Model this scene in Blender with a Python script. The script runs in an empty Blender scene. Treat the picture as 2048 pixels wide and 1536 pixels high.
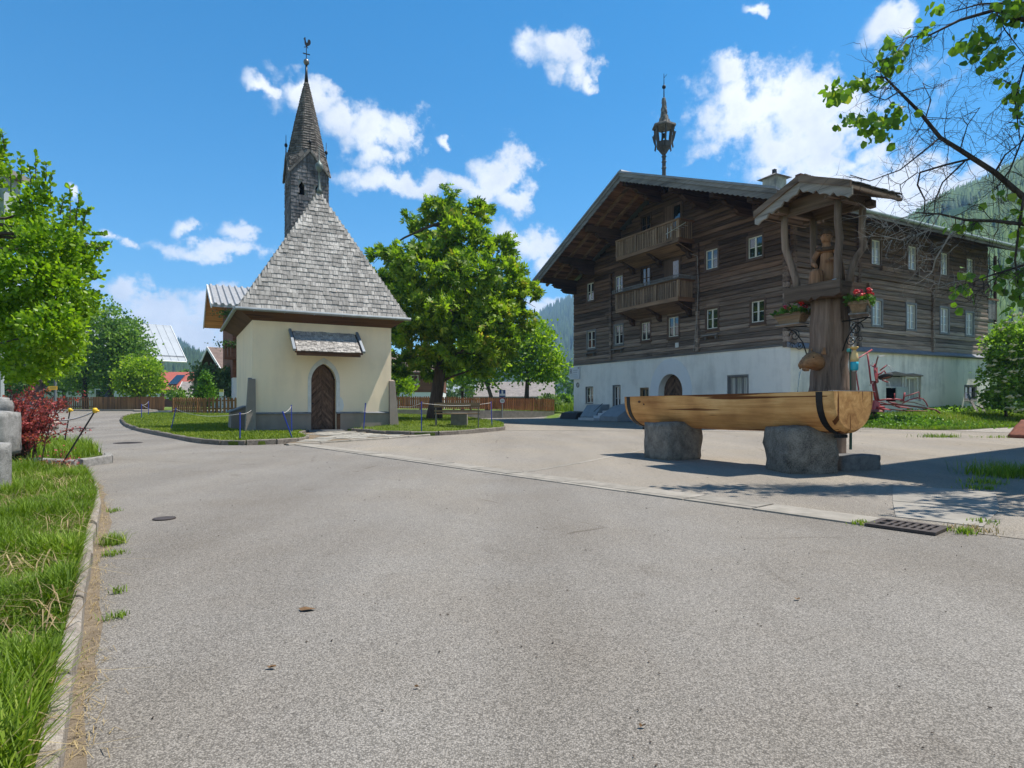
import bpy, bmesh, math, random
import numpy as np
from mathutils import Vector, Matrix, Euler, noise as mnoise
from mathutils.geometry import tessellate_polygon, delaunay_2d_cdt
R = math.radians
random.seed(7); NR = np.random.RandomState(11)
S = bpy.context.scene
COL = S.collection

# ------------------------------------------------------------------ camera
EYE = 1.05
cam_d = bpy.data.cameras.new('camera'); cam = bpy.data.objects.new('camera', cam_d); COL.objects.link(cam)
cam.location = (0, 0, EYE); cam.rotation_euler = (R(90), 0, 0)
cam_d.sensor_width = 36; cam_d.lens = 36 * 1250 / 2048
cam_d.shift_y = (807 - 768) / 2048
cam_d.clip_start = .05; cam_d.clip_end = 20000
S.camera = cam

# ------------------------------------------------------------------ sun, sky, exposure
SUN_AZ, SUN_EL = R(78), R(65)          # azimuth clockwise from +Y
sun_dir = Vector((math.sin(SUN_AZ) * math.cos(SUN_EL), math.cos(SUN_AZ) * math.cos(SUN_EL), math.sin(SUN_EL)))
sd = bpy.data.lights.new('sun', 'SUN'); sd.energy = 4.8; sd.angle = R(.5); sd.color = (1, .95, .87)
so = bpy.data.objects.new('sun', sd); COL.objects.link(so)
so.rotation_euler = sun_dir.to_track_quat('Z', 'Y').to_euler(); so.location = sun_dir * 60
S.view_settings.view_transform = 'Standard'; S.view_settings.look = 'None'
S.view_settings.gamma = 1; S.view_settings.use_curve_mapping = False
S.view_settings.exposure = .70
S.render.engine = 'CYCLES'
S.cycles.use_denoising = True
S.cycles.max_bounces = 8; S.cycles.transparent_max_bounces = 12; S.cycles.volume_bounces = 0
S.cycles.diffuse_bounces = 4; S.cycles.glossy_bounces = 3; S.cycles.transmission_bounces = 4
S.cycles.sample_clamp_indirect = 6

W = bpy.data.worlds.new('World'); S.world = W; W.use_nodes = True
wt = W.node_tree; wt.nodes.clear()
def nd(t, kind, ins=None, **kw):
    n = t.nodes.new(kind)
    for k, x in kw.items(): setattr(n, k, x)
    for k, x in (ins or {}).items():
        s = n.inputs[k]
        if isinstance(x, bpy.types.NodeSocket): t.links.new(x, s)
        elif isinstance(x, bpy.types.Node): t.links.new(x.outputs[0], s)
        else: s.default_value = x
    return n
def mth(t, op, a, b=None, c=None, clamp=False):
    ins = {0: a}
    if b is not None: ins[1] = b
    if c is not None: ins[2] = c
    return nd(t, 'ShaderNodeMath', ins, operation=op, use_clamp=clamp).outputs[0]
def sky():
    t = wt
    st = nd(t, 'ShaderNodeTexSky', sky_type='NISHITA')
    st.sun_disc = False; st.sun_elevation = SUN_EL; st.sun_rotation = SUN_AZ
    st.air_density = 1.0; st.dust_density = .25; st.ozone_density = 2.2; st.altitude = 900
    hs = nd(t, 'ShaderNodeHueSaturation', {'Color': st.outputs[0], 'Saturation': 1.42, 'Hue': .488, 'Value': 1.0})
    hs = nd(t, 'ShaderNodeMix', {0: 1.0, 6: hs.outputs[0], 7: (.78, .95, 1.0, 1)}, data_type='RGBA', blend_type='MULTIPLY')
    bg = nd(t, 'ShaderNodeBackground', {'Color': hs.outputs[2], 'Strength': .112})
    tc = nd(t, 'ShaderNodeTexCoord')
    sp = nd(t, 'ShaderNodeSeparateXYZ', {0: tc.outputs['Generated']})
    az = mth(t, 'ARCTAN2', sp.outputs[0], sp.outputs[1])
    el = mth(t, 'ARCSINE', sp.outputs[2])
    p0 = nd(t, 'ShaderNodeCombineXYZ', {0: az, 1: el, 2: 0.0})
    n1 = nd(t, 'ShaderNodeTexNoise', {'Vector': tc.outputs['Generated'], 'Scale': 9, 'Detail': 2, 'Roughness': .6})
    n2 = nd(t, 'ShaderNodeTexNoise', {'Vector': tc.outputs['Generated'], 'Scale': 30, 'Detail': 4, 'Roughness': .62})
    d1 = nd(t, 'ShaderNodeVectorMath', {0: n1.outputs['Color'], 1: (.5, .5, .5)}, operation='SUBTRACT')
    d2 = nd(t, 'ShaderNodeVectorMath', {0: d1.outputs[0], 1: (.14, .075, 0)}, operation='MULTIPLY')
    d3 = nd(t, 'ShaderNodeVectorMath', {0: n2.outputs['Color'], 1: (.5, .5, .5)}, operation='SUBTRACT')
    d4 = nd(t, 'ShaderNodeVectorMath', {0: d3.outputs[0], 1: (.045, .035, 0)}, operation='MULTIPLY')
    p1 = nd(t, 'ShaderNodeVectorMath', {0: p0.outputs[0], 1: d2.outputs[0]}, operation='ADD')
    p = nd(t, 'ShaderNodeVectorMath', {0: p1.outputs[0], 1: d4.outputs[0]}, operation='ADD').outputs[0]
    # cloud banks: azimuth, elevation, half-width, half-height (degrees)
    banks = [(23.2, 23.2, 7.5, 3.0), (25.6, 22.2, 5.5, 3.2), (20.4, 25.0, 3.4, 1.8), (24.6, 20.0, 4.5, 2.2), (19.6, 26.6, 1.6, .9),
             (26.6, 17.8, 6.0, 1.8), (31.0, 16.2, 6.5, 1.9), (35.2, 15.2, 5.5, 1.5), (22.6, 18.6, 2.4, 1.2), (29, 18.6, 3, 1.2),
             (30.6, 27.6, 2.0, 1.3), (32.0, 26.6, 1.4, .9), (21.8, 30.4, 1.0, .6),
             (3.6, 29.6, 2.3, 1.6), (5.6, 28.4, 1.9, 1.0), (6.8, 27.6, 1.1, .7),
             (-12.6, 23.2, 3.6, 2.2), (-15.6, 24.2, 2.8, 1.5), (-10.0, 23.6, 2.4, 1.7), (-18.2, 25.6, 2.4, 1.5), (-21.0, 25.8, 1.6, .6), (-12.2, 21.0, 2.2, 1.2),
             (-10.5, 18.9, 6.0, 1.0), (-4.2, 18.8, 4.2, 1.2), (-1.2, 19.9, 3.2, 2.0), (.2, 18.4, 2.0, 1.2),
             (1.6, 14.6, 3.6, 1.6), (4.2, 12.6, 2.4, 1.2), (3.2, 8.2, 2.0, .9), (6, 9.0, 2, .8),
             (-24.6, 12.7, 4.6, .7), (-23.6, 13.9, 1.7, .8), (-31.4, 8.9, 2.6, 1.2), (-28.6, 7.6, 5.5, 1.5), (-25, 9.0, 3.6, 1.0), (-30, 5.9, 8.5, 1.4), (-26, 4.2, 5, 1.2),
             (-32.0, 12.7, 1.3, .5), (-33.8, 16.0, .7, .4), (-27.2, 14.0, .9, .5), (-5.7, 23, .7, .5), (-38.5, 28, 1.2, .5), (-37, 7, 5, 1.4), (-42, 9, 4, 1)]
    q = None
    for a, e, ra, re in banks:
        s = nd(t, 'ShaderNodeVectorMath', {0: p, 1: (R(a), R(e), 0)}, operation='SUBTRACT')
        m = nd(t, 'ShaderNodeVectorMath', {0: s.outputs[0], 1: (1.0 / R(ra), 1.0 / R(re), 0)}, operation='MULTIPLY')
        l = nd(t, 'ShaderNodeVectorMath', {0: m.outputs[0]}, operation='LENGTH').outputs['Value']
        q = l if q is None else mth(t, 'MINIMUM', q, l)
    # outside these banks unseen broken cumulus goes on all round, thickened for ambient light
    g1 = nd(t, 'ShaderNodeMapRange', {'Value': n1.outputs[0], 'From Min': .42, 'From Max': .58, 'To Min': 1.6, 'To Max': .4}).outputs[0]
    g2 = mth(t, 'ADD', g1, nd(t, 'ShaderNodeMapRange', {'Value': mth(t, 'ABSOLUTE', az), 'From Min': R(44), 'From Max': R(56), 'To Min': 2, 'To Max': 0}).outputs[0])
    g3 = mth(t, 'ADD', g2, nd(t, 'ShaderNodeMapRange', {'Value': el, 'From Min': R(30), 'From Max': R(44), 'To Min': 0, 'To Max': 1.5}).outputs[0])
    q = mth(t, 'MINIMUM', q, g3)
    qq = mth(t, 'ADD', q, mth(t, 'MULTIPLY', mth(t, 'SUBTRACT', n2.outputs[0], .5), 2.7))
    mask = nd(t, 'ShaderNodeMapRange', {'Value': qq, 'From Min': 1.30, 'From Max': .34, 'To Min': 0, 'To Max': .97}, interpolation_type='SMOOTHSTEP').outputs[0]
    sh = mth(t, 'ADD', mth(t, 'MULTIPLY', n1.outputs[0], .55), mth(t, 'MULTIPLY', n2.outputs[0], .45))
    cr = nd(t, 'ShaderNodeValToRGB', {0: sh})
    cr.color_ramp.elements[0].position = .3; cr.color_ramp.elements[0].color = (.62, .67, .74, 1)
    cr.color_ramp.elements[1].position = .58; cr.color_ramp.elements[1].color = (.95, .96, .98, 1)
    bc = nd(t, 'ShaderNodeBackground', {'Color': cr.outputs[0], 'Strength': .80})
    mx = nd(t, 'ShaderNodeMixShader', {0: mask, 1: bg.outputs[0], 2: bc.outputs[0]})
    out = nd(t, 'ShaderNodeOutputWorld', {'Surface': mx.outputs[0]})
sky()
W.cycles.sampling_method = 'MANUAL'; W.cycles.sample_map_resolution = 512

# ------------------------------------------------------------------ scene frame helpers
T = R(28.3)                                  # chapel and farmhouse share one street grid, turned 28.3 degrees
U = Vector((-math.sin(T), math.cos(T), 0)); V = Vector((math.cos(T), math.sin(T), 0))
def sst(a, b, x):
    x = min(1, max(0, (x - a) / (b - a))); return x * x * (3 - 2 * x)
HOUSE = Vector((12.37, 27.8, 0)); CHAPEL = Vector((-8.94, 21.5, 0)); TROUGH = Vector((4.9, 9.13, 0))
def grd(x, y):                               # the lie of the land
    g = .37 * sst(23, 37, y) * sst(5, 13, -x) + .12 * sst(40, 62, y) * sst(5, 13, -x)
    r = Vector((x, y, 0)) - HOUSE; lx = r.dot(V); ly = r.dot(U)
    g += .42 * sst(-4.4, -1.2, ly) * sst(0, 2.5, lx) * (1 - sst(25, 60, ly)) * (1 - sst(24, 50, lx))
    return g
def at(px, py, Y):                           # a sight line met at depth Y (metres)
    return Vector(((px - 1024) / 1250 * Y, Y, EYE + (807 - py) / 1250 * Y))

# ------------------------------------------------------------------ mesh helpers
class MB:
    def __init__(s): s.v = []; s.f = []; s.mi = []
    def add(s, vs, fs, mi=0):
        o = len(s.v); s.v += [tuple(p) for p in vs]
        s.f += [tuple(i + o for i in f) for f in fs]; s.mi += [mi] * len(fs)
        return s
    def box(s, a, b, mi=0):
        x0, y0, z0 = a; x1, y1, z1 = b
        return s.add([(x0,y0,z0),(x1,y0,z0),(x1,y1,z0),(x0,y1,z0),(x0,y0,z1),(x1,y0,z1),(x1,y1,z1),(x0,y1,z1)],
                     [(3,2,1,0),(4,5,6,7),(0,1,5,4),(1,2,6,5),(2,3,7,6),(3,0,4,7)], mi)
    def obox(s, c, size, rot=None, mi=0, taper=1.0):
        hx, hy, hz = [k / 2 for k in size]; rot = rot or Matrix.Identity(3); c = Vector(c)
        ps = []
        for z in (-hz, hz):
            k = taper if z > 0 else 1
            ps += [c + rot @ Vector((x * k, y * k, z)) for x, y in ((-hx,-hy),(hx,-hy),(hx,hy),(-hx,hy))]
        return s.add(ps, [(3,2,1,0),(4,5,6,7),(0,1,5,4),(1,2,6,5),(2,3,7,6),(3,0,4,7)], mi)
    def beam(s, a, b, w, h, up=(0,0,1), mi=0):           # rectangular bar from a to b
        a = Vector(a); b = Vector(b); d = (b - a); L = d.length; d.normalize(); up = Vector(up)
        x = d.cross(up)
        if x.length < 1e-4: x = d.cross(Vector((1,0,0)))
        x.normalize(); y = x.cross(d)
        rot = Matrix((x, d, y)).transposed()
        return s.obox((a + b) / 2, (w, L, h), rot, mi)
    def tube(s, pts, rad, n=8, cap=True, mi=0, flat=None):
        pts = [Vector(p) for p in pts]
        if not hasattr(rad, '__len__'): rad = [rad] * len(pts)
        vs = []; fs = []; px = None
        for i, p in enumerate(pts):
            d = (pts[min(i + 1, len(pts) - 1)] - pts[max(i - 1, 0)])
            d = d.normalized() if d.length > 1e-9 else Vector((0, 0, 1))
            x = px - d * px.dot(d) if px is not None else d.cross(Vector((0, 0, 1)))
            if x.length < 1e-3: x = d.cross(Vector((1, 0, 0)))
            if x.length < 1e-3: x = d.cross(Vector((0, 1, 0)))
            x.normalize(); px = x; y = d.cross(x)
            for k in range(n):
                a = 2 * math.pi * k / n
                vs.append(p + (x * math.cos(a) + y * math.sin(a)) * rad[i])
        for i in range(len(pts) - 1):
            for k in range(n):
                k2 = (k + 1) % n
                fs.append((i*n+k, i*n+k2, (i+1)*n+k2, (i+1)*n+k))
        if cap: fs.append(tuple(range(n))[::-1]); fs.append(tuple(range((len(pts)-1)*n, len(pts)*n)))
        return s.add(vs, fs, mi)
    def lathe(s, prof, n=16, c=(0,0,0), mi=0, squash=(1,1)):
        c = Vector(c); vs = []; fs = []
        for r, z in prof:
            for k in range(n):
                a = 2 * math.pi * k / n
                vs.append(c + Vector((r * math.cos(a) * squash[0], r * math.sin(a) * squash[1], z)))
        for i in range(len(prof) - 1):
            for k in range(n):
                k2 = (k + 1) % n; fs.append((i*n+k, i*n+k2, (i+1)*n+k2, (i+1)*n+k))
        fs.append(tuple(range(n))[::-1]); fs.append(tuple(range((len(prof)-1)*n, len(prof)*n)))
        return s.add(vs, fs, mi)
    def prism(s, poly, ext, mi=0):                       # 3-D polygon pushed along ext, concave allowed
        poly = [Vector(p) for p in poly]; e = Vector(ext); n = len(poly)
        tr = tessellate_polygon([poly])
        s.add(poly + [p + e for p in poly],
              [tuple(t) for t in tr] + [tuple(i + n for i in t[::-1]) for t in tr] +
              [(i, (i+1) % n, (i+1) % n + n, i + n) for i in range(n)], mi)
        return s
    def build(s, name, mat, parent=None, smooth=False, loc=None, rotz=None, fix=True):
        me = bpy.data.meshes.new(name); me.from_pydata(s.v, [], s.f)
        for m in (mat if isinstance(mat, (list, tuple)) else [mat]): me.materials.append(m)
        if any(s.mi): me.polygons.foreach_set('material_index', s.mi)
        if fix:
            bm = bmesh.new(); bm.from_mesh(me); bmesh.ops.recalc_face_normals(bm, faces=bm.faces); bm.to_mesh(me); bm.free()
        if smooth: me.polygons.foreach_set('use_smooth', [True] * len(me.polygons))
        me.update()
        o = bpy.data.objects.new(name, me); COL.objects.link(o)
        if parent: o.parent = parent
        if loc is not None: o.location = loc
        if rotz is not None: o.rotation_euler = (0, 0, rotz)
        return o
def np_obj(name, Vs, Fs, mat, parent=None, smooth=False):
    """fast mesh: Vs (n,3), Fs (m,k)"""
    Vs = np.asarray(Vs, dtype=np.float32); Fs = np.asarray(Fs, dtype=np.int32); k = Fs.shape[1]
    me = bpy.data.meshes.new(name)
    me.vertices.add(len(Vs)); me.vertices.foreach_set('co', Vs.ravel())
    me.loops.add(Fs.size); me.loops.foreach_set('vertex_index', Fs.ravel())
    me.polygons.add(len(Fs)); me.polygons.foreach_set('loop_start', np.arange(0, Fs.size, k, dtype=np.int32))
    me.update(calc_edges=True); me.validate()
    if smooth: me.polygons.foreach_set('use_smooth', [True] * len(me.polygons))
    me.materials.append(mat)
    o = bpy.data.objects.new(name, me); COL.objects.link(o)
    if parent: o.parent = parent
    return o
def tag(o, label=None, cat=None, group=None, kind=None):
    if label: o['label'] = label
    if cat: o['category'] = cat
    if group: o['group'] = group
    if kind: o['kind'] = kind
    return o
def thing(name, label, cat, loc=(0,0,0), rotz=0, group=None):
    o = bpy.data.objects.new(name, None); COL.objects.link(o)
    o.location = loc; o.rotation_euler = (0, 0, rotz); o.empty_display_size = .2
    return tag(o, label, cat, group)
def dup(o, parent=None):
    c = o.copy(); COL.objects.link(c); c.parent = parent
    for ch in list(o.children): dup(ch, c)
    return c
def inst(name, mesh, parent, M):                         # one more piece sharing mesh data
    o = bpy.data.objects.new(name, mesh); COL.objects.link(o)
    if parent: o.parent = parent
    o.matrix_basis = M
    return o

# ------------------------------------------------------------------ materials
def newmat(name):
    m = bpy.data.materials.new(name); m.use_nodes = True; t = m.node_tree; t.nodes.clear()
    b = nd(t, 'ShaderNodeBsdfPrincipled'); nd(t, 'ShaderNodeOutputMaterial', {'Surface': b.outputs[0]})
    return m, t, b
def ramp(t, fac, stops):
    r = nd(t, 'ShaderNodeValToRGB', {0: fac}); e = r.color_ramp.elements
    while len(e) < len(stops): e.new(.5)
    for k, (p, c) in zip(e, stops): k.position = p; k.color = (*c, 1) if len(c) == 3 else c
    return r.outputs[0]
def mixc(t, fac, a, b, mode='MIX'):
    n = nd(t, 'ShaderNodeMix', data_type='RGBA', blend_type=mode)
    for i, x in ((0, fac), (6, a), (7, b)):
        s = n.inputs[i]
        if isinstance(x, bpy.types.NodeSocket): t.links.new(x, s)
        else: s.default_value = x if i == 0 else ((*x, 1) if len(x) == 3 else x)
    return n.outputs[2]
def vary(t, col, amt, hue=.0):
    """brightness shift by object and by island"""
    oi = nd(t, 'ShaderNodeObjectInfo').outputs['Random']; ge = nd(t, 'ShaderNodeNewGeometry').outputs['Random Per Island']
    r = mth(t, 'FRACT', mth(t, 'ADD', oi, ge))
    f = nd(t, 'ShaderNodeMapRange', {'Value': r, 'To Min': 1 - amt, 'To Max': 1 + amt}).outputs[0]
    h = nd(t, 'ShaderNodeHueSaturation', {'Color': col, 'Value': f})
    if hue:
        r2 = mth(t, 'FRACT', mth(t, 'MULTIPLY', r, 7.31))
        t.links.new(nd(t, 'ShaderNodeMapRange', {'Value': r2, 'To Min': .5 - hue, 'To Max': .5 + hue}).outputs[0], h.inputs['Hue'])
    return h.outputs[0], r
def bump(t, b, h, strength=.3, dist=.02):
    n = nd(t, 'ShaderNodeBump', {'Height': h, 'Strength': strength, 'Distance': dist}); t.links.new(n.outputs[0], b.inputs['Normal'])
def m_plain(name, c, rough=.6, metal=0, amt=.0, ns=0, nc=None, spec=.5, bs=0, bd=.01):
    m, t, b = newmat(name); col = None
    tc = nd(t, 'ShaderNodeTexCoord').outputs['Object']
    if ns:
        n = nd(t, 'ShaderNodeTexNoise', {'Vector': tc, 'Scale': ns, 'Detail': 6, 'Roughness': .62})
        col = ramp(t, n.outputs[0], [(.32, nc or tuple(k * .7 for k in c)), (.68, c)])
        if bs: bump(t, b, n.outputs[0], bs, bd)
    if amt:
        if col is None:
            r = nd(t, 'ShaderNodeRGB'); r.outputs[0].default_value = (*c, 1); col = r.outputs[0]
        col, _ = vary(t, col, amt)
    if col is not None: t.links.new(col, b.inputs['Base Color'])
    else: b.inputs['Base Color'].default_value = (*c, 1)
    b.inputs['Roughness'].default_value = rough; b.inputs['Metallic'].default_value = metal
    b.inputs['Specular IOR Level'].default_value = spec
    return m
def m_wood(name, c1, c2, axis='x', scale=1.0, amt=.18, rough=.8, c3=None, z0=None, z1=None, bs=.5):
    """grain runs along axis; c3 = weathered tone towards the foot of a wall (z0..z1)"""
    m, t, b = newmat(name)
    tc = nd(t, 'ShaderNodeTexCoord').outputs['Object']
    oi = nd(t, 'ShaderNodeObjectInfo').outputs['Random']
    off = nd(t, 'ShaderNodeCombineXYZ', {0: mth(t, 'MULTIPLY', oi, 13.7), 1: mth(t, 'MULTIPLY', oi, 7.9), 2: 0.0})
    ad = nd(t, 'ShaderNodeVectorMath', {0: tc, 1: off.outputs[0]}, operation='ADD')
    sc = {'x': (.7, 14, 14), 'y': (14, .7, 14), 'z': (14, 14, .7)}[axis]
    mp = nd(t, 'ShaderNodeMapping', {'Vector': ad.outputs[0], 'Scale': tuple(k * scale for k in sc)})
    g = nd(t, 'ShaderNodeTexNoise', {'Vector': mp.outputs[0], 'Scale': 1, 'Detail': 8, 'Roughness': .68, 'Distortion': .4})
    sc2 = {'x': (.25, 1.3, 1.3), 'y': (1.3, .25, 1.3), 'z': (1.3, 1.3, .25)}[axis]
    mp2 = nd(t, 'ShaderNodeMapping', {'Vector': ad.outputs[0], 'Scale': tuple(k * scale for k in sc2)})
    n2 = nd(t, 'ShaderNodeTexNoise', {'Vector': mp2.outputs[0], 'Scale': 1.6, 'Detail': 4})
    f = mth(t, 'ADD', mth(t, 'MULTIPLY', g.outputs[0], .62), mth(t, 'MULTIPLY', n2.outputs[0], .38))
    col = ramp(t, f, [(.36, c1), (.64, c2)])
    if c3:
        sz = nd(t, 'ShaderNodeSeparateXYZ', {0: tc}).outputs[2]
        zf = mth(t, 'ADD', sz, mth(t, 'MULTIPLY', mth(t, 'SUBTRACT', n2.outputs[0], .5), 3.5))
        k = nd(t, 'ShaderNodeMapRange', {'Value': zf, 'From Min': z1, 'From Max': z0, 'To Min': 0, 'To Max': .85}, interpolation_type='SMOOTHSTEP').outputs[0]
        c3d = ramp(t, g.outputs[0], [(.34, tuple(x * .35 for x in c3)), (.66, c3)])
        col = mixc(t, k, col, c3d)
    crk = ramp(t, g.outputs[0], [(.30, (.25, .25, .25)), (.40, (1, 1, 1))])
    col = mixc(t, 1.0, col, crk, 'MULTIPLY')
    if amt: col, _ = vary(t, col, amt)
    t.links.new(col, b.inputs['Base Color']); b.inputs['Roughness'].default_value = rough
    b.inputs['Specular IOR Level'].default_value = .25
    if bs: bump(t, b, g.outputs[0], bs, .015)
    return m
def m_leaf(name, c1, c2, c3=None, trans=.35, rough=.5, hue=.02):
    m, t, b = newmat(name)
    ge = nd(t, 'ShaderNodeNewGeometry'); r = ge.outputs['Random Per Island']
    po = nd(t, 'ShaderNodeTexNoise', {'Vector': nd(t, 'ShaderNodeTexCoord').outputs['Object'], 'Scale': .55, 'Detail': 2}).outputs[0]
    f = mth(t, 'ADD', mth(t, 'MULTIPLY', r, .6), mth(t, 'MULTIPLY', mth(t, 'SUBTRACT', po, .3), 1.0))
    stops = [(.15, c1), (.75, c2)] + ([(.97, c3)] if c3 else [])
    col = ramp(t, f, stops)
    t.links.new(col, b.inputs['Base Color']); b.inputs['Roughness'].default_value = rough
    b.inputs['Specular IOR Level'].default_value = .35
    tr = nd(t, 'ShaderNodeBsdfTranslucent', {'Color': mixc(t, 1.0, col, (1.25, 1.35, .55), 'MULTIPLY')})
    mx = nd(t, 'ShaderNodeMixShader', {0: trans, 1: b.outputs[0], 2: tr.outputs[0]})
    t.links.new(mx.outputs[0], [n for n in t.nodes if n.type == 'OUTPUT_MATERIAL'][0].inputs[0])
    return m
def m_plaster(name, c, stain, amt=.5, rough=.9, low=None, ns=.7):
    m, t, b = newmat(name)
    tc = nd(t, 'ShaderNodeTexCoord').outputs['Object']
    n1 = nd(t, 'ShaderNodeTexNoise', {'Vector': tc, 'Scale': ns, 'Detail': 7, 'Roughness': .65})
    n2 = nd(t, 'ShaderNodeTexNoise', {'Vector': tc, 'Scale': 26, 'Detail': 5, 'Roughness': .7})
    mp = nd(t, 'ShaderNodeMapping', {'Vector': tc, 'Scale': (2.2, 2.2, .3)})
    n3 = nd(t, 'ShaderNodeTexNoise', {'Vector': mp.outputs[0], 'Scale': 1, 'Detail': 5, 'Roughness': .6})
    k = ramp(t, mth(t, 'ADD', mth(t, 'MULTIPLY', n1.outputs[0], .6), mth(t, 'MULTIPLY', n3.outputs[0], .4)), [(.47, (0,0,0)), (.66, (amt, amt, amt))])
    col = mixc(t, k, c, stain)
    if low:
        sz = nd(t, 'ShaderNodeSeparateXYZ', {0: tc}).outputs[2]
        z = mth(t, 'ADD', sz, mth(t, 'MULTIPLY', mth(t, 'SUBTRACT', n1.outputs[0], .5), 1.6))
        kk = nd(t, 'ShaderNodeMapRange', {'Value': z, 'From Min': low[1], 'From Max': low[0], 'To Min': 0, 'To Max': .7}).outputs[0]
        col = mixc(t, kk, col, low[2])
    t.links.new(col, b.inputs['Base Color']); b.inputs['Roughness'].default_value = rough; b.inputs['Specular IOR Level'].default_value = .2
    h = mth(t, 'ADD', n2.outputs[0], mth(t, 'MULTIPLY', n1.outputs[0], 3.0))
    bump(t, b, h, .35, .012)
    return m
def m_glass(name, c=(.015, .02, .022), rough=.04, curtain=None):
    m, t, b = newmat(name)
    if curtain:
        tc = nd(t, 'ShaderNodeTexCoord').outputs['Object']
        wv = nd(t, 'ShaderNodeTexNoise', {'Vector': nd(t, 'ShaderNodeMapping', {'Vector': tc, 'Scale': (22, 22, .8)}).outputs[0], 'Scale': 1, 'Detail': 3})
        t.links.new(ramp(t, wv.outputs[0], [(.3, tuple(k * .45 for k in curtain)), (.7, curtain)]), b.inputs['Base Color'])
    else: b.inputs['Base Color'].default_value = (*c, 1)
    b.inputs['Roughness'].default_value = .5 if curtain else rough; b.inputs['Specular IOR Level'].default_value = .8
    b.inputs['Coat Weight'].default_value = 1; b.inputs['Coat Roughness'].default_value = .02
    return m
# ================================================================== the ground
def m_asphalt(name, lo, hi, tint, seed=0):
    m, t, b = newmat(name)
    tc = nd(t, 'ShaderNodeTexCoord').outputs['Object']
    vo = nd(t, 'ShaderNodeTexVoronoi', {'Vector': tc, 'Scale': 170, 'Randomness': 1.0})
    cell = nd(t, 'ShaderNodeSeparateColor', {0: vo.outputs['Color']}).outputs[0]
    big = nd(t, 'ShaderNodeTexNoise', {'Vector': nd(t, 'ShaderNodeMapping', {'Vector': tc, 'Location': (seed, seed, 0)}).outputs[0], 'Scale': .55, 'Detail': 6, 'Roughness': .6})
    fine = nd(t, 'ShaderNodeTexNoise', {'Vector': tc, 'Scale': 38, 'Detail': 4, 'Roughness': .7})
    f = mth(t, 'ADD', mth(t, 'MULTIPLY', cell, .72), mth(t, 'MULTIPLY', fine.outputs[0], .30))
    col = ramp(t, f, [(.14, lo), (.55, tuple((a + c) / 2 for a, c in zip(lo, hi))), (.9, hi)])
    gap = ramp(t, vo.outputs['Distance'], [(.42, (1, 1, 1)), (.72, (.45, .45, .45))])
    col = mixc(t, .8, col, gap, 'MULTIPLY')
    col = mixc(t, ramp(t, big.outputs[0], [(.40, (0, 0, 0)), (.68, (.75, .75, .75))]), col, mixc(t, 1.0, col, tint, 'MULTIPLY'))
    wear = nd(t, 'ShaderNodeTexNoise', {'Vector': nd(t, 'ShaderNodeMapping', {'Vector': tc, 'Rotation': (0, 0, R(35)), 'Scale': (.55, .10, 1)}).outputs[0], 'Scale': 1, 'Detail': 5, 'Roughness': .6})
    col = mixc(t, 1.0, col, ramp(t, wear.outputs[0], [(.30, (.80, .79, .78)), (.52, (1, 1, 1)), (.72, (1.16, 1.15, 1.12))]), 'MULTIPLY')
    sp_n = nd(t, 'ShaderNodeTexNoise', {'Vector': tc, 'Scale': 1.9, 'Detail': 3, 'Roughness': .5})
    col = mixc(t, 1.0, col, ramp(t, sp_n.outputs[0], [(.24, (.80, .78, .76)), (.34, (1, 1, 1))]), 'MULTIPLY')
    # fine cracks and old joints
    cr = nd(t, 'ShaderNodeTexVoronoi', {'Vector': nd(t, 'ShaderNodeMixRGB', {0: .12, 1: tc, 2: nd(t, 'ShaderNodeTexNoise', {'Vector': tc, 'Scale': 1.2, 'Detail': 4}).outputs['Color']}).outputs[0], 'Scale': .16}, feature='DISTANCE_TO_EDGE')
    k = ramp(t, cr.outputs[0], [(.0, (.5, .46, .42)), (.0022, (1, 1, 1))])
    col = mixc(t, mth(t, 'MULTIPLY', ramp(t, big.outputs[0], [(.5, (0,0,0)), (.6, (1,1,1))]), .8), col, mixc(t, 1.0, col, k, 'MULTIPLY'))
    t.links.new(col, b.inputs['Base Color']); b.inputs['Roughness'].default_value = .88; b.inputs['Specular IOR Level'].default_value = .25
    h = mth(t, 'SUBTRACT', 1.0, vo.outputs['Distance'])
    bump(t, b, mth(t, 'ADD', h, mth(t, 'MULTIPLY', fine.outputs[0], .6)), .55, .006)
    return m
ASPH = m_asphalt('asphalt_road', (.152, .138, .118), (.365, .333, .292), (.86, .82, .77))
YARD = m_asphalt('asphalt_yard', (.18, .158, .13), (.40, .358, .305), (1.10, 1.06, .97), 9.0)
def m_ground(name, c1, c2, ns=1.2, bd=.03):
    m, t, b = newmat(name); tc = nd(t, 'ShaderNodeTexCoord').outputs['Object']
    n1 = nd(t, 'ShaderNodeTexNoise', {'Vector': tc, 'Scale': ns, 'Detail': 8, 'Roughness': .68})
    n2 = nd(t, 'ShaderNodeTexNoise', {'Vector': tc, 'Scale': ns * 22, 'Detail': 4, 'Roughness': .7})
    f = mth(t, 'ADD', mth(t, 'MULTIPLY', n1.outputs[0], .5), mth(t, 'MULTIPLY', n2.outputs[0], .5))
    t.links.new(ramp(t, f, [(.36, c1), (.64, c2)]), b.inputs['Base Color']); b.inputs['Roughness'].default_value = .95
    b.inputs['Specular IOR Level'].default_value = .1
    bump(t, b, n2.outputs[0], .6, bd)
    return m
TURF = m_ground('turf_soil', (.05, .075, .012), (.12, .16, .025))
FIELD = m_ground('meadow', (.07, .12, .02), (.17, .23, .05), .12)
SOIL = m_ground('dry_soil', (.10, .075, .05), (.27, .21, .14), 3)
GRAVEL = m_ground('gravel', (.16, .14, .12), (.46, .42, .36), 6, .03)
CONC = m_plain('concrete', (.30, .27, .228), .9, ns=5, nc=(.20, .182, .152), amt=.14, spec=.2, bs=.3)
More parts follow.
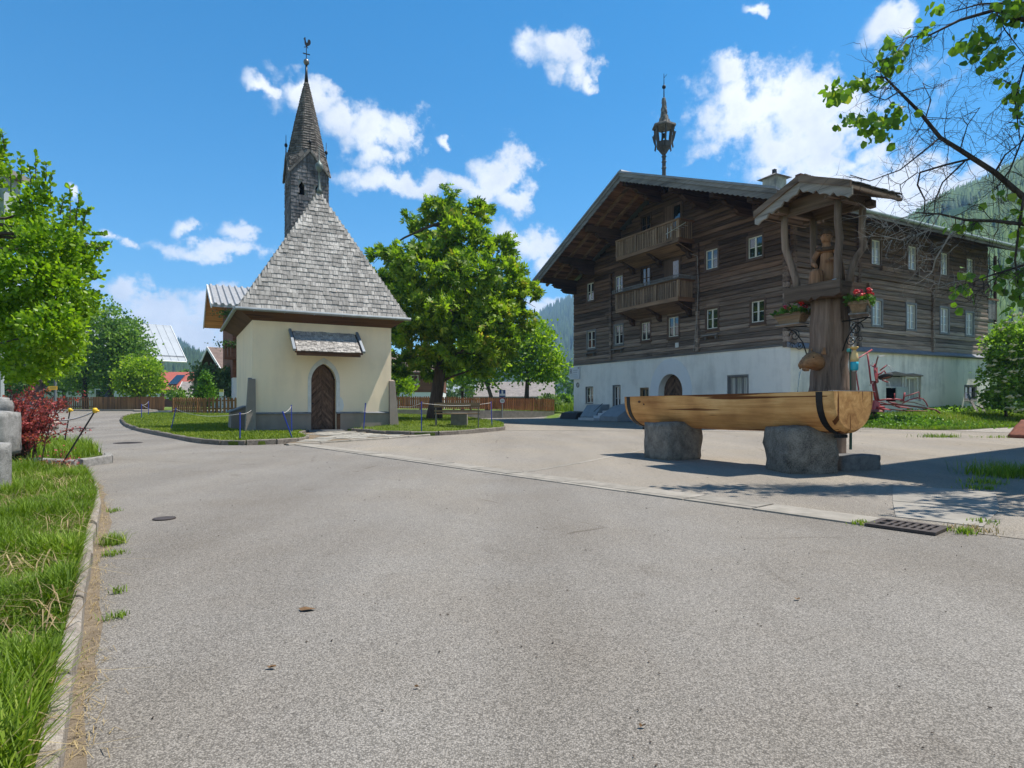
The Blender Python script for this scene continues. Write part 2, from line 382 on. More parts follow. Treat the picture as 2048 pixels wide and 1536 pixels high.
CONC2 = m_plain('concrete_worn', (.30, .275, .235), .9, ns=3, nc=(.22, .20, .17), amt=.1, spec=.2, bs=.3)
def m_stone(name, c1, c2, sc=6, amt=.12):
    m, t, b = newmat(name); tc = nd(t, 'ShaderNodeTexCoord').outputs['Object']
    n1 = nd(t, 'ShaderNodeTexNoise', {'Vector': tc, 'Scale': sc, 'Detail': 9, 'Roughness': .7})
    n2 = nd(t, 'ShaderNodeTexNoise', {'Vector': tc, 'Scale': sc * 14, 'Detail': 3})
    f = mth(t, 'ADD', mth(t, 'MULTIPLY', n1.outputs[0], .6), mth(t, 'MULTIPLY', n2.outputs[0], .4))
    col, _ = vary(t, ramp(t, f, [(.34, c1), (.62, c2)]), amt)
    t.links.new(col, b.inputs['Base Color']); b.inputs['Roughness'].default_value = .9; b.inputs['Specular IOR Level'].default_value = .25
    bump(t, b, f, .9, .03)
    return m
GRANITE = m_stone('granite', (.10, .098, .09), (.36, .35, .33), 9)
BOULDER = m_stone('boulder', (.05, .044, .037), (.27, .24, .20), 4)
KERB = m_stone('kerb_granite', (.15, .14, .125), (.38, .36, .33), 12)
KERBD = m_stone('kerb_dark', (.085, .07, .055), (.27, .235, .195), 12)
# base sheet out to the horizon
def axis_pts(lo, hi, step, far):
    a = list(np.arange(lo, hi + .01, step)); d = step
    x = lo
    while x > -far: d *= 1.35; x -= d; a.insert(0, x)
    x = hi; d = step
    while x < far: d *= 1.35; x += d; a.append(x)
    return a
def sheet(name, xs, ys, zf, mat, keep=None):
    nx, ny = len(xs), len(ys)
    vs = [(x, y, zf(x, y)) for y in ys for x in xs]; fs = []
    for j in range(ny - 1):
        for i in range(nx - 1):
            if keep and not keep((xs[i] + xs[i+1]) / 2, (ys[j] + ys[j+1]) / 2): continue
            k = j * nx + i; fs.append((k, k + 1, k + nx + 1, k + nx))
    return np_obj(name, vs, fs, mat, smooth=True)
o = sheet('ground', axis_pts(-60, 44, 2, 2600), axis_pts(-8, 90, 2, 2600), lambda x, y: grd(x, y) - .03, FIELD); tag(o, kind='structure')
o = sheet('road', list(np.arange(-72, 30.1, 1.5)), list(np.arange(-7, 66.1, 1.5)), lambda x, y: grd(x, y), ASPH,
          lambda x, y: y < 60 - .0 * x and not (x > -17 and y > 47)); tag(o, kind='structure')
def poly_sheet(name, poly, zf, mat, step=1.0, skirt=.25, kind='structure'):
    """polygon area laid on the land with a skirt down its edge"""
    n = len(poly); pts = [Vector((p[0], p[1])) for p in poly]; edges = [(i, (i + 1) % n) for i in range(n)]
    xs = [p[0] for p in poly]; ys = [p[1] for p in poly]
    for x in np.arange(min(xs), max(xs), step):
        for y in np.arange(min(ys), max(ys), step):
            if inpoly(x, y, poly): pts.append(Vector((x + random.uniform(-.2, .2) * step, y + random.uniform(-.2, .2) * step)))
    vo, eo, fo, *_ = delaunay_2d_cdt(pts, edges, [list(range(n))], 1, 1e-5)
    mb = MB(); mb.add([(p.x, p.y, zf(p.x, p.y)) for p in vo], [tuple(f) for f in fo])
    if skirt:
        top = [(p[0], p[1], zf(p[0], p[1])) for p in poly]; bot = [(a, b, c - skirt) for a, b, c in top]
        mb.add(top + bot, [(i, (i + 1) % n, (i + 1) % n + n, i + n) for i in range(n)])
    o = mb.build(name, mat, smooth=True); tag(o, kind=kind)
    return o
def inpoly(x, y, poly):
    c = False; j = len(poly) - 1
    for i in range(len(poly)):
        xi, yi = poly[i][0], poly[i][1]; xj, yj = poly[j][0], poly[j][1]
        if (yi > y) != (yj > y) and x < (xj - xi) * (y - yi) / (yj - yi) + xi: c = not c
        j = i
    return c
def smooth_line(pts, n=6):
    """Catmull-Rom through 2-D points"""
    P = [Vector(p) for p in pts]; P = [2 * P[0] - P[1]] + P + [2 * P[-1] - P[-2]]; out = []
    for i in range(1, len(P) - 2):
        a, b, c, d = P[i-1], P[i], P[i+1], P[i+2]
        for k in range(n):
            s = k / n; out.append(.5 * (2*b + (c - a)*s + (2*a - 5*b + 4*c - d)*s*s + (3*b - a - 3*c + d)*s**3))
    out.append(P[-2]); return out
def kerb_run(name, pts, w=.14, h=.13, L=.9, mat=KERB, lift=0.0, seedrot=.012):
    """kerb stones laid end to end, the stone's face to the left of the line's right-hand side"""
    root = bpy.data.objects.new(name, None); COL.objects.link(root); tag(root, kind='structure')
    line = smooth_line(pts, 8); acc = [0]
    for a, b in zip(line, line[1:]): acc.append(acc[-1] + (b - a).length)
    def pos(s):
        for i in range(len(acc) - 1):
            if acc[i + 1] >= s: k = (s - acc[i]) / max(1e-6, acc[i+1] - acc[i]); return line[i].lerp(line[i+1], k)
        return line[-1]
    s = 0
    while s < acc[-1] - .15:
        l = min(L * random.uniform(.75, 1.25), acc[-1] - s); a = pos(s + .008); b = pos(s + l - .008)
        d = (b - a).normalized(); nrm = Vector((-d.y, d.x)); m = (a + b) / 2
        z = grd(m.x, m.y); dz = random.uniform(-.012, .012); mb = MB()
        hw = w / 2; c = .018; prof = [(-hw, -.12), (hw, -.12), (hw, h - c), (hw - c, h), (-hw + c, h), (-hw, h - c)]
        vs = []
        for q in (a, (a + b) / 2, b):
            for x, y in prof:
                j = random.uniform(-.008, .008); p = q + nrm * (x + j); vs.append((p.x, p.y, z + y + dz + j + lift))
        n = len(prof)
        fs = [tuple(range(n))[::-1], tuple(range(2*n, 3*n))] + [(k*n+i, k*n+(i+1) % n, (k+1)*n+(i+1) % n, (k+1)*n+i) for k in range(2) for i in range(n)]
        mb.add(vs, fs).build('kerb_stone', mat, root)
        s += l
    return root
# yard on the right of the gutter
GUT = [(-5.6, 15.85), (-4.1, 14.05), (-2.57, 12.15), (-.18, 9.18), (1.33, 7.37), (2.35, 6.16), (3.05, 5.30), (3.75, 4.57), (6.2, 2.1), (9, -1)]
yard = [(p[0] + .25, p[1] + .2) for p in GUT] + [(30, -1), (30, 22), (18, 24.2), (13.4, 25.2), (12.2, 27.9), (4.2, 43), (-2, 37), (-.6, 30), (-.2, 24.6), (-2.6, 20.0), (-4.7, 17.0)]
poly_sheet('yard', yard, lambda x, y: grd(x, y) + .004, YARD, 1.6, 0)
# concrete gutter slabs between road and yard
gut = bpy.data.objects.new('gutter', None); COL.objects.link(gut); tag(gut, kind='structure')
gl = [Vector(p) for p in GUT]
for a, b in zip(gl, gl[1:]):
    d = (b - a); L = d.length; d.normalize(); nrm = Vector((d.y, -d.x)) * -1; k = max(1, round(L / .95))
    for i in range(k):
        p0 = a + d * (L * i / k + .012); p1 = a + d * (L * (i + 1) / k - .012); m = (p0 + p1) / 2
        if (m - Vector((3.35, 5.25))).length < .42: continue
        for off, w, nm in ((.02, .11, 'edging_strip'), (.145, .33, 'gutter_slab')):
            q = [p0 + nrm * off, p1 + nrm * off, p1 + nrm * (off + w), p0 + nrm * (off + w)]
            z = .012 + random.uniform(-.002, .003); mb = MB()
            mb.prism([(x.x, x.y, -.1) for x in q], (0, 0, .1 + z)); mb.build(nm, CONC, gut)
# second, finer concrete joint running back across the yard
jn = [Vector(p) for p in ((.1, 9.35), (1.2, 11.0), (2.7, 13.6), (3.9, 16.2))]
for a, b in zip(jn, jn[1:]):
    d = (b - a).normalized(); n2 = Vector((-d.y, d.x)); mb = MB()
    mb.prism([(*(a + n2 * .04), -.05), (*(b + n2 * .04), -.05), (*(b - n2 * .04), -.05), (*(a - n2 * .04), -.05)], (0, 0, .059)); o = mb.build('joint_strip', CONC, gut)
a, b = Vector((-1.5, 24.3)), Vector((13.2, 23.0)); d = (b - a).normalized(); n2 = Vector((-d.y, d.x))
MB().prism([(*(a + n2 * .06), -.05), (*(b + n2 * .06), -.05), (*(b - n2 * .06), -.05), (*(a - n2 * .06), -.05)], (0, 0, .058)).build('joint_strip', m_plain('joint_dark', (.12, .11, .10), .9), gut)
# apron slabs by the grate
for q in ([(3.53, 5.75), (4.05, 6.65), (4.75, 6.1), (3.98, 5.28)], [(4.07, 6.68), (4.9, 8.05), (5.65, 7.3), (4.78, 6.13)]):
    MB().prism([(x, y, -.05) for x, y in q], (0, 0, .062)).build('apron_slab', CONC2, gut)
# chapel lawn in two lobes with kerbs, path between
def chp(x, y, z=0): return CHAPEL + V * x + U * y + Vector((0, 0, z))
LAWN_H = .095
def lawn_z(x, y): 
    r = Vector((x, y, 0)) - CHAPEL; return grd(x, y) + LAWN_H + .16 * sst(2.5, 5.5, r.dot(V)) * sst(-2.6, 0, r.dot(U))
kl = [(-22.2, 37.6), (-20.2, 32.5), (-17.3, 27.9), (-14.6, 24.3), (-12.2, 21.3), (-10.2, 18.9), (-8.4, 16.7), (-7.2, 15.75), (-6.3, 15.9), (-5.75, 16.8), (-5.95, 18.2), (-6.9, 20.3), (-7.3, 22.2)]
lawnL = [tuple(p) for p in smooth_line(kl, 8)] + [tuple(chp(1.6, .4)[:2]), tuple(chp(-.2, 1)[:2]), tuple(chp(-.2, 9)[:2]), (-15.4, 37.2), (-18.2, 37.0), (-20.6, 38.2)]
lawnR_edge = [(-5.85, 22.9), (-5.15, 22.0), (-4.3, 20.9), (-3.4, 20.35), (-2.6, 20.3), (-1.75, 21.2), (-.9, 22.9), (-.35, 24.6), (-.5, 27), (-1.3, 31), (-2.6, 36.5)]
lawnR = [tuple(p) for p in smooth_line(lawnR_edge, 8)] + [(-4.5, 45.5), (-17, 43.5), tuple(chp(3, 9)[:2]), tuple(chp(4.0, .4)[:2]), tuple(chp(2.95, .35)[:2])]
poly_sheet('lawn_turf', lawnL, lawn_z, TURF, .8)
poly_sheet('lawn_turf', lawnR, lawn_z, TURF, .8)
kerb_run('kerb', kl, w=.10, h=.13, mat=KERBD)
kerb_run('kerb', lawnR_edge, w=.10, h=.15, mat=KERBD)
path = [(-5.75, 15.75), (-4.65, 17.15), (-2.75, 20.4), (-3.4, 20.45), (-4.3, 21.0), (-5.2, 22.1), tuple(chp(3.05, .02)[:2]), tuple(chp(1.8, .02)[:2]), (-7.0, 20.5), (-6.05, 18.3), (-5.8, 16.8)]
o = poly_sheet('path', path, lambda x, y: .035, SOIL, .7, .1)
FLAG = m_stone('flagstone', (.20, .185, .155), (.42, .39, .33), 7, .25)
nf = 0
for j in range(14):
    y = 15.9 + j * .55; off = random.random() * .5
    x = -8.2 + off
    while x < -2.4:
        w = random.uniform(.38, .85); cx, cy = x + w / 2, y + (x + 5.5) * .54
        q = [(x + .02 + random.uniform(-.04, .04), y + (x + 5.5) * .54 + random.uniform(0, .05)), (x + w - .02, y + (x + w + 5.5) * .54 + random.uniform(0, .05)),
             (x + w - .02 + random.uniform(-.05, .03), y + (x + w + 5.5) * .54 + .50 + random.uniform(-.04, .02)), (x + .02, y + (x + 5.5) * .54 + .50 + random.uniform(-.05, .02))]
        if all(inpoly(*p, path) for p in q):
            z = random.uniform(.012, .035); MB().prism([(a, b, .0) for a, b in q], (0, 0, .035 + z)).build('flagstone', FLAG, o); nf += 1
        x += w
e0, e1 = Vector((-5.62, 15.62)), Vector((-2.65, 20.35))
kerb_run('path_edging', [tuple(e0), tuple(e0.lerp(e1, .5) + Vector((.12, -.08))), tuple(e1)], w=.12, h=.05, L=1.2, mat=CONC)
# left verge with its kerb
kv = [(-.42, .35), (-1.33, 1.79), (-1.905, 2.70), (-3.03, 4.46), (-4.29, 6.45), (-5.8, 8.5)]
kerb_run('kerb', kv, w=.075, h=.125, L=1.0, mat=m_stone('kerb_worn', (.12, .095, .075), (.40, .355, .30), 11))
def verge_z(x, y): return grd(x, y) + .115
verge = [(p[0] - .03, p[1] - .02) for p in smooth_line(kv, 8)] + [(-6.2, 8.75), (-7.2, 9.0), (-12.5, 11.2), (-20, 12), (-20, -1), (-1.2, -.6)]
poly_sheet('verge_turf', verge, verge_z, TURF, .7)
kv2 = [(-9.5, 10.9), (-8.0, 10.5), (-7.1, 10.25), (-6.85, 10.55), (-7.5, 11.6)]
kerb_run('kerb', kv2, w=.13, h=.13, L=.9)
verge2 = [(-7.2, 10.4), (-7.6, 11.6), (-9.5, 14), (-14, 17), (-26, 22), (-26, 12.8), (-12.5, 11.9), (-9.5, 11.0), (-8.0, 10.65)]
poly_sheet('verge_turf', verge2, verge_z, TURF, .8)
# grass bank and gravel by the farmhouse
bank = [(13.2, 25.6), (15.0, 24.9), (16.8, 24.5), (18.2, 24.9), (20, 26.3), (23.5, 28.2), (28, 30.0), (34, 33), (38, 44), (29, 37.5), (12.37 + .5, 27.8 + .1)]
poly_sheet('bank_turf', bank, lambda x, y: grd(x, y) + .03, TURF, .8, .05)
gravel = [(16.9, 24.3), (17.2, 22.8), (18.5, 21.6), (22, 22.0), (29.5, 25.5), (29.8, 30.2), (27, 29.3), (23.4, 28.0), (20, 26.1), (18.2, 24.7)]
poly_sheet('gravel', gravel, lambda x, y: grd(x, y) + .014, GRAVEL, 1.2, 0)
bank2 = [(17.0, 20.6), (18.5, 21.4), (22, 21.8), (29.5, 25.3), (36, 26), (36, 12), (20, 15.5)]
poly_sheet('bank_turf', bank2, lambda x, y: grd(x, y) + .03 + .3 * sst(17, 24, x), TURF, 1.0, .05)
# far pavement and verges on the left and behind the fence
poly_sheet('pavement', [(-70, 57.2), (-30.6, 50.5), (-29.2, 48.4), (-28.4, 48.9), (-29.2, 51.5), (-70, 58.6)], lambda x, y: grd(x, y) + .12, CONC, 2, .2)
poly_sheet('garden_lawn', [(-17.2, 44.2), (-4.4, 46.6), (3.2, 48.8), (4.5, 45.5), (6.2, 42.9), (12, 48), (18, 66), (-17, 66)], lambda x, y: grd(x, y) + .06, FIELD, 2.5, .2)
poly_sheet('garden_lawn', [(-70, 58.9), (-29.0, 51.8), (-26, 62), (-60, 75), (-90, 75)], lambda x, y: grd(x, y) + .1, FIELD, 2.5, .2)

strip = []
kx = [Vector(p) for p in smooth_line(kv, 6)]
for side_ in (0, 1):
    seq = kx if not side_ else kx[::-1]
    for i, p in enumerate(seq):
        j = min(i + 1, len(seq) - 1); d = (seq[j] - seq[j - 1]).normalized(); nrm = Vector((d.y, -d.x)) * (1 if not side_ else -1)
        w = .0 if not side_ else .09 + .07 * mnoise.noise(Vector((p.x * 3, p.y * 3, 0))) + .03 * random.random()
        strip.append((p.x + nrm.x * w, p.y + nrm.y * w))
poly_sheet('kerb_dirt', strip, lambda x, y: .005, m_ground('kerb_dirt', (.13, .10, .07), (.30, .24, .17), 9, .02), .3, 0)
# ================================================================== chapel
def wall_holes(mb, outer, holes, to3, depth, mi=0, back=False):
    """flat wall with openings: outer and holes in wall coordinates (s, z); depth = 3-D vector inwards for the reveals"""
    loops = [[Vector((p[0], p[1], 0)) for p in outer]] + [[Vector((p[0], p[1], 0)) for p in h] for h in holes]
    flat = [p for l in loops for p in l]; tr = tessellate_polygon(loops)
    mb.add([to3(p.x, p.y) for p in flat], [tuple(t) for t in tr], mi)
    for h in holes:
        n = len(h); a = [Vector(to3(*p)) for p in h]
        mb.add(a + [p + Vector(depth) for p in a], [(i, (i + 1) % n, (i + 1) % n + n, i + n) for i in range(n)], mi)
def rect2(x0, z0, x1, z1): return [(x0, z0), (x1, z0), (x1, z1), (x0, z1)]
def gothic(x0, x1, z0, zs, zt, n=8):
    """pointed arch outline"""
    c = (x0 + x1) / 2; w = (x1 - x0) / 2; pts = [(x0, z0), (x1, z0)]
    k = (zt - zs); Ra = (w * w + k * k) / (2 * w); am = math.asin(min(1, k / Ra))
    for i in range(n + 1):
        a = am * i / n; pts.append((x1 - Ra + Ra * math.cos(a), zs + Ra * math.sin(a)))
    for i in range(n - 1, -1, -1):
        a = am * i / n; pts.append((x0 + Ra - Ra * math.cos(a), zs + Ra * math.sin(a)))
    return pts
SHING_MESH = MB().obox((0, 0, .5), (.97, .055, 1.0), taper=.98)
def m_shingle(name, c1, c2, amt):
    return m_wood(name, c1, c2, 'z', 1.6, amt, .85, bs=.5)
SHG = m_shingle('grey_shingle', (.17, .155, .14), (.50, .465, .42), .32)
SHD = m_shingle('dark_shingle', (.075, .065, .055), (.24, .22, .195), .35)
_me = None
def shingle_matrix(p, side, up, nrm, w, L, lift):
    """piece with its foot at p, standing along up, kicked out at the foot"""
    u2 = (up - nrm * lift).normalized(); n2 = side.cross(u2).normalized()
    M = Matrix((side * w, n2 * .35, u2 * L)).transposed().to_4x4(); M.translation = p
    return M
def shingle_rows(bl, br, tl, tr, course, wid, mb, objs=None, maxobj=0, parent=None, mesh=None, skip=None, nrm=None, rev=False):
    bl, br, tl, tr = [Vector(p) for p in (bl, br, tl, tr)]
    up_mid = ((tl + tr) / 2 - (bl + br) / 2); H = up_mid.length; n = max(1, round(H / course))
    side = (br - bl) if (br - bl).length > (tr - tl).length else (tr - tl); side = side.normalized()
    N = nrm or side.cross(up_mid).normalized(); up = N.cross(side).normalized()
    if up.dot(up_mid) < 0: up = -up
    cnt = 0
    for i in range(n):
        s = i / n; s2 = min(1, (i + .85) / n); L0 = bl.lerp(tl, s); R0 = br.lerp(tr, s); ax_ = (R0 - L0).normalized()
        la = max(0, (bl.lerp(tl, s2) - L0).dot(ax_)); ra = max(0, (R0 - br.lerp(tr, s2)).dot(ax_)); L0 = L0 + ax_ * la; R0 = R0 - ax_ * ra; Wd = (R0 - L0).dot(ax_)
        if Wd < .05: continue
        x = -random.random() * wid * .5
        while x < Wd - .02:
            w = wid * random.uniform(.65, 1.4); xa = max(0, x); xb = min(Wd, x + w)
            if xb - xa > .025:
                p = L0 + (R0 - L0).normalized() * ((xa + xb) / 2) + N * (.012 + random.uniform(0, .014)) - up * random.uniform(0, .025 * course / .17)
                if not (skip and skip(p)):
                    M = shingle_matrix(p, side, up, N, (xb - xa) * .97, course * random.uniform(1.45, 1.6), .08 + random.uniform(-.02, .05))
                    if objs is not None and len(objs) < maxobj: objs.append(inst('shingle', mesh, parent, M))
                    else: mb.add([M @ Vector(v) for v in SHING_MESH.v], SHING_MESH.f)
                    cnt += 1
            x += w
    return cnt
PLAST = m_plaster('cream_plaster', (.86, .69, .475), (.67, .54, .385), .6, low=(.6, 1.5, (.70, .58, .43)))
PLINTH = m_plaster('grey_render', (.235, .195, .16), (.33, .28, .235), .7)
STONEW = m_plain('white_stone', (.66, .64, .60), .8, ns=4, nc=(.5, .49, .46), spec=.2)
BROWN = m_wood('brown_board', (.045, .022, .012), (.14, .07, .036), 'x', 1, .1)
BROWNZ = m_wood('brown_door', (.06, .032, .02), (.19, .115, .075), 'z', 1.2, .28)
ZINC = m_plain('zinc', (.32, .34, .34), .45, .7, ns=3, nc=(.22, .24, .24))
DARKMETAL = m_plain('dark_metal', (.02, .022, .025), .45, .6, ns=6)
VOID = m_plain('dark_interior', (.006, .006, .006), 1)
LEDGE = m_plain('ledge_slate', (.20, .205, .21), .7, ns=5, nc=(.10, .10, .105))

CW, CD, WH = 4.92, 6.2, 4.08
ch = thing('chapel', 'small cream chapel with steep grey shingle roof and slender shingled spire', 'chapel', CHAPEL, T)
mb = MB()
door_hole = gothic(1.96, 2.86, .0, 1.86, 2.50)
wall_holes(mb, rect2(0, -.3, CW, WH), [[(x, z if z > .01 else .0) for x, z in door_hole]], lambda s, z: (s, 0, z), (0, .32, 0))
mb.add([(0, 0, -.3), (0, CD, -.3), (0, CD, WH), (0, 0, WH)], [(0, 1, 2, 3)])
mb.add([(CW, 0, -.3), (CW, CD, -.3), (CW, CD, WH), (CW, 0, WH)], [(0, 1, 2, 3)])
mb.add([(0, CD, -.3), (CW, CD, -.3), (CW, CD, WH), (0, CD, WH)], [(0, 1, 2, 3)])
mb.build('wall', PLAST, ch)
# white pointed surround, set a little proud
so_ = gothic(1.85, 2.98, .70, 1.86, 2.70); si_ = gothic(1.965, 2.855, .70, 1.86, 2.495)
mb = MB(); n = len(so_)
ring_o = so_[1:] + so_[:1]; ring_i = si_[1:] + si_[:1]
for y0, y1 in ((-.018, .05),):
    A = [(x, y0, z) for x, z in ring_o]; B = [(x, y0, z) for x, z in ring_i]; C = [(x, y1, z) for x, z in ring_o]; D = [(x, y1, z) for x, z in ring_i]
    q = len(A); vs = A + B + C + D; fs = []
    for i in range(q - 1):
        j = i + 1; fs += [(i, j, q + j, q + i), (2*q+i, 2*q+j, j, i), (q+i, q+j, 3*q+j, 3*q+i)]
    mb.add(vs, fs)
mb.build('door_surround', STONEW, ch)
# door leaf of herringbone boards
dr = MB()
leaf = gothic(1.965, 2.80, .10, 1.85, 2.46)
dr.prism([(x, .24, z) for x, z in leaf], (0, .05, 0)); door = dr.build('door', BROWNZ, ch)
cx = 2.38
for sgn in (-1, 1):
    z = -.45
    while z < 2.62:
        w = .105
        # a board sloping up towards the middle, clipped to the leaf
        q = [(cx, z + .40), (cx, z + .40 + w - .012), (cx + sgn * .40, z + w - .012), (cx + sgn * .40, z)]
        ok = []
        def inside(p): return inpoly(p[0], p[1], leaf)
        # clip by sampling along the length
        a0, a1 = None, None
        for k in range(41):
            s = k / 40; p = (cx + sgn * (.004 + .392 * s), z + .40 * (1 - s) + w / 2)
            if inside((p[0], p[1] + w * .42)) and inside((p[0], p[1] - w * .42)):
                a0 = s if a0 is None else a0; a1 = s
        if a0 is not None and a1 - a0 > .08:
            g = lambda s, d: (cx + sgn * (.004 + .392 * s), .24, z + .40 * (1 - s) + d)
            MB().prism([g(a0, .0), g(a1, .0), g(a1, w - .01), g(a0, w - .01)], (0, -.022 - random.uniform(0, .006), 0)).build('door_board', BROWNZ, door)
        z += w
MB().box((2.80, .2, .1), (2.86, .27, 1.95)).build('door_frame', BROWN, ch)
MB().box((1.84, -.32, -.1), (3.04, .3, .10)).build('doorstep', LEDGE, ch)
MB().lathe([(.0, 0), (.022, .0), (.022, .03), (.03, .035), (.03, .05), (0, .055)], 8, (0, 0, 0)).build('door_handle', DARKMETAL, door, loc=(2.06, .24, 1.05)).rotation_euler = (R(90), 0, 0)
# grey plinth and its ledge, left and right of the door and down the left side
for x0, x1 in ((-.05, 1.955), (2.865, CW + .05)):
    MB().box((x0, -.055, -.3), (x1, .1, .68)).build('plinth', PLINTH, ch)
    MB().add([(x0 - .02, -.1, .68), (x1 + (.02 if x1 > 3 else 0), -.1, .68), (x1 + (.02 if x1 > 3 else 0), .05, .68), (x0 - .02, .05, .68),
              (x0 - .02, -.1, .705), (x1 + (.02 if x1 > 3 else 0), -.1, .705), (x1 + (.02 if x1 > 3 else 0), .05, .765), (x0 - .02, .05, .765)],
             [(3,2,1,0),(4,5,6,7),(0,1,5,4),(1,2,6,5),(2,3,7,6),(3,0,4,7)]).build('plinth_ledge', LEDGE, ch)
MB().box((2.865, -.056, -.3), (2.99, .1, .677)).build('plinth_end', BROWN, ch)
MB().box((-.055, .1, -.3), (.1, CD, .68)).build('plinth', PLINTH, ch)
# battered corner stones
def batter(x0, x1, y0, y1, h, bx0, bx1, by0, nm='corner_stone'):
    vs = [(bx0, by0, -.3), (bx1, by0, -.3), (bx1, y1, -.3), (bx0, y1, -.3), (x0, y0, h), (x1, y0, h), (x1, y1, h + .06), (x0, y1, h + .06)]
    MB().add(vs, [(3,2,1,0),(4,5,6,7),(0,1,5,4),(1,2,6,5),(2,3,7,6),(3,0,4,7)]).build(nm, PLINTH, ch)
batter(-.12, .10, -.10, .16, 1.88, -.26, .10, -.24)
batter(4.83, 5.04, -.10, .16, 1.90, 4.82, 5.20, -.22)
MB().add([(-.55, 2.0, -.3), (.02, 2.0, -.3), (.02, 3.3, -.3), (-.55, 3.3, -.3), (-.5, 2.0, .72), (.02, 2.0, .92), (.02, 3.3, .92), (-.5, 3.3, .72)],
         [(3,2,1,0),(4,5,6,7),(0,1,5,4),(1,2,6,5),(2,3,7,6),(3,0,4,7)]).build('buttress', PLINTH, ch)
MB().beam((-.58, 2.65, .73), (.04, 2.65, .96), 1.45, .05).build('buttress_cap', LEDGE, ch)
# roof: steep front hip, ridge running back to the tower
EO, EZ, RX, RY, RZ, RB = .50, 4.27, CW / 2, 1.08, 9.05, 5.3
c0, c1, c2, c3 = [Vector(p) for p in ((-EO, -EO, EZ), (CW + EO, -EO, EZ), (CW + EO, CD + EO, EZ), (-EO, CD + EO, EZ))]
r0, r1 = Vector((RX, RY, RZ)), Vector((RX, RB, RZ))
roof = MB().add([c0, c1, c2, c3, r0, r1], [(0, 1, 4), (1, 2, 5, 4), (2, 3, 5), (3, 0, 4, 5)]).build('roof', SHD, ch)
SHM = bpy.data.meshes.new('shingle'); SHM.from_pydata(SHING_MESH.v, [], SHING_MESH.f); SHM.materials.append(SHG)
objs = []; rest = MB()
shingle_rows(c0, c1, r0 + Vector((-.02, 0, 0)), r0 + Vector((.02, 0, 0)), .172, .17, rest, objs, 298, roof, SHM)
shingle_rows(c3, c0, r1, r0, .172, .22, rest)
shingle_rows(c1, c2, r0, r1, .172, .22, rest)
rest.build('upper_shingles', SHG, roof, fix=False)['kind'] = 'stuff'
MB().add([c0 + Vector((0, 0, -.03)), c1 + Vector((0, 0, -.03)), Vector((CW, 0, WH - .16)), Vector((0, 0, WH - .16))], [(0, 1, 2, 3)]).build('soffit', BROWN, ch)
MB().add([c3 + Vector((0, 0, -.03)), c0 + Vector((0, 0, -.03)), Vector((0, 0, WH - .16)), Vector((0, CD, WH - .16))], [(0, 1, 2, 3)]).build('soffit', BROWN, ch)
MB().add([c1 + Vector((0, 0, -.03)), c2 + Vector((0, 0, -.03)), Vector((CW, CD, WH - .16)), Vector((CW, 0, WH - .16))], [(0, 1, 2, 3)]).build('soffit', BROWN, ch)
MB().add([c2 + Vector((0, 0, -.03)), c3 + Vector((0, 0, -.03)), Vector((0, CD, WH - .16)), Vector((CW, CD, WH - .16))], [(0, 1, 2, 3)]).build('soffit', BROWN, ch)
for a, b in ((c0, c1), (c0, c3)):
    d = (b - a).normalized(); off = Vector((0, 0, -.05)) + (Vector((0, -.07, 0)) if a.y == b.y else Vector((-.07, 0, 0)))
    MB().tube([a - d * .08 + off, b + d * .08 + off], .062, 10).build('gutter', ZINC, ch)
k = 0
for i in range(6):
    p = c0.lerp(c1, (i + .5) / 6); MB().box((p.x - .012, p.y - .14, EZ - .12), (p.x + .012, p.y - .02, EZ - .095)).build('gutter_bracket', ZINC, ch)
# finial over the front hip
MB().lathe([(.10, 0), (.09, .12), (.05, .22), (.035, .45), (.03, .8), (.06, .82), (.13, .92), (.145, 1.02), (.12, 1.11), (.05, 1.17), (.02, 1.25), (.012, 1.75), (.0, 1.85)], 12, r0 + Vector((0, 0, -.05))).build('roof_finial', m_plain('old_copper', (.16, .19, .17), .55, .3, ns=5), roof, smooth=True)
# shed roof over the door
pa, pb, pc, pd = Vector((1.25, -1.0, 2.84)), Vector((3.58, -1.0, 2.84)), Vector((1.25, -.02, 3.60)), Vector((3.58, -.02, 3.60))
po = MB().add([pa, pb, pd, pc, pa - Vector((0, 0, .06)), pb - Vector((0, 0, .06)), pd - Vector((0, 0, .06)), pc - Vector((0, 0, .06))],
              [(0,1,2,3),(7,6,5,4),(0,4,5,1),(1,5,6,2),(2,6,7,3),(3,7,4,0)]).build('porch_roof', BROWN, ch)
SHP = bpy.data.meshes.new('shingle'); SHP.from_pydata(SHING_MESH.v, [], SHING_MESH.f); SHP.materials.append(SHG)
shingle_rows(pa + Vector((.07, 0, 0)), pb - Vector((.07, 0, 0)), pc + Vector((.07, 0, 0)), pd - Vector((.07, 0, 0)), .105, .12, MB(), [], 9999, po, SHP)
VERGE = m_plain('slate_grey_metal', (.20, .225, .25), .5, .3)
for x in (1.23, 3.60): MB().beam((x, -1.05, 2.87), (x, -.03, 3.66), .09, .09).build('porch_verge_board', VERGE, po)
MB().box((1.32, -.97, 2.70), (3.50, -.88, 2.79)).build('porch_beam', BROWN, po)
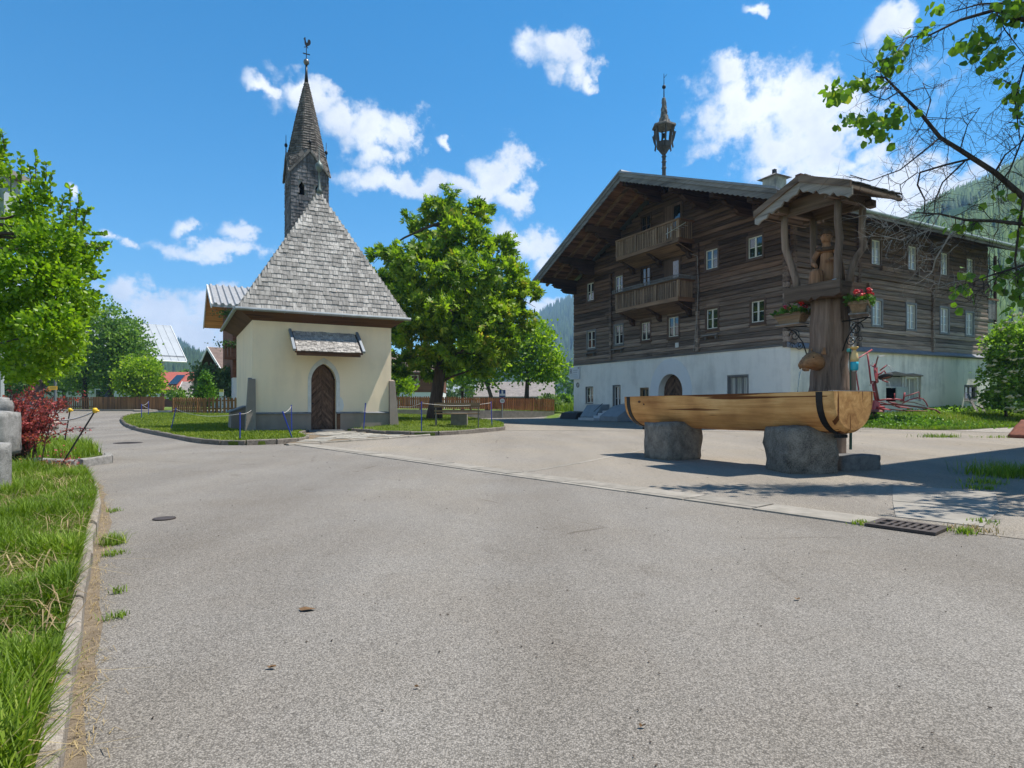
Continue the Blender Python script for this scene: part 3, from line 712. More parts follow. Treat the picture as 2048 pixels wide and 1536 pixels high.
# tower
tx, ty, th = CW / 2, 3.7, .735
tw0, twz = 5.5, 10.36; pk = 11.22
tower = MB()
sides = [((tx - th, ty - th), (tx + th, ty - th)), ((tx + th, ty - th), (tx + th, ty + th)), ((tx + th, ty + th), (tx - th, ty + th)), ((tx - th, ty + th), (tx - th, ty - th))]
tsh = MB()
for k, (a, b) in enumerate(sides):
    a = Vector(a); b = Vector(b); d = (b - a).normalized(); inn = Vector((-d.y, d.x)); L = 2 * th
    to3 = lambda s, z, a=a, d=d: (a.x + d.x * s, a.y + d.y * s, z)
    outer = [(0, tw0), (L, tw0), (L, twz), (L / 2, pk), (0, twz)]
    holes = []
    for cxs in (.42, 1.07):
        holes.append([(cxs - .115, 9.40), (cxs + .115, 9.40), (cxs + .115, 9.80), (cxs, 9.98), (cxs - .115, 9.80)])
    wall_holes(tower, outer, holes, to3, (inn.x * .25, inn.y * .25, 0))
    nn = Vector((-inn.x, -inn.y, 0))
    def skip(p, a=a, d=d, holes=holes):
        s = (Vector((p.x, p.y)) - a).dot(d); return any(inpoly(s + ds, p.z + dz, h) for h in holes for ds in (-.06, 0, .06) for dz in (.02, .09, .16))
    shingle_rows(to3(0, 7.2), to3(L, 7.2), to3(0, twz - .02), to3(L, twz - .02), .135, .15, tsh, nrm=nn, skip=skip)
    shingle_rows(to3(0, twz), to3(L, twz), to3(L / 2 - .02, pk), to3(L / 2 + .02, pk), .135, .15, tsh, nrm=nn)
tw = tower.build('tower', SHD, ch)
MB().box((tx - .46, ty - .46, 8.5), (tx + .46, ty + .46, 10.5)).build('belfry_dark', VOID, tw)
tsh.build('tower_shingles', m_shingle('tower_shingle', (.06, .055, .055), (.21, .20, .20), .35), tw, fix=False)['kind'] = 'stuff'
# spire over four gables
spm = MB(); ssh = MB(); oz, orad = 11.15, .80
octa = [Vector((tx + orad * math.cos(R(22.5 + 45 * i)), ty + orad * math.sin(R(22.5 + 45 * i)), oz)) for i in range(8)]
octb = [Vector((tx + .42 * math.cos(R(22.5 + 45 * i)), ty + .42 * math.sin(R(22.5 + 45 * i)), 12.9)) for i in range(8)]
top = [Vector((tx + .075 * math.cos(R(22.5 + 45 * i)), ty + .075 * math.sin(R(22.5 + 45 * i)), 14.36)) for i in range(8)]
ctr = Vector((tx, ty, 0))
def face(ps):
    ps = [Vector(p) for p in ps]; spm.add(ps, [tuple(range(len(ps)))])
for i in range(8):
    j = (i + 1) % 8; m = (octa[i] + octa[j]) / 2; nn = Vector((m.x - tx, m.y - ty, .3)).normalized()
    face([octa[i], octa[j], octb[j], octb[i]]); face([octb[i], octb[j], top[j], top[i]])
    shingle_rows(octa[j], octa[i], octb[j], octb[i], .115, .13, ssh, nrm=nn); shingle_rows(octb[j], octb[i], top[j], top[i], .105, .12, ssh, nrm=nn)
ov = th + .07
corners = [Vector((tx + sx * ov, ty + sy * ov, twz - .06)) for sx, sy in ((1, 1), (-1, 1), (-1, -1), (1, -1))]   # at 45, 135, 225, 315 deg
peaks = [Vector((tx + ov * c, ty + ov * s, pk + .05)) for c, s in ((1, 0), (0, 1), (-1, 0), (0, -1))]              # at 0, 90, 180, 270 deg
for i in range(4):
    A = corners[i]; a, b = octa[2 * i], octa[2 * i + 1]           # the two spire corners either side of this tower corner (22.5, 67.5 ...)
    face([A, b, a]); face([A, a, peaks[i]]); face([A, peaks[(i + 1) % 4], b])
    shingle_rows(A, A + Vector((.01, .01, 0)), b, a, .11, .13, ssh, nrm=Vector((A.x - tx, A.y - ty, .6)).normalized())
    for P, q in ((peaks[i], a), (peaks[(i + 1) % 4], b)):
        d = (P - A); side = (q - P)
        nn = d.cross(q - A).normalized(); nn = nn if nn.z > 0 else -nn
        shingle_rows(A, P, A.lerp(q, .98), q, .11, .13, ssh, nrm=nn)
        spm.beam(A, P, .05, .07)
for i in range(4):
    face([octa[(2 * i - 1) % 8], octa[2 * i], peaks[i]])
sp = spm.build('spire', SHD, ch)
ssh.build('spire_shingles', m_shingle('spire_shingle', (.045, .038, .033), (.18, .16, .14), .4), sp, fix=False)['kind'] = 'stuff'
for P in peaks:
    MB().lathe([(.03, -.1), (.025, .0), (.02, .25), (.05, .27), (.065, .33), (.05, .39), (.015, .42), (.01, .72), (0, .78)], 8, P).build('gable_finial', DARKMETAL, sp, smooth=True)
MB().lathe([(.085, 0), (.055, .35), (.04, .78)], 10, (tx, ty, 14.34)).build('spire_cone', DARKMETAL, sp, smooth=True)
MB().lathe([(.03, -.13), (.08, -.1), (.115, -.03), (.115, .03), (.08, .1), (.02, .13)], 14, (tx, ty, 15.21)).build('spire_ball', m_plain('lead_ball', (.16, .15, .14), .4, .6), sp, smooth=True)
rod = MB().tube([(tx, ty, 15.3), (tx, ty, 15.80)], .016, 6).build('weather_rod', DARKMETAL, sp)
MB().box((tx - .14, ty - .015, 15.53), (tx + .14, ty + .015, 15.565)).build('cross_arm', DARKMETAL, sp)
ck = [(-.12, .42), (-.09, .47), (-.05, .46), (-.045, .38), (-.03, .28), (.0, .2), (.05, .2), (.06, .27), (.08, .36), (.13, .41), (.19, .39), (.23, .31), (.225, .2), (.18, .11), (.1, .05), (.05, .02), (.05, -.03), (.1, -.06), (.09, -.08), (.03, -.06), (.0, -.04), (-.03, -.06), (-.12, -.08), (-.13, -.05), (-.05, -.03), (-.02, .02), (-.07, .07), (-.1, .16), (-.105, .3), (-.125, .34), (-.16, .37), (-.125, .39)]
MB().prism([(tx + x * .75, ty - .012, 15.86 + z * .78) for x, z in ck], (0, .024, 0)).build('weathercock', DARKMETAL, sp)
# patched render by the door
MB().prism([(2.99 + x, -.0015, .77 + z) for x, z in ((0, 0), (.10, .02), (.14, .2), (.11, .38), (.04, .5), (0, .52))], (0, -.004, 0)).build('render_patch', m_plain('pale_patch', (.62, .61, .58), .9), ch)
# ================================================================== farmhouse
hs = thing('farmhouse', 'big old farmhouse with dark log storeys above a white plastered ground floor', 'house', HOUSE, T)
LOGY = m_wood('log_gable', (.028, .016, .010), (.155, .088, .055), 'y', .8, .48, .85, c3=(.37, .285, .225), z0=3.8, z1=8.2, bs=.9)
LOGX = m_wood('log_side', (.028, .016, .010), (.15, .086, .056), 'x', .8, .48, .85, c3=(.40, .31, .245), z0=4.2, z1=8.6, bs=.9)
DKWX = m_wood('old_beam', (.022, .013, .008), (.10, .055, .033), 'x', .8, .2)
DKWY = m_wood('old_board', (.030, .018, .011), (.13, .075, .045), 'y', .8, .3)
TANW = m_wood('tan_board', (.10, .06, .036), (.36, .22, .135), 'y', .8, .25)
TANX = m_wood('tan_soffit', (.075, .036, .018), (.30, .155, .085), 'x', .8, .35)
TANZ = m_wood('tan_baluster', (.13, .085, .055), (.42, .29, .19), 'z', .8, .25)
GREYW = m_wood('grey_board', (.09, .085, .08), (.26, .245, .23), 'y', .8, .2)
GREYX = m_wood('grey_boardx', (.10, .095, .09), (.27, .255, .24), 'x', .8, .2)
WHITEP = m_plaster('white_plaster', (.84, .805, .74), (.62, .59, .54), .8, low=(.1, 1.2, (.50, .49, .46)))
WHITES = m_plaster('white_plaster_side', (.86, .81, .70), (.36, .345, .30), .9, low=(.3, 1.7, (.50, .47, .36)), ns=.42)
TRIMB = m_plain('brown_trim', (.11, .06, .035), .7, ns=6)
TRIMG = m_plain('grey_trim', (.21, .205, .20), .75, ns=6)
CREAM = m_plain('cream_paint', (.72, .70, .60), .5, ns=8, nc=(.58, .56, .48))
PANE = m_glass('window_glass')
PANEC = m_glass('window_curtain', curtain=(.42, .41, .37))
PANEB = m_glass('window_curtain_blue', curtain=(.36, .41, .45))
gp = lambda s, z, d: (-d, s, z)            # gable plane: s along the gable, d outwards
sp_ = lambda s, z, d: (s, -d, z)           # side plane
def bx(mb, f, s0, s1, z0, z1, d0, d1):
    a = Vector(f(s0, z0, d0)); b = Vector(f(s1, z1, d1))
    return mb.box(tuple(min(p, q) for p, q in zip(a, b)), tuple(max(p, q) for p, q in zip(a, b)))
def window(f, s0, s1, z0, z1, trim=TRIMB, frame=CREAM, pane=PANE, rows=2, tw=.09, deep=.06, parent=None, nm='window', front=.03, cols=2, sill=True):
    parent = parent or hs; m = MB()
    for a in ((s0 - tw, s1 + tw, z1, z1 + tw), (s0 - tw, s1 + tw, z0 - tw, z0), (s0 - tw, s0, z0, z1), (s1, s1 + tw, z0, z1)):
        bx(m, f, *a, front, -deep - .12)
    w = m.build(nm, trim, parent)
    m = MB(); fw = .05; d0, d1 = -deep + .02, -deep - .03
    bx(m, f, s0, s1, z1 - fw, z1, d0, d1); bx(m, f, s0, s1, z0, z0 + fw, d0, d1)
    bx(m, f, s0, s0 + fw, z0 + fw, z1 - fw, d0, d1); bx(m, f, s1 - fw, s1, z0 + fw, z1 - fw, d0, d1)
    for c in range(1, cols):
        c = s0 + (s1 - s0) * c / cols; bx(m, f, c - .045, c + .045, z0 + fw, z1 - fw, d0 - .005, d1)
    for r in range(1, rows):
        z = z0 + (z1 - z0) * r / rows; bx(m, f, s0 + fw, s1 - fw, z - .013, z + .013, d0 - .01, d1)
    m.build('sash', frame, w)
    for c in range(cols):
        for r in range(rows):
            a = s0 + (s1 - s0) * c / cols + .046; b = s0 + (s1 - s0) * (c + 1) / cols - .046
            za = z0 + (z1 - z0) * r / rows + .014; zb = z0 + (z1 - z0) * (r + 1) / rows - .014
            m = MB(); t = random.uniform(-.004, .004)
            m.add([f(a, za, -deep - .015 + t), f(b, za, -deep - .015 - t), f(b, zb, -deep - .015 - t), f(a, zb, -deep - .015 + t)], [(0, 1, 2, 3)])
            m.build('pane', pane, w, fix=False)
    if sill:
        m = MB(); bx(m, f, s0 - tw - .03, s1 + tw + .03, z0 - tw - .035, z0 - tw + .0, front + .05, -.05); m.build('sill', trim, w)
    return w
# ---- ground floor walls
LT = 3.66
gw = MB()
arch_in = [(8.48, 0.02), (6.59, 0.02)] + [(7.535 - .945 * math.cos(R(a)), 1.72 + .95 * math.sin(R(a))) for a in range(0, 181, 12)]
g_holes = [rect2(14.74, 1.05, 15.64, 2.17), rect2(11.90, .62, 12.72, 2.2), rect2(9.32, 1.1, 10.11, 1.98), rect2(2.2, 1.25, 3.52, 2.44), arch_in]
wall_holes(gw, rect2(0, -.3, 17.0, LT), g_holes, lambda s, z: (-.10, s, z), (.42, 0, 0))
s_holes = [rect2(6.98, 1.15, 10.05, 2.46), rect2(14.2, 1.22, 15.55, 2.08), rect2(1.6, 1.3, 2.6, 2.2)]
gw.mi = [0] * len(gw.f)
wall_holes(gw, rect2(-.10, -.3, 16.9, LT - .1), s_holes[:2], lambda s, z: (s, -.10, z), (0, .42, 0), 1)
gw.add([(-.10, 17.0, -.3), (16.9, 17.0, -.3), (16.9, 17.0, LT), (-.10, 17.0, LT)], [(0, 1, 2, 3)])
gw.add([(16.9, -.10, -.3), (16.9, 17.0, -.3), (16.9, 17.0, LT), (16.9, -.10, LT)], [(0, 1, 2, 3)])
gw.add([(-.10, -.10, LT - .02), (16.9, -.10, LT - .02), (16.9, 17, LT - .02), (-.1, 17, LT - .02)], [(0, 1, 2, 3)])
gw.add([(-.10, -.10, -.3), (-.10, 0, -.3), (-.10, 0, LT), (-.10, -.10, LT)], [(0, 1, 2, 3)])
gw.build('ground_floor_wall', [WHITEP, WHITES], hs)
MB().box((.35, .35, .0), (16.5, 16.6, LT - .1)).build('dark_interior', VOID, hs)
gq = lambda s, z, d: (-.10 - d, s, z); sq = lambda s, z, d: (s, -.10 - d, z)
window(gq, 14.80, 15.58, 1.09, 2.11, TRIMG, CREAM, PANE, 2, .05, .12, front=-.02)
window(gq, 11.98, 12.64, .64, 2.12, TRIMG, m_plain('white_paint', (.68, .69, .68), .5), PANE, 2, .06, .15, nm='glazed_door', front=-.02, sill=False)
window(gq, 9.38, 10.05, 1.14, 1.92, m_plain('ochre_trim', (.33, .22, .11), .7, ns=5), bpy.data.materials['ochre_trim'], PANE, 1, .05, .14, front=-.02)
window(gq, 2.28, 3.44, 1.32, 2.36, TRIMG, TRIMG, PANEC, 1, .06, .12, front=.0, cols=3)
# broken-down double window of the side wall: board, casement and loose sheet
window(sq, 8.75, 9.75, 1.25, 2.36, CREAM, CREAM, PANEC, 1, .07, .16, front=-.02)
m = MB(); bx(m, sq, 7.05, 8.55, 1.85, 2.4, -.16, -.2); m.build('window_board', m_plain('grey_board_plain', (.34, .34, .31), .8, ns=4), hs)
m = MB(); bx(m, sq, 7.75, 8.75, 1.15, 1.88, .02, .06); m.build('loose_sheet', m_plain('dusty_sheet', (.44, .48, .44), .4, ns=3), hs)
m = MB(); bx(m, sq, 7.05, 8.6, 1.84, 1.90, -.1, -.2); bx(m, sq, 8.56, 8.66, 1.2, 2.42, -.1, -.2); m.build('window_post', CREAM, hs)
MB().prism([(6.7, -.105, 2.46), (10.15, -.105, 2.46), (10.15, -.105, 2.52), (9.2, -.105, 2.60), (8.6, -.105, 2.56), (7.7, -.105, 2.66), (7.0, -.105, 2.56)], (0, -.05, 0)).build('broken_lintel', PLINTH, hs)
window(sq, 14.35, 15.40, 1.30, 2.0, GREYX, GREYX, PANE, 2, .09, .1, front=-.01)
# arched doorway
m = MB(); oo = [(7.535 - 1.63 * math.cos(R(a)), 1.72 + 1.80 * math.sin(R(a))) for a in range(0, 181, 9)]; ii = [(7.535 - .95 * math.cos(R(a)), 1.72 + .955 * math.sin(R(a))) for a in range(0, 181, 9)]
oo = [(5.905, 0)] + oo + [(9.165, 0)]; ii = [(6.585, 0)] + ii + [(8.485, 0)]; q = len(oo)
vs = [(-.125, s, z) for s, z in oo] + [(-.125, s, z) for s, z in ii] + [(-.09, s, z) for s, z in oo]
fs = []
for i in range(q - 1): fs += [(i, i + 1, q + i + 1, q + i), (2*q+i, 2*q+i+1, i+1, i)]
m.add(vs, fs).build('door_arch', m_plaster('white_arch', (.74, .75, .76), (.6, .6, .6), .4), hs)
dl = [(6.62, .05), (8.45, .05)] + [(7.535 + .915 * math.cos(R(a)), 1.70 + .93 * math.sin(R(a))) for a in range(0, 181, 12)]
ad = MB().prism([(.29, s, z) for s, z in dl], (.05, 0, 0)).build('arched_door', BROWNZ, hs)
for sg in (-1, 1):
    for k in range(16):
        z = .0 + k * .2; c = []
        a0 = a1 = None
        for j in range(31):
            t_ = j / 30; y = 7.535 + sg * (.01 + .88 * t_); zz = z - .75 + (1 - t_) * .9 * (1 if True else 0)
            if inpoly(y, zz + .075, dl) and inpoly(y, zz - .075, dl): a0 = t_ if a0 is None else a0; a1 = t_
        if a0 is not None and a1 - a0 > .1:
            g = lambda t_, e: (.29, 7.535 + sg * (.01 + .88 * t_), z - .75 + (1 - t_) * .9 + e)
            MB().prism([g(a0, -.09), g(a1, -.09), g(a1, .09), g(a0, .09)], (-.03, 0, 0)).build('door_board', BROWNZ, ad)
# weather ledge along the long side
MB().add([(-.18, -.26, LT - .12), (17.0, -.26, LT - .02), (17.0, .02, LT + .18), (-.18, .02, LT + .14), (-.18, -.24, LT - .17), (17.0, -.24, LT - .07), (17, .02, LT - .05), (-.18, .02, LT - .1)],
         [(0,1,2,3),(7,6,5,4),(0,4,5,1),(1,5,6,2),(2,6,7,3),(3,7,4,0)]).build('weather_ledge', m_plain('ledge_board', (.21, .215, .235), .7, ns=4), hs)
MB().box((-.14, -.1, LT - .04), (.05, 17.05, LT + .05)).build('sill_beam', GREYW, hs)
# ---- log storeys
AY, AZ = 8.51, 13.20
def roof_z(y): return AZ - (.455 * (y - AY) if y > AY else .392 * (AY - y))
GW = [(14.66, 15.53, 4.70, 5.80, TRIMG), (11.80, 12.58, 4.72, 5.86, TRIMG), (9.29, 10.07, 4.74, 5.76, TRIMB), (6.99, 7.79, 4.72, 5.80, TRIMB), (4.21, 4.96, 4.86, 5.86, TRIMB), (1.38, 2.12, 4.87, 5.87, TRIMB),
      (14.80, 15.56, 7.84, 8.98, TRIMB), (11.80, 12.53, 7.74, 8.90, TRIMB), (4.21, 5.01, 7.92, 8.90, TRIMB), (1.49, 2.31, 7.94, 8.92, TRIMB),
      (9.32, 10.07, 7.75, 8.96, DKWY), (9.28, 10.07, 10.9, 11.95, DKWY)]
GD = [(6.85, 8.07, 6.70, 8.98, 'balcony_door'), (6.74, 8.07, 9.72, 11.98, 'balcony_door')]
SW = [(5.95, 6.67, 7.90, 9.10, TRIMB, PANEB), (9.04, 9.78, 7.95, 9.16, TRIMB, PANEB), (12.04, 12.73, 7.98, 9.15, TRIMB, PANEB), (14.65, 15.33, 7.95, 9.12, TRIMB, PANEB),
      (6.02, 6.77, 4.92, 6.13, TRIMG, PANEC), (8.93, 9.69, 4.89, 6.14, TRIMG, PANEC), (12.04, 12.80, 4.88, 6.18, TRIMG, PANEC), (14.59, 15.33, 4.88, 6.10, TRIMG, PANEC)]
CH = .238
def log(f, s0, s1, z, h, mat, out=0.0, back=.26):
    """squared log, its face slightly round and uneven"""
    if s1 - s0 < .06: return
    g = .007; n = 2; vs = []
    prof = [(-back, z + g), (-.022, z + g), (0, z + h * .10), (.010, z + h * .5), (0, z + h * .90), (-.022, z + h - g), (-back, z + h - g)]
    j1, j2 = random.uniform(-.018, .018), random.uniform(-.018, .018)
    for s, j in ((s0, j1), (s1, j2)):
        for d, zz in prof: vs.append(f(s, zz, d + j + out if d > -.2 else d))
    k = len(prof)
    fs = [tuple(range(k)), tuple(range(k, 2 * k))[::-1]] + [(i, (i + 1) % k, (i + 1) % k + k, i + k) for i in range(k)]
    MB().add(vs, fs).build('log', mat, hs)
def segs(s0, s1, z, h, rects):
    cuts = [(a - .02, b + .02) for a, b, c, d in rects if z + h > c - .10 and z < d + .10]; out = []; cur = s0
    for a, b in sorted(cuts):
        if a > cur: out.append((cur, a))
        cur = max(cur, b)
    if s1 > cur: out.append((cur, s1))
    return out
grects = [w[:4] for w in GW] + [d[:4] for d in GD]; srects = [w[:4] for w in SW]
z = LT + .05; i = 0
while z < 13.0:
    h = CH * random.uniform(.92, 1.08); zt = z + h
    y0, y1 = -.17, 17.17
    if zt > roof_z(-.17): y0 = AY - (AZ - zt) / .392
    if zt > roof_z(17.17): y1 = AY + (AZ - zt) / .455
    if y1 - y0 > .3:
        for a, b in segs(y0, y1, z, h, grects):
            if b - a > 9: 
                c = a + (b - a) * random.uniform(.35, .65); log(gp, a, c - .004, z, h, LOGY); log(gp, c + .004, b, z, h, LOGY)
            else: log(gp, a, b, z, h, LOGY)
    z = zt
z = LT - .10
while z < 10.12:
    h = CH * random.uniform(.92, 1.08)
    out = .09 if 7.1 < z < 7.65 else 0
    for a, b in segs(-.17, 16.95, z, h, srects): log(sp_, a, b, z, h, LOGX, out)
    z += h
# log ends of the inner cross walls
for f, s, mat, zt in ((gp, 5.55, LOGX, 9.3), (gp, 12.95, LOGX, 9.0), (sp_, 4.89, LOGY, 9.6), (sp_, 11.25, LOGY, 9.6)):
    z = LT + .12
    while z < zt:
        if not any(a - .1 < s < b + .1 and c - .1 < z < d + .1 for a, b, c, d in (grects if f is gp else srects)):
            m = MB(); bx(m, f, s - .10, s + .10, z, z + .21, .10 + random.uniform(0, .03), -.02); m.build('log_end', mat, hs)
        z += CH * 1.98 / 2 * 1.0 + .0
MB().prism([(.12, -.02, LT), (.12, 17.02, LT), (.12, 17.02, roof_z(17.02)), (.12, AY, AZ), (.12, -.02, roof_z(-.02))], (.05, 0, 0)).build('inner_wall', VOID, hs)
MB().box((.12, .12, LT), (16.85, .2, 9.8)).build('inner_wall', VOID, hs)
MB().add([(16.9, 0, LT), (16.9, 17, LT), (16.9, 17, roof_z(17)), (16.9, AY, AZ), (16.9, 0, roof_z(0))], [(0, 1, 2, 3, 4)]).build('rear_wall', LOGY, hs)
MB().box((.1, 16.8, LT), (16.9, 17.0, 9.4)).build('rear_wall', LOGX, hs)
for k, (a, b, c, d, tr) in enumerate(GW):
    dark = tr is DKWY
    for za, zb in ((d + .0, d + .38), (c - .40, c)): log(lambda s, z, dd: gp(s, z, dd - .014), a - .06, b + .06, za, zb - za, LOGY, 0, .2)
    w = window(gp, a, b, c, d, tr, DKWY if dark else CREAM, PANE, 2, .10, .05)
    if k in (0, 1, 4):
        m = MB(); bx(m, gp, a - .15, b + .15, c - .36, c - .30, .22, 0); bx(m, gp, a + .0, a + .06, c - .55, c - .36, .16, 0); bx(m, gp, b - .06, b, c - .55, c - .36, .16, 0); m.build('flower_shelf', GREYW, w)
for a, b, c, d, tr, pn in SW:
    for za, zb in ((d, d + .38), (c - .40, c)): log(lambda s, z, dd: sp_(s, z, dd - .014), a - .06, b + .06, za, zb - za, LOGX, 0, .2)
    window(sp_, a, b, c, d, tr, CREAM, pn, 3, .11, .05, sill=False)
for a, b, c, d, nm in GD:
    m = MB(); bx(m, gp, a - .1, b + .1, c, d + .1, .02, -.02); w = m.build(nm, DKWY, hs)
    m = MB(); bx(m, gp, a, b, c, d, .035, .02); m.build('door_leaf', BROWNZ, w)
    m = MB(); bx(m, gp, a + .1, (a + b) / 2 - .08, c + 1.0, d - .15, .045, .03); m.build('pane', PANE, w)
# ---- balconies
def balcony(z0, z1, y0, y1, pr, lattice):
    m = MB(); m.box((-pr, y0, z0), (0, y1, z0 + .10)); b = m.build('balcony', TANW, hs)
    for x in (-pr - .03,): MB().box((x - .04, y0 - .03, z0 - .06), (x + .04, y1 + .03, z0 + .16)).build('edge_beam', TANW, b)
    for y in (y0, y1): MB().box((-pr + .02, y - .05, z0 - .06), (.0, y + .05, z0 + .16)).build('edge_beam', TANX, b)
    rt = z1 - (.0 if not lattice else .14)
    MB().box((-pr - .09, y0 - .08, rt - .09), (-pr + .05, y1 + .08, rt)).build('hand_rail', TANW, b)
    for y in (y0, y1): MB().box((-pr + .05, y - .06, rt - .09), (0, y + .06, rt)).build('hand_rail', TANX, b)
    n = 4
    for i in range(n):
        y = y0 + (y1 - y0) * i / (n - 1); MB().box((-pr - .07, y - .07, z0 + .16), (-pr + .05, y + .07, rt - .09)).build('rail_post', TANZ, b)
    y = y0 + .17; bm_ = MB().box((-.012, -.032, 0), (.012, .032, rt - .09 - z0 - .16)); first = None
    while y < y1 - .1:
        if all(abs(y - (y0 + (y1 - y0) * i / (n - 1))) > .1 for i in range(n)):
            if first is None: first = bm_.build('baluster', TANZ, b); first.location = (-pr - .01, y, z0 + .16)
            else: o = inst('baluster', first.data, b, Matrix.Translation((-pr - .01, y, z0 + .16)))
        y += .135
    for ys in (y0, y1):
        x = -pr + .2
        while x < -.08:
            o = inst('baluster', first.data, b, Matrix.Translation((x, ys, z0 + .16)) @ Matrix.Rotation(R(90), 4, 'Z')); x += .135 if not lattice else .075
    # consoles and boards below
    for y in (y0 + .25, (y0 + y1) / 2, y1 - .25):
        MB().prism([(0, y - .11, z0 - .06), (-pr + .08, y - .11, z0 - .06), (-pr + .1, y - .11, z0 - .16), (-pr * .62, y - .11, z0 - .24), (-pr * .5, y - .11, z0 - .40), (-pr * .28, y - .11, z0 - .46), (-pr * .2, y - .11, z0 - .68), (0, y - .11, z0 - .8)], (0, .22, 0)).build('console', DKWX, b)
    MB().add([(-pr + .0, y0 + .05, z0 - .08), (-pr, y1 - .05, z0 - .08), (-.02, y1 - .05, z0 - .45), (-.02, y0 + .05, z0 - .45)], [(0, 1, 2, 3)]).build('under_boarding', TANW, b)
    if lattice:
        m = MB(); x0 = -pr - .20; za, zb = rt - .02, z1 + .02; yy0, yy1 = y0 - .22, y1 + .22
        m.box((x0, yy0, za), (x0 + .02, yy1, za + .03)); m.box((x0, yy0, zb - .03), (x0 + .02, yy1, zb)); m.box((x0, yy0, za - .012), (x0 + .16, yy1, za))
        y = yy0
        while y < yy1: m.box((x0, y, za + .03), (x0 + .02, y + .025, zb - .03)); y += .085
        for ys in (yy0,):
            m.box((x0 + .02, ys, za), (.0, ys + .02, za + .03)); m.box((x0 + .02, ys, zb - .03), (.0, ys + .02, zb))
            x = x0 + .03
            while x < 0: m.box((x, ys, za + .03), (x + .025, ys + .02, zb - .03)); x += .085
        m.build('flower_box_rail', GREYW, b)
    return b
b1 = balcony(6.45, 7.70, 5.85, 11.0, 1.08, True)
b2 = balcony(9.52, 10.68, 5.85, 11.0, 1.05, False)
m = MB(); m.tube([(-1.25, 6.6, 10.0), (-1.5, 4.9, 10.15)], .02, 5)
for k in range(6): m.tube([(-1.25 - .04 * k, 6.5 - .3 * k, 9.75), (-1.27 - .04 * k, 6.45 - .3 * k, 10.3)], .012, 4) if k in (0, 1) else m.tube([(-1.45 - .04 * k, 6.5 - .3 * k, 10.03), (-1.05 - .04 * k, 6.5 - .3 * k, 10.03)], .008, 4)
m.build('aerial', m_plain('aluminium', (.55, .55, .54), .4, .8), b2)
# ---- roof
RF, RBK = -2.80, 17.9
eL, eR = 17.85, -1.58
def rtop(y): return 13.62 - (.461 * (y - AY) if y > AY else .389 * (AY - y))
CORR = m_plain('roof_sheet', (.25, .255, .26), .5, .2, ns=2, nc=(.17, .175, .18))
m = MB()
for ya, yb in ((AY, eL), (eR, AY)):
    a, b = (ya, yb)
    m.add([(RF, a, rtop(a)), (RBK, a, rtop(a)), (RBK, b, rtop(b)), (RF, b, rtop(b)), (RF, a, rtop(a) - .07), (RBK, a, rtop(a) - .07), (RBK, b, rtop(b) - .07), (RF, b, rtop(b) - .07)],
          [(0,1,2,3),(7,6,5,4),(0,4,5,1),(1,5,6,2),(2,6,7,3),(3,7,4,0)])
rf = m.build('roof', CORR, hs)
m = MB(); x = RF + .05
while x < RBK - .05:                                       # rolls of the sheeting
    for ya, yb in ((AY, eL), (eR, AY)):
        m.beam((x, ya, rtop(ya) + .012), (x, yb, rtop(yb) + .012), .085, .035)
    x += .18
m.build('roof_rolls', CORR, rf, fix=False)['kind'] = 'stuff'
MB().tube([(RF, AY, rtop(AY) + .03), (RBK, AY, rtop(AY) + .03)], .12, 8).build('ridge_cap', CORR, rf)
def verge_trim(dx, z0, h, th, mat, scallop, nm):
    for ya, yb in ((AY, eL), (AY, eR)):
        n = 70; top = []; bot = []
        L = abs(yb - ya)
        for i in range(n + 1):
            y = ya + (yb - ya) * i / n; zz = rtop(y) + z0; top.append((RF + dx, y, zz))
            d = h + (.055 * abs(math.sin(math.pi * i / 2.0 + .0)) if scallop else 0); bot.append((RF + dx, y, zz - d))
        q = n + 1; vs = top + bot + [(x + th, y, z) for x, y, z in top] + [(x + th, y, z) for x, y, z in bot]; fs = []
        for i in range(n): fs += [(i, i+1, q+i+1, q+i), (2*q+i, 3*q+i, 3*q+i+1, 2*q+i+1), (i, 2*q+i, 2*q+i+1, i+1), (q+i, q+i+1, 3*q+i+1, 3*q+i)]
        fs += [(0, q, 3*q, 2*q), (n, 2*q+n, 3*q+n, q+n)]
        MB().add(vs, fs).build(nm, mat, rf)
verge_trim(-.10, .06, .10, .12, CORR, False, 'verge_cap')
verge_trim(-.05, -.03, .20, .05, GREYW, False, 'verge_board')
verge_trim(-.005, -.20, .26, .045, GREYW, True, 'scalloped_board')
# under the overhang: boards, rafters, purlins on carved consoles
for ya, yb, k in ((AY + .1, eL - .05, 42), (AY - .1, eR + .05, 44)):
    for i in range(k):
        y = ya + (yb - ya) * (i + .5) / k; w = abs(yb - ya) / k * .5 - .006; zz = rtop(y) - .105
        sl = -.461 if yb > ya else .389
        MB().add([(RF + .05, y - w, zz - sl * w - .0), (.05, y - w, zz - sl * w), (.05, y + w, zz + sl * w), (RF + .05, y + w, zz + sl * w),
                  (RF + .05, y - w, zz - sl * w + .03), (.05, y - w, zz - sl * w + .03), (.05, y + w, zz + sl * w + .03), (RF + .05, y + w, zz + sl * w + .03)],
                 [(3,2,1,0),(4,5,6,7),(0,1,5,4),(1,2,6,5),(2,3,7,6),(3,0,4,7)]).build('soffit_board', TANX, rf)
for x in (-.75, -1.75):
    for ya, yb in ((AY, eL), (AY, eR)): MB().beam((x, ya, rtop(ya) - .20), (x, yb, rtop(yb) - .20), .15, .17).build('rafter', TANW, rf)
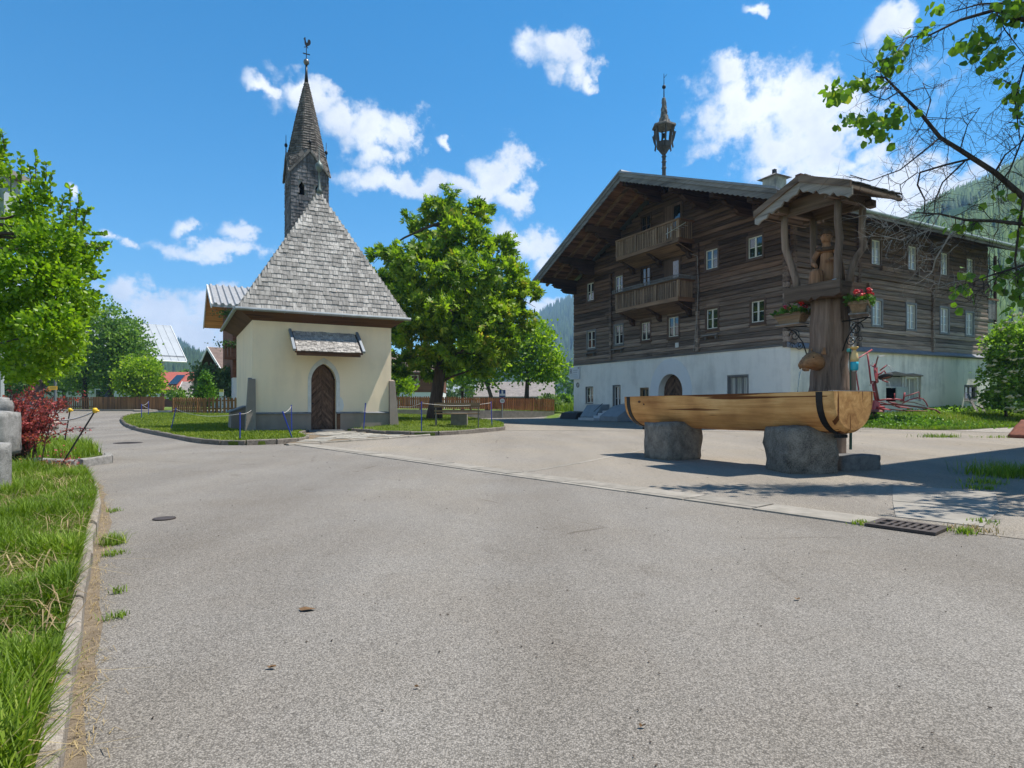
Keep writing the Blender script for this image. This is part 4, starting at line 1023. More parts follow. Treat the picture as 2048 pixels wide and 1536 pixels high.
for y in (AY, 12.1, 14.9, 16.95, 4.9, 2.2, .05):
    zz = rtop(y) - .50
    MB().box((RF + .28, y - .14, zz - .16), (.1, y + .14, zz + .2)).build('purlin', DKWX, rf)
    for q, (L, dz) in enumerate(((1.75, .30), (1.05, .58))):
        MB().prism([(.1, y - .13, zz - .162 + .0 - dz + .3), (-L, y - .13, zz - .162 - dz + .3), (-L - .12, y - .13, zz - .25 - dz + .3), (-L + .05, y - .13, zz - .32 - dz + .3), (-L + .1, y - .13, zz - .40 - dz + .3), (-L + .35, y - .13, zz - .44 - dz + .3), (.1, y - .13, zz - .44 - dz + .3)], (0, .26, 0)).build('purlin_console', DKWX, rf)
# eaves of the long side: rafter feet, gutter
for k in range(19):
    x = .4 + k * .92; MB().beam((x, eR + .12, rtop(eR) - .17), (x, 1.2, rtop(1.2) - .17), .13, .15).build('rafter', DKWX, rf)
MB().add([(RF, eR + .02, rtop(eR) - .085), (RBK, eR + .02, rtop(eR) - .085), (RBK, 1.2, rtop(1.2) - .085), (RF, 1.2, rtop(1.2) - .085)], [(0, 1, 2, 3)]).build('eaves_boarding', DKWX, rf)
MB().tube([(RF + .1, eR - .09, rtop(eR) - .10), (RBK, eR - .09, rtop(eR) - .10)], .085, 10).build('gutter', m_plain('old_zinc', (.30, .34, .32), .5, .5, ns=2), rf)
MB().box((RF + .05, eR - .02, rtop(eR) - .30), (RBK, eR + .03, rtop(eR) - .09)).build('eaves_fascia', GREYX, rf)
# ---- bell turret on the ridge
bt = MB().tube([(.32, AY, 13.3), (.32, AY, 14.1), (.32, AY, 15.2)], [.16, .11, .10], 8).build('bell_turret', m_wood('turret_wood', (.03, .028, .026), (.12, .11, .10), 'z', 1, .1), rf)
TW_ = bpy.data.materials['turret_wood']; c = Vector((.32, AY, 0))
for zc in (14.4, 14.75, 15.05): MB().lathe([(.11, -.05), (.15, 0), (.11, .05)], 8, c + Vector((0, 0, zc))).build('shaft_ring', TW_, bt)
MB().lathe([(.10, 15.15), (.18, 15.25), (.36, 15.5), (.42, 15.55), (.42, 15.85), (.34, 15.86)], 6, c).build('lantern_base', TW_, bt)
for k in range(6):
    a = R(60 * k); d = Vector((math.cos(a), math.sin(a), 0))
    MB().beam(c + d * .37 + Vector((0, 0, 15.8)), c + d * .50 + Vector((0, 0, 16.75)), .07, .07).build('lantern_post', TW_, bt)
    e = Vector((-math.sin(a), math.cos(a), 0)) * .02
    MB().prism([c + d * r + e + Vector((0, 0, z)) for r, z in ((.46, 15.55), (.50, 15.42), (.56, 15.50), (.52, 15.75), (.60, 15.95), (.66, 16.2), (.70, 16.35), (.63, 16.32), (.58, 16.45), (.60, 16.7), (.50, 16.72), (.50, 16.3), (.47, 15.95))], -2 * e).build('carved_bracket', TW_, bt)
MB().lathe([(.70, 16.70), (.68, 16.80), (.42, 16.92), (.28, 17.1), (.20, 17.4), (.13, 17.9), (.09, 18.35), (.04, 18.4)], 6, c).build('turret_roof', SHD, bt)
m = MB()
for k in range(40):
    a = random.random() * 6.283; z = random.uniform(16.78, 18.3); r = np.interp(z, [16.78, 16.92, 17.1, 17.4, 17.9, 18.35], [.66, .42, .28, .2, .13, .09])
    m.obox(c + Vector((math.cos(a) * r, math.sin(a) * r, z)), (.10, .02, .17), Matrix.Rotation(a + R(90), 3, 'Z') @ Matrix.Rotation(R(-12), 3, 'X'))
m.build('turret_shingles', SHD, bt)['kind'] = 'stuff'
MB().tube([c + Vector((0, 0, 18.35)), c + Vector((0, 0, 18.95)), c + Vector((0, 0, 19.75))], [.035, .025, .015], 6).build('turret_rod', DARKMETAL, bt)
MB().lathe([(.02, -.12), (.09, -.07), (.11, 0), (.09, .07), (.02, .12)], 10, c + Vector((0, 0, 19.0))).build('turret_ball', DARKMETAL, bt, smooth=True)
MB().tube([c + Vector((0, 0, 19.5)), c + Vector((.1, -.12, 19.68))], .013, 5).build('rod_barb', DARKMETAL, bt)
MB().lathe([(.13, 16.12), (.12, 16.2), (.07, 16.34), (.02, 16.4)], 10, c).build('bell', DARKMETAL, bt)
# chimney
cm = MB().box((9.0, 8.0, 12.6), (10.0, 9.0, 15.35)).build('chimney', m_plaster('old_chimney', (.42, .40, .34), (.16, .15, .13), .95, ns=1.4), rf)
MB().add([(8.75, 7.75, 15.35), (10.25, 7.75, 15.35), (10.25, 9.25, 15.35), (8.75, 9.25, 15.35), (9.35, 8.35, 15.66), (9.65, 8.35, 15.66), (9.65, 8.65, 15.66), (9.35, 8.65, 15.66)],
         [(3,2,1,0),(4,5,6,7),(0,1,5,4),(1,2,6,5),(2,3,7,6),(3,0,4,7)]).build('chimney_cap', SHD, cm)
MB().box((9.4, 8.4, 15.6), (9.6, 8.6, 15.95)).build('chimney_pot', DARKMETAL, cm)
# rear gallery seen past the far corner
rg = MB().box((16.92, .05, 5.75), (17.9, 6, 5.9)).build('rear_gallery', GREYX, hs)
for z0, z1 in ((5.9, 7.0),):
    for k in range(8): MB().box((16.95 + k * .12, -.02, z0), (17.05 + k * .12, .03, z1)).build('gallery_board', GREYX, rg)
MB().box((16.9, -.05, 7.0), (18.05, .08, 7.1)).build('gallery_rail', TANX, rg)
MB().box((17.75, -.03, 3.2), (17.88, .09, 9.6)).build('gallery_post', DKWX, rg)
# wiring down the gable, meter tag, round vent
MB().tube([(-.08, 6.35, 9.1), (-.12, 5.5, 8.75), (-.12, 5.42, 7.2), (-.14, 5.5, 5.6), (-.1, 5.8, 3.8)], .012, 5).build('cable', m_plain('cable_grey', (.35, .34, .32), .6), hs)
MB().box((-.06, 6.95, 4.1), (-.02, 7.2, 4.36)).build('wall_plate', m_plain('white_plastic', (.62, .62, .58), .5), hs)
MB().lathe([(.17, 0), (.17, .03), (.12, .035), (.12, .0)], 14).build('round_vent', PLINTH, hs, loc=(-.10, 16.50, 2.30)).rotation_euler = (0, R(-90), 0)
# sign board at the left end of the gable
sg = MB().box((-.19, 16.22, 2.70), (-.115, 17.40, 3.52)).build('sign_board', m_plain('sign_white', (.60, .63, .66), .5), hs)
def text_mesh(s, size, name, mat, parent, M, ext=.004):
    cu = bpy.data.curves.new('txt', 'FONT'); cu.body = s; cu.size = size; cu.extrude = ext; cu.align_x = 'CENTER'; cu.align_y = 'CENTER'
    to = bpy.data.objects.new('txt', cu); COL.objects.link(to); bpy.context.view_layer.update()
    me = bpy.data.meshes.new_from_object(to.evaluated_get(bpy.context.evaluated_depsgraph_get())); bpy.data.objects.remove(to)
    me.materials.clear(); me.materials.append(mat); o = bpy.data.objects.new(name, me); COL.objects.link(o); o.parent = parent; o.matrix_basis = M
    return o
INK = m_plain('sign_ink', (.07, .08, .10), .6); INKL = m_plain('sign_ink_pale', (.40, .43, .46), .6)
GM = Matrix(((0, 0, -1, 0), (-1, 0, 0, 0), (0, 1, 0, 0), (0, 0, 0, 1)))          # letters stand on the gable, reading from left (far) to right (near)
text_mesh('R', .46, 'sign_letter', INK, sg, Matrix.Translation((-.193, 17.19, 3.22)) @ GM)
for z, w, h, c0 in ((3.30, .52, .07, 16.68), (3.16, .50, .06, 16.69), (3.00, .8, .03, 16.84), (2.90, .95, .02, 16.82), (2.82, .95, .02, 16.82)):
    MB().box((-.1925, c0 - w / 2, z - h / 2), (-.19, c0 + w / 2, z + h / 2)).build('sign_line', INKL, sg)
MB().box((-.196, 16.28, 3.40), (-.188, 16.38, 3.49)).build('sign_badge', m_plain('badge_red', (.16, .04, .06), .5), sg)
# steps and ramp by the glazed door
gh = lambda x, y, z=0: HOUSE + V * x + U * y + Vector((0, 0, z))
STEP = m_plain('pale_step', (.55, .58, .62), .5, ns=3, nc=(.45, .48, .52)); CHEEK = m_plain('blue_grey_panel', (.25, .28, .31), .6, ns=3, nc=(.19, .215, .24))
st = thing('entrance_steps', 'pale metal steps with grey side panels before the glazed door', 'steps', HOUSE, T)
for k in range(4): MB().box((-1.75 + .34 * k, 11.7, .03), (-1.75 + .34 * (k + 1), 12.9, .16 + .15 * k)).build('step', STEP, st)
MB().box((-2.25, 11.7, .03), (-1.76, 13.3, .18)).build('landing', STEP, st)
MB().prism([(-.12, 13.0, .02), (-1.2, 13.0, .02), (-1.2, 13.0, .25), (-.7, 13.0, .95), (-.12, 13.0, 1.0)], (0, 1.6, 0)).build('side_panel', CHEEK, st)
MB().prism([(-.12, 9.9, .02), (-1.9, 9.9, .02), (-1.9, 9.9, .3), (-.9, 9.9, .9), (-.12, 9.9, 1.05)], (0, 1.7, 0)).build('side_panel', CHEEK, st)
MB().tube([(-1.3, 13.0, .55), (-.65, 13.0, 1.05)], .02, 6).build('grip', DARKMETAL, st)
rp = thing('cellar_hood', 'low black sloping hood at the left foot of the white gable wall', 'cellar hood', HOUSE, T)
MB().prism([(-.12, 15.6, .0), (-.95, 15.6, .0), (-.75, 15.6, .42), (-.12, 15.6, .52)], (0, 1.9, 0)).build('hood', m_plain('black_rubber', (.018, .018, .02), .7), rp)
MB().prism([(-.12, 15.2, .0), (-.9, 15.2, .0), (-.12, 15.2, .45)], (0, .38, 0)).build('hood_flap', bpy.data.materials['black_rubber'], rp)
# ================================================================== wooden trough fountain
fp = lambda x, y, z=0: TROUGH + V * x + U * y + Vector((0, 0, z))
def m_trough():
    m, t, b = newmat('larch_wood'); tc = nd(t, 'ShaderNodeTexCoord').outputs['Object']
    rot = nd(t, 'ShaderNodeMapping', {'Vector': tc, 'Rotation': (R(-13), 0, 0), 'Scale': (9, .55, 9)})
    g = nd(t, 'ShaderNodeTexNoise', {'Vector': rot.outputs[0], 'Scale': 1, 'Detail': 9, 'Roughness': .66, 'Distortion': .6})
    n2 = nd(t, 'ShaderNodeTexNoise', {'Vector': tc, 'Scale': 1.7, 'Detail': 5})
    f = mth(t, 'ADD', mth(t, 'MULTIPLY', g.outputs[0], .6), mth(t, 'MULTIPLY', n2.outputs[0], .4))
    col = ramp(t, f, [(.34, (.30, .125, .040)), (.52, (.58, .30, .105)), (.68, (.78, .47, .20))])
    rot2 = nd(t, 'ShaderNodeMapping', {'Vector': tc, 'Rotation': (R(-13), 0, 0), 'Scale': (11, .30, 11)})
    em = mth(t, 'LESS_THAN', nd(t, 'ShaderNodeSeparateXYZ', {0: tc}).outputs[1], -.02)
    endv = nd(t, 'ShaderNodeMapping', {'Vector': tc, 'Scale': (13, .5, .9)})
    vsel = nd(t, 'ShaderNodeMix', {0: em}, data_type='VECTOR'); t.links.new(rot2.outputs[0], vsel.inputs[4]); t.links.new(endv.outputs[0], vsel.inputs[5])
    g2 = nd(t, 'ShaderNodeTexNoise', {'Vector': vsel.outputs[1], 'Scale': 1, 'Detail': 2, 'Roughness': .5})
    crk = ramp(t, g2.outputs[0], [(.375, (.22, .14, .10)), (.392, (1, 1, 1))])
    col = mixc(t, 1.0, col, crk, 'MULTIPLY')
    t.links.new(col, b.inputs['Base Color']); b.inputs['Roughness'].default_value = .85; b.inputs['Specular IOR Level'].default_value = .25
    bump(t, b, g.outputs[0], .35, .012)
    return m
LARCH = m_trough()
IRON = m_plain('black_iron', (.018, .018, .019), .5, .5, ns=9)
tr = thing('water_trough', 'long honey-coloured log trough with black iron bands on two stone blocks', 'trough', TROUGH, T)
def tprof(n=18, w=.5, zt=1.225, zb=.605, e=2.35):
    out = []
    for i in range(n + 1):
        a = math.pi * i / n; x = -w * math.cos(a); z = zt - (zt - zb) * (math.sin(a) ** .80)
        out.append((x, z))
    return out
m = MB(); LN = 4.45; rings = [(-.10, .90), (-.04, .975), (.10, 1.0), (1.1, 1.0), (2.2, 1.01), (3.3, 1.0), (4.3, .99), (4.50, .97), (4.56, .93)]
vs = []; P0 = tprof(); k = len(P0)
for y, s in rings:
    dz = -.008 * y
    for x, z in P0: vs.append((x * s + .006 * math.sin(y * 3 + x * 5), y, 1.225 - (1.225 - z) * s + dz))
nr = len(rings); fs = []
for i in range(nr - 1):
    for j in range(k - 1): fs.append((i*k+j, i*k+j+1, (i+1)*k+j+1, (i+1)*k+j))
fs.append(tuple(range(k))); fs.append(tuple(range((nr-1)*k, nr*k))[::-1])
m.add(vs, fs)
# rim and hollow
inn = [(-.36, 1.225), (-.30, .95), (.30, .95), (.36, 1.225)]
oy = [r[0] for r in rings]; rv = []; 
for i, (y, s) in enumerate(rings):
    yy = min(max(y, .30), 4.22); rv += [(-.5 * s, y, 1.225 - .008 * y), (-.37, yy, 1.225 - .008 * yy), (.37, yy, 1.225 - .008 * yy), (.5 * s, y, 1.225 - .008 * y)]
rf_ = []
for i in range(nr - 1): rf_ += [(i*4, i*4+1, i*4+5, i*4+4), (i*4+2, i*4+3, i*4+7, i*4+6)]
rf_ += [(0, 3, 2, 1), ((nr-1)*4, (nr-1)*4+1, (nr-1)*4+2, (nr-1)*4+3)]
m.add(rv, rf_)
a, b = .30, 4.22
m.add([(-.37, a, 1.222), (.37, a, 1.222), (.37, b, 1.19), (-.37, b, 1.19), (-.28, a + .06, .9), (.28, a + .06, .9), (.28, b - .06, .87), (-.28, b - .06, .87)],
      [(0, 1, 5, 4), (1, 2, 6, 5), (2, 3, 7, 6), (3, 0, 4, 7), (4, 5, 6, 7)])
tb = m.build('trough_body', LARCH, tr, fix=False)
for p in tb.data.polygons: p.use_smooth = len(p.vertices) == 4 and abs(p.normal.z) < .95
bm = bmesh.new(); bm.from_mesh(tb.data); bmesh.ops.recalc_face_normals(bm, faces=[f for f in bm.faces if f.index < (nr - 1) * (k - 1)]); bm.to_mesh(tb.data); bm.free()
for y in (.10, 4.40):
    m = MB(); P = tprof(24, .512 if y < 1 else .505); pts = []
    for w in (-.05, .05):
        for x, z in P: pts.append((x, y + w, z - .008 * y - .006))
        for x, z in P: pts.append((x * .955, y + w, 1.225 - (1.225 - z) * .955 - .008 * y))
    q = len(P); fs = []
    for j in range(q - 1): fs += [(j, j+1, 2*q+j+1, 2*q+j), (q+j, 3*q+j, 3*q+j+1, q+j+1), (j, q+j, q+j+1, j+1), (2*q+j, 2*q+j+1, 3*q+j+1, 3*q+j)]
    m.add(pts, fs); bd = m.build('iron_band', IRON, tr)
    MB().box((-.09, y - .045, .545 - .008 * y), (.09, y + .045, .592 - .008 * y)).build('band_lug', IRON, tr)
def m_water():
    m, t, b = newmat('water'); b.inputs['Base Color'].default_value = (.75, .85, .88, 1); b.inputs['Roughness'].default_value = .03
    b.inputs['Transmission Weight'].default_value = .9; b.inputs['IOR'].default_value = 1.33
    n = nd(t, 'ShaderNodeTexNoise', {'Vector': nd(t, 'ShaderNodeTexCoord').outputs['Object'], 'Scale': 9, 'Detail': 3}); bump(t, b, n.outputs[0], .3, .02)
    return m
WATER = m_water()
MB().add([(-.36, .31, 1.15), (.36, .31, 1.15), (.36, 4.2, 1.15), (-.36, 4.2, 1.15)], [(0, 1, 2, 3)]).build('trough_water', WATER, tr)
for y_, z_, a_, b_ in ((4.06, 1.085, .085, .05), (3.93, 1.035, .05, .04)):
    MB().lathe([(0, 0), (1, 0), (.9, .008), (0, .010)], 10, squash=(1, 1)).build('knot', m_plain('knot_dark', (.10, .035, .012), .8, ns=30) if y_ > 4 else bpy.data.materials['knot_dark'], tb).matrix_basis = Matrix.Translation((-.493 if z_ > 1.05 else -.485, y_, z_)) @ Matrix.Rotation(R(-90), 4, 'Y') @ Matrix.Diagonal((b_ / 2, a_ / 2, 1, 1))
m = MB(); m.box((-.50, -.10, 1.226), (.50, -.07, 1.236))
for i in range(22): m.obox((-.46 + .042 * i, -.03, 1.236), (.02, .02, .012))
m.build('rim_strip', GRANITE, tr)
# the two stone blocks
def rock(name, c, size, seed, mat, yaw=0, rough=.10, sub=3, sq=.62):
    bm = bmesh.new(); bmesh.ops.create_cube(bm, size=2); bmesh.ops.subdivide_edges(bm, edges=bm.edges[:], cuts=2 ** sub - 1, use_grid_fill=True)
    for v in bm.verts:
        p = v.co.copy(); s = p.normalized() * 1.25; q = p.lerp(s, 1 - sq) if sq < 1 else p
        n_ = mnoise.fractal(q * 1.1 + Vector((seed, seed * 2.3, 0)), 1, 2, 4) * rough + mnoise.noise(q * 3 + Vector((seed, 0, 0))) * rough * .35
        q = q * (1 + n_); v.co = Vector((q.x * size[0] / 2, q.y * size[1] / 2, q.z * size[2] / 2))
    me = bpy.data.meshes.new(name); bm.to_mesh(me); bm.free(); me.materials.append(mat)
    me.polygons.foreach_set('use_smooth', [True] * len(me.polygons))
    o = bpy.data.objects.new(name, me); COL.objects.link(o); o.location = c; o.rotation_euler = (0, 0, yaw)
    return o
sb = rock('stone_block', (4.46, 9.66, .33), (.80, .78, .76), 3, BOULDER, R(6), .09, 3, .75); tag(sb, 'large weathered stone block under the near end of the log trough', 'stone block', 'stone blocks carrying the trough')
sb = rock('stone_block', (3.07, 11.92, .33), (.82, .72, .74), 8, m_stone('boulder_brown', (.05, .045, .04), (.27, .24, .20), 6), R(24), .07, 3, .8); tag(sb, 'squarer stone block under the far left end of the log trough', 'stone block', 'stone blocks carrying the trough')
sb = rock('stone_step', (5.42, 10.0, .10), (.78, .44, .27), 5, m_stone('step_stone', (.08, .08, .08), (.22, .215, .21), 8), R(18), .05, 3, .85); tag(sb, 'low flat stone step at the foot of the fountain post', 'stone step')
# fountain post with roofed shrine
PC = (1.03, 1.0)
ps = thing('fountain_post', 'thick weathered fountain post carrying a small shingled shrine roof', 'fountain post', fp(*PC), T)
POSTW = m_wood('post_wood', (.06, .042, .033), (.30, .215, .165), 'z', .9, .08, .85, bs=1.0)
BEAMW = m_wood('shrine_beam', (.055, .038, .028), (.215, .155, .115), 'y', .9, .2)
BEAMX = m_wood('shrine_beamx', (.055, .038, .028), (.215, .155, .115), 'x', .9, .2)
SILV = m_wood('silver_board', (.14, .125, .11), (.40, .365, .33), 'y', .9, .2)
m = MB(); n = 40; zs = [0, .25, .5, .8, 1.05, 1.22, 1.35, 1.5, 1.7, 1.9, 2.1, 2.3, 2.5, 2.65, 2.8]
rad = [.25, .25, .26, .28, .305, .33, .305, .30, .275, .32, .30, .31, .295, .29, .30]
vs = []
for z, r in zip(zs, rad):
    for k in range(n):
        a = 2 * math.pi * k / n; d = r * (1 + .09 * mnoise.noise(Vector((math.cos(a) * 1.5, math.sin(a) * 1.5, z * 1.1))))
        if k in (25, 26): d *= .80                     # the long drying crack
        vs.append((d * math.cos(a), d * math.sin(a) * .98, z))
fs = [(i*n+k, i*n+(k+1) % n, (i+1)*n+(k+1) % n, (i+1)*n+k) for i in range(len(zs)-1) for k in range(n)] + [tuple(range(n))[::-1], tuple(range((len(zs)-1)*n, len(zs)*n))]
m.add(vs, fs).build('post', POSTW, ps, smooth=True)
# shelf
MB().box((-.43, -.44, 2.78), (.30, .44, 2.83)).build('shelf_board', BEAMX, ps)
def carved(pts, ext, nm, mat): return MB().prism(pts, ext).build(nm, mat, ps)
for x, sgn in ((-.47, 1), (.30, 1)):
    pts = [(x, -.50, 3.02), (x, .52, 3.02), (x, .52, 2.80), (x, .40, 2.76), (x, .18, 2.79), (x, .06, 2.74), (x, 0, 2.80), (x, -.06, 2.74), (x, -.18, 2.79), (x, -.40, 2.76), (x, -.50, 2.80)]
    carved(pts, (.07, 0, 0), 'shelf_beam', BEAMW)
for y in (-.46, .41):
    pts = [(-.40, y, 3.01), (.30, y, 3.01), (.30, y, 2.78), (.18, y, 2.80), (.08, y, 2.74), (0, y, 2.80), (-.10, y, 2.74), (-.2, y, 2.80), (-.40, y, 2.77)]
    carved(pts, (0, .07, 0), 'shelf_beam', BEAMX)
# crooked posts
for nm, pts in (('a', [(-.33, .36, 2.95), (-.34, .38, 3.15), (-.36, .46, 3.42), (-.40, .55, 3.72), (-.41, .56, 4.0), (-.42, .55, 4.28)]),
                ('b', [(-.37, -.39, 2.80), (-.36, -.39, 3.1), (-.37, -.40, 3.4), (-.38, -.44, 3.68), (-.40, -.42, 3.95), (-.42, -.44, 4.28)]),
                ('c', [(.08, -.30, 2.95), (.10, -.31, 3.2), (.16, -.35, 3.42), (.26, -.43, 3.62), (.22, -.42, 3.85), (.22, -.44, 4.28)]),
                ('d', [(.16, .34, 2.95), (.18, .40, 3.3), (.21, .45, 3.7), (.22, .46, 4.28)])):
    MB().tube(pts, [.062, .06, .058, .06, .056, .056][:len(pts)], 8).build('crooked_post', POSTW, ps, smooth=True)
MB().box((-.455, -.425, 2.96), (-.433, -.36, 3.03)).build('sticker', m_plain('sticker_blue', (.45, .62, .70), .5), ps)
# roof
def rz(y): return 4.72 - .40 * abs(y)
X0, X1, HW = -.74, .55, .86
mr = MB()
for s in (1, -1):
    mr.add([(X0, 0, 4.72), (X1, 0, 4.72), (X1, s * HW, rz(HW)), (X0, s * HW, rz(HW)), (X0, 0, 4.68), (X1, 0, 4.68), (X1, s * HW, rz(HW) - .04), (X0, s * HW, rz(HW) - .04)],
           [(0,1,2,3),(7,6,5,4),(0,4,5,1),(1,5,6,2),(2,6,7,3),(3,7,4,0)])
sr = mr.build('shrine_roof', BEAMX, ps)
SHR = bpy.data.meshes.new('shingle'); SHR.from_pydata(SHING_MESH.v, [], SHING_MESH.f); SHR.materials.append(SHD)
for s in (1, -1):
    a, b = ((X0, s * HW, rz(HW) + .005), (X1, s * HW, rz(HW) + .005)); c_, d_ = ((X0, 0, 4.725), (X1, 0, 4.725))
    if s > 0: a, b, c_, d_ = b, a, d_, c_
    shingle_rows(a, b, c_, d_, .16, .14, MB(), [], 9999, sr, SHR)
for s in (1, -1):
    # barge board: two layers, the lower one scalloped
    for dx, dz, h, mat, sc in ((-.035, .035, .11, BEAMW, 0), (.0, -.05, .13, SILV, 1)):
        n = 15; top = []; bot = []
        for i in range(n + 1):
            y = s * (HW + .03) * i / n; top.append((X0 + dx - .02, y, rz(y) + dz)); bot.append((X0 + dx - .02, y, rz(y) + dz - h - (sc * .06 * abs(math.sin(i * math.pi / 2.5)))))
        q = n + 1; vs = top + bot + [(x + .035, y, z) for x, y, z in top + bot]; fs = []
        for i in range(n): fs += [(i, i+1, q+i+1, q+i), (2*q+i, 3*q+i, 3*q+i+1, 2*q+i+1), (i, 2*q+i, 2*q+i+1, i+1), (q+i, q+i+1, 3*q+i+1, 3*q+i)]
        fs += [(0, q, 3*q, 2*q), (n, 2*q+n, 3*q+n, q+n)]
        MB().add(vs, fs).build('barge_board', mat, sr)
    MB().box((X0, s * HW - .02, rz(HW) - .09), (X1, s * HW + .015, rz(HW) - .042)).build('eaves_board', BEAMX, sr)
    n = 8
    for i in range(n):
        y0 = s * (HW * i / n + .006); y1 = s * (HW * (i + 1) / n - .006)
        MB().add([(X0 + .03, y0, rz(y0) - .075), (X1, y0, rz(y0) - .075), (X1, y1, rz(y1) - .075), (X0 + .03, y1, rz(y1) - .075), (X0 + .03, y0, rz(y0) - .052), (X1, y0, rz(y0) - .052), (X1, y1, rz(y1) - .052), (X0 + .03, y1, rz(y1) - .052)],
                 [(3,2,1,0),(4,5,6,7),(0,1,5,4),(1,2,6,5),(2,3,7,6),(3,0,4,7)]).build('ceiling_board', BEAMX, sr)
MB().box((X0 - .06, -.05, 4.735), (X1 + .03, .05, 4.765)).build('ridge_board', m_plain('rust_ridge', (.13, .06, .045), .7, ns=6), sr)
for y in (-.44, .50):
    MB().box((X0 + .05, y - .05, 4.28), (X1 - .05, y + .05, 4.40)).build('plate_beam', BEAMX, sr)
for x in (-.42, .22):
    MB().prism([(x - .02, -.60, 4.24), (x - .02, .66, 4.24), (x - .02, .62, 4.40), (x - .02, 0, 4.62), (x - .02, -.56, 4.40)], (.045, 0, 0)).build('gable_board', BEAMW, sr)
# ---- carved figure
CARV = m_wood('carved_wood', (.13, .06, .03), (.42, .22, .12), 'z', 1.4, .05, .7, bs=.6)
fg = thing('carved_statue', 'carved wooden saint with cap and cloak standing under the shrine roof', 'statue', fp(PC[0] - .04, PC[1] + .02, 2.84), R(-34))
def skin(name, verts, edges, radii, mat, parent, sub=2):
    me = bpy.data.meshes.new(name); me.from_pydata([Vector(v) for v in verts], edges, []); me.materials.append(mat)
    o = bpy.data.objects.new(name, me); COL.objects.link(o); o.parent = parent
    mo = o.modifiers.new('skin', 'SKIN'); mo.use_smooth_shade = True
    for i, r in enumerate(radii): o.data.skin_vertices[0].data[i].radius = (r, r) if not isinstance(r, tuple) else r
    o.data.skin_vertices[0].data[0].use_root = True
    s_ = o.modifiers.new('sub', 'SUBSURF'); s_.levels = sub; s_.render_levels = sub
    return o
# local: figure faces -y, its right arm towards -x
bv = [(0, 0, .46), (0, .0, .60), (0, -.01, .74), (0, -.01, .80), (0, -.03, .87), (0, -.05, .97),       # pelvis, belly, chest, neck base, neck, head
      (-.13, -.01, .77), (-.20, -.03, .64), (-.19, -.14, .55), (-.14, -.20, .50), (-.12, -.22, .46),
      (.13, -.01, .77), (.19, -.02, .65), (.17, -.11, .60), (.10, -.15, .60), (.07, -.16, .58),
      (-.07, -.02, .30), (-.08, -.04, .08), (.07, .0, .30), (.09, .02, .08)]
be = [(0,1),(1,2),(2,3),(3,4),(4,5),(3,6),(6,7),(7,8),(8,9),(9,10),(3,11),(11,12),(12,13),(13,14),(14,15),(0,16),(16,17),(0,18),(18,19)]
br = [.105, .105, .115, .07, .05, .07, .055, .048, .042, .032, .026, .055, .048, .042, .032, .026, .08, .055, .08, .055]
body = skin('body', bv, be, br, CARV, fg)
m = MB(); m.lathe([(.0, .0), (.075, .01), (.088, .06), (.085, .11), (.072, .16), (.045, .19), (0, .20)], 14, (0, -.055, .895), squash=(.92, 1.05)); hd = m.build('head', CARV, fg, smooth=True)
MB().lathe([(0, 0), (.012, .005), (.02, .03), (.01, .06), (0, .07)], 6, (0, -.15, .965)).build('nose', CARV, hd, smooth=True)
for sx in (-1, 1):
    MB().lathe([(0, -.008), (.010, 0), (0, .008)], 6, (sx * .03, -.135, 1.0)).build('eye', VOID, hd)
    MB().lathe([(0, -.025), (.012, 0), (0, .025)], 6, (sx * .085, -.05, .985)).build('ear', CARV, hd)
MB().box((-.022, -.142, .945), (.022, -.130, .951)).build('mouth', VOID, hd)
MB().lathe([(.094, 1.03), (.112, 1.035), (.105, 1.06), (.09, 1.09), (.055, 1.125), (0, 1.135)], 14, (0, -.045, 0)).build('cap', m_wood('carved_dark', (.04, .025, .016), (.14, .09, .06), 'z', 1.4, .05), fg, smooth=True)
m = MB(); n = 14; pts = []                             # cloak falling from the shoulders
for z, r, op in ((.84, .10, 200), (.80, .16, 210), (.72, .205, 205), (.55, .23, 190), (.35, .25, 180), (.12, .27, 175)):
    for i in range(n + 1):
        a = R(90 - op / 2 + op * i / n); rr = r * (1 + .09 * math.sin(i * 2.6 + z * 4)); pts.append((rr * math.cos(a), rr * .62 * math.sin(a) + .02, z))
q = n + 1; L0 = len(pts); pts += [(x * .88, y * .88 + .0, z) for x, y, z in pts]
fs = []
for k in range(5):
    for i in range(n): fs += [(k*q+i, k*q+i+1, (k+1)*q+i+1, (k+1)*q+i), (L0+k*q+i, L0+(k+1)*q+i, L0+(k+1)*q+i+1, L0+k*q+i+1)]
for k in range(5): fs += [(k*q, (k+1)*q, L0+(k+1)*q, L0+k*q), (k*q+n, L0+k*q+n, L0+(k+1)*q+n, (k+1)*q+n)]
fs += [(i, L0+i, L0+i+1, i+1) for i in range(n)] + [(5*q+i, 5*q+i+1, L0+5*q+i+1, L0+5*q+i) for i in range(n)]
m.add(pts, fs).build('cloak', bpy.data.materials['carved_dark'], fg, smooth=True)
MB().tube([(-.13, -.08, .80), (-.06, -.13, .78), (.06, -.13, .78), (.13, -.08, .80), (.12, .04, .82), (0, .09, .84), (-.12, .04, .82), (-.13, -.08, .80)], .035, 8, cap=False).build('scarf', bpy.data.materials['carved_dark'], fg, smooth=True)
MB().lathe([(.15, 0), (.15, .07), (.125, .08), (.12, .2), (.115, .3), (.10, .40), (.06, .44), (0, .45)], 10, (-.13, -.22, .0), squash=(1, .9)).build('carved_stump', CARV, fg)
def hand(base, dirs, name, par):
    vs = [base]; es = []; rr = [.022]
    for d, l in dirs:
        i = len(vs); p1 = Vector(base) + Vector(d) * l * .5; p2 = Vector(base) + Vector(d) * l + Vector((0, 0, -.012)); vs += [tuple(p1), tuple(p2)]; es += [(0, i), (i, i + 1)]; rr += [.009, .007]
    return skin(name, vs, es, rr, CARV, par, 1)
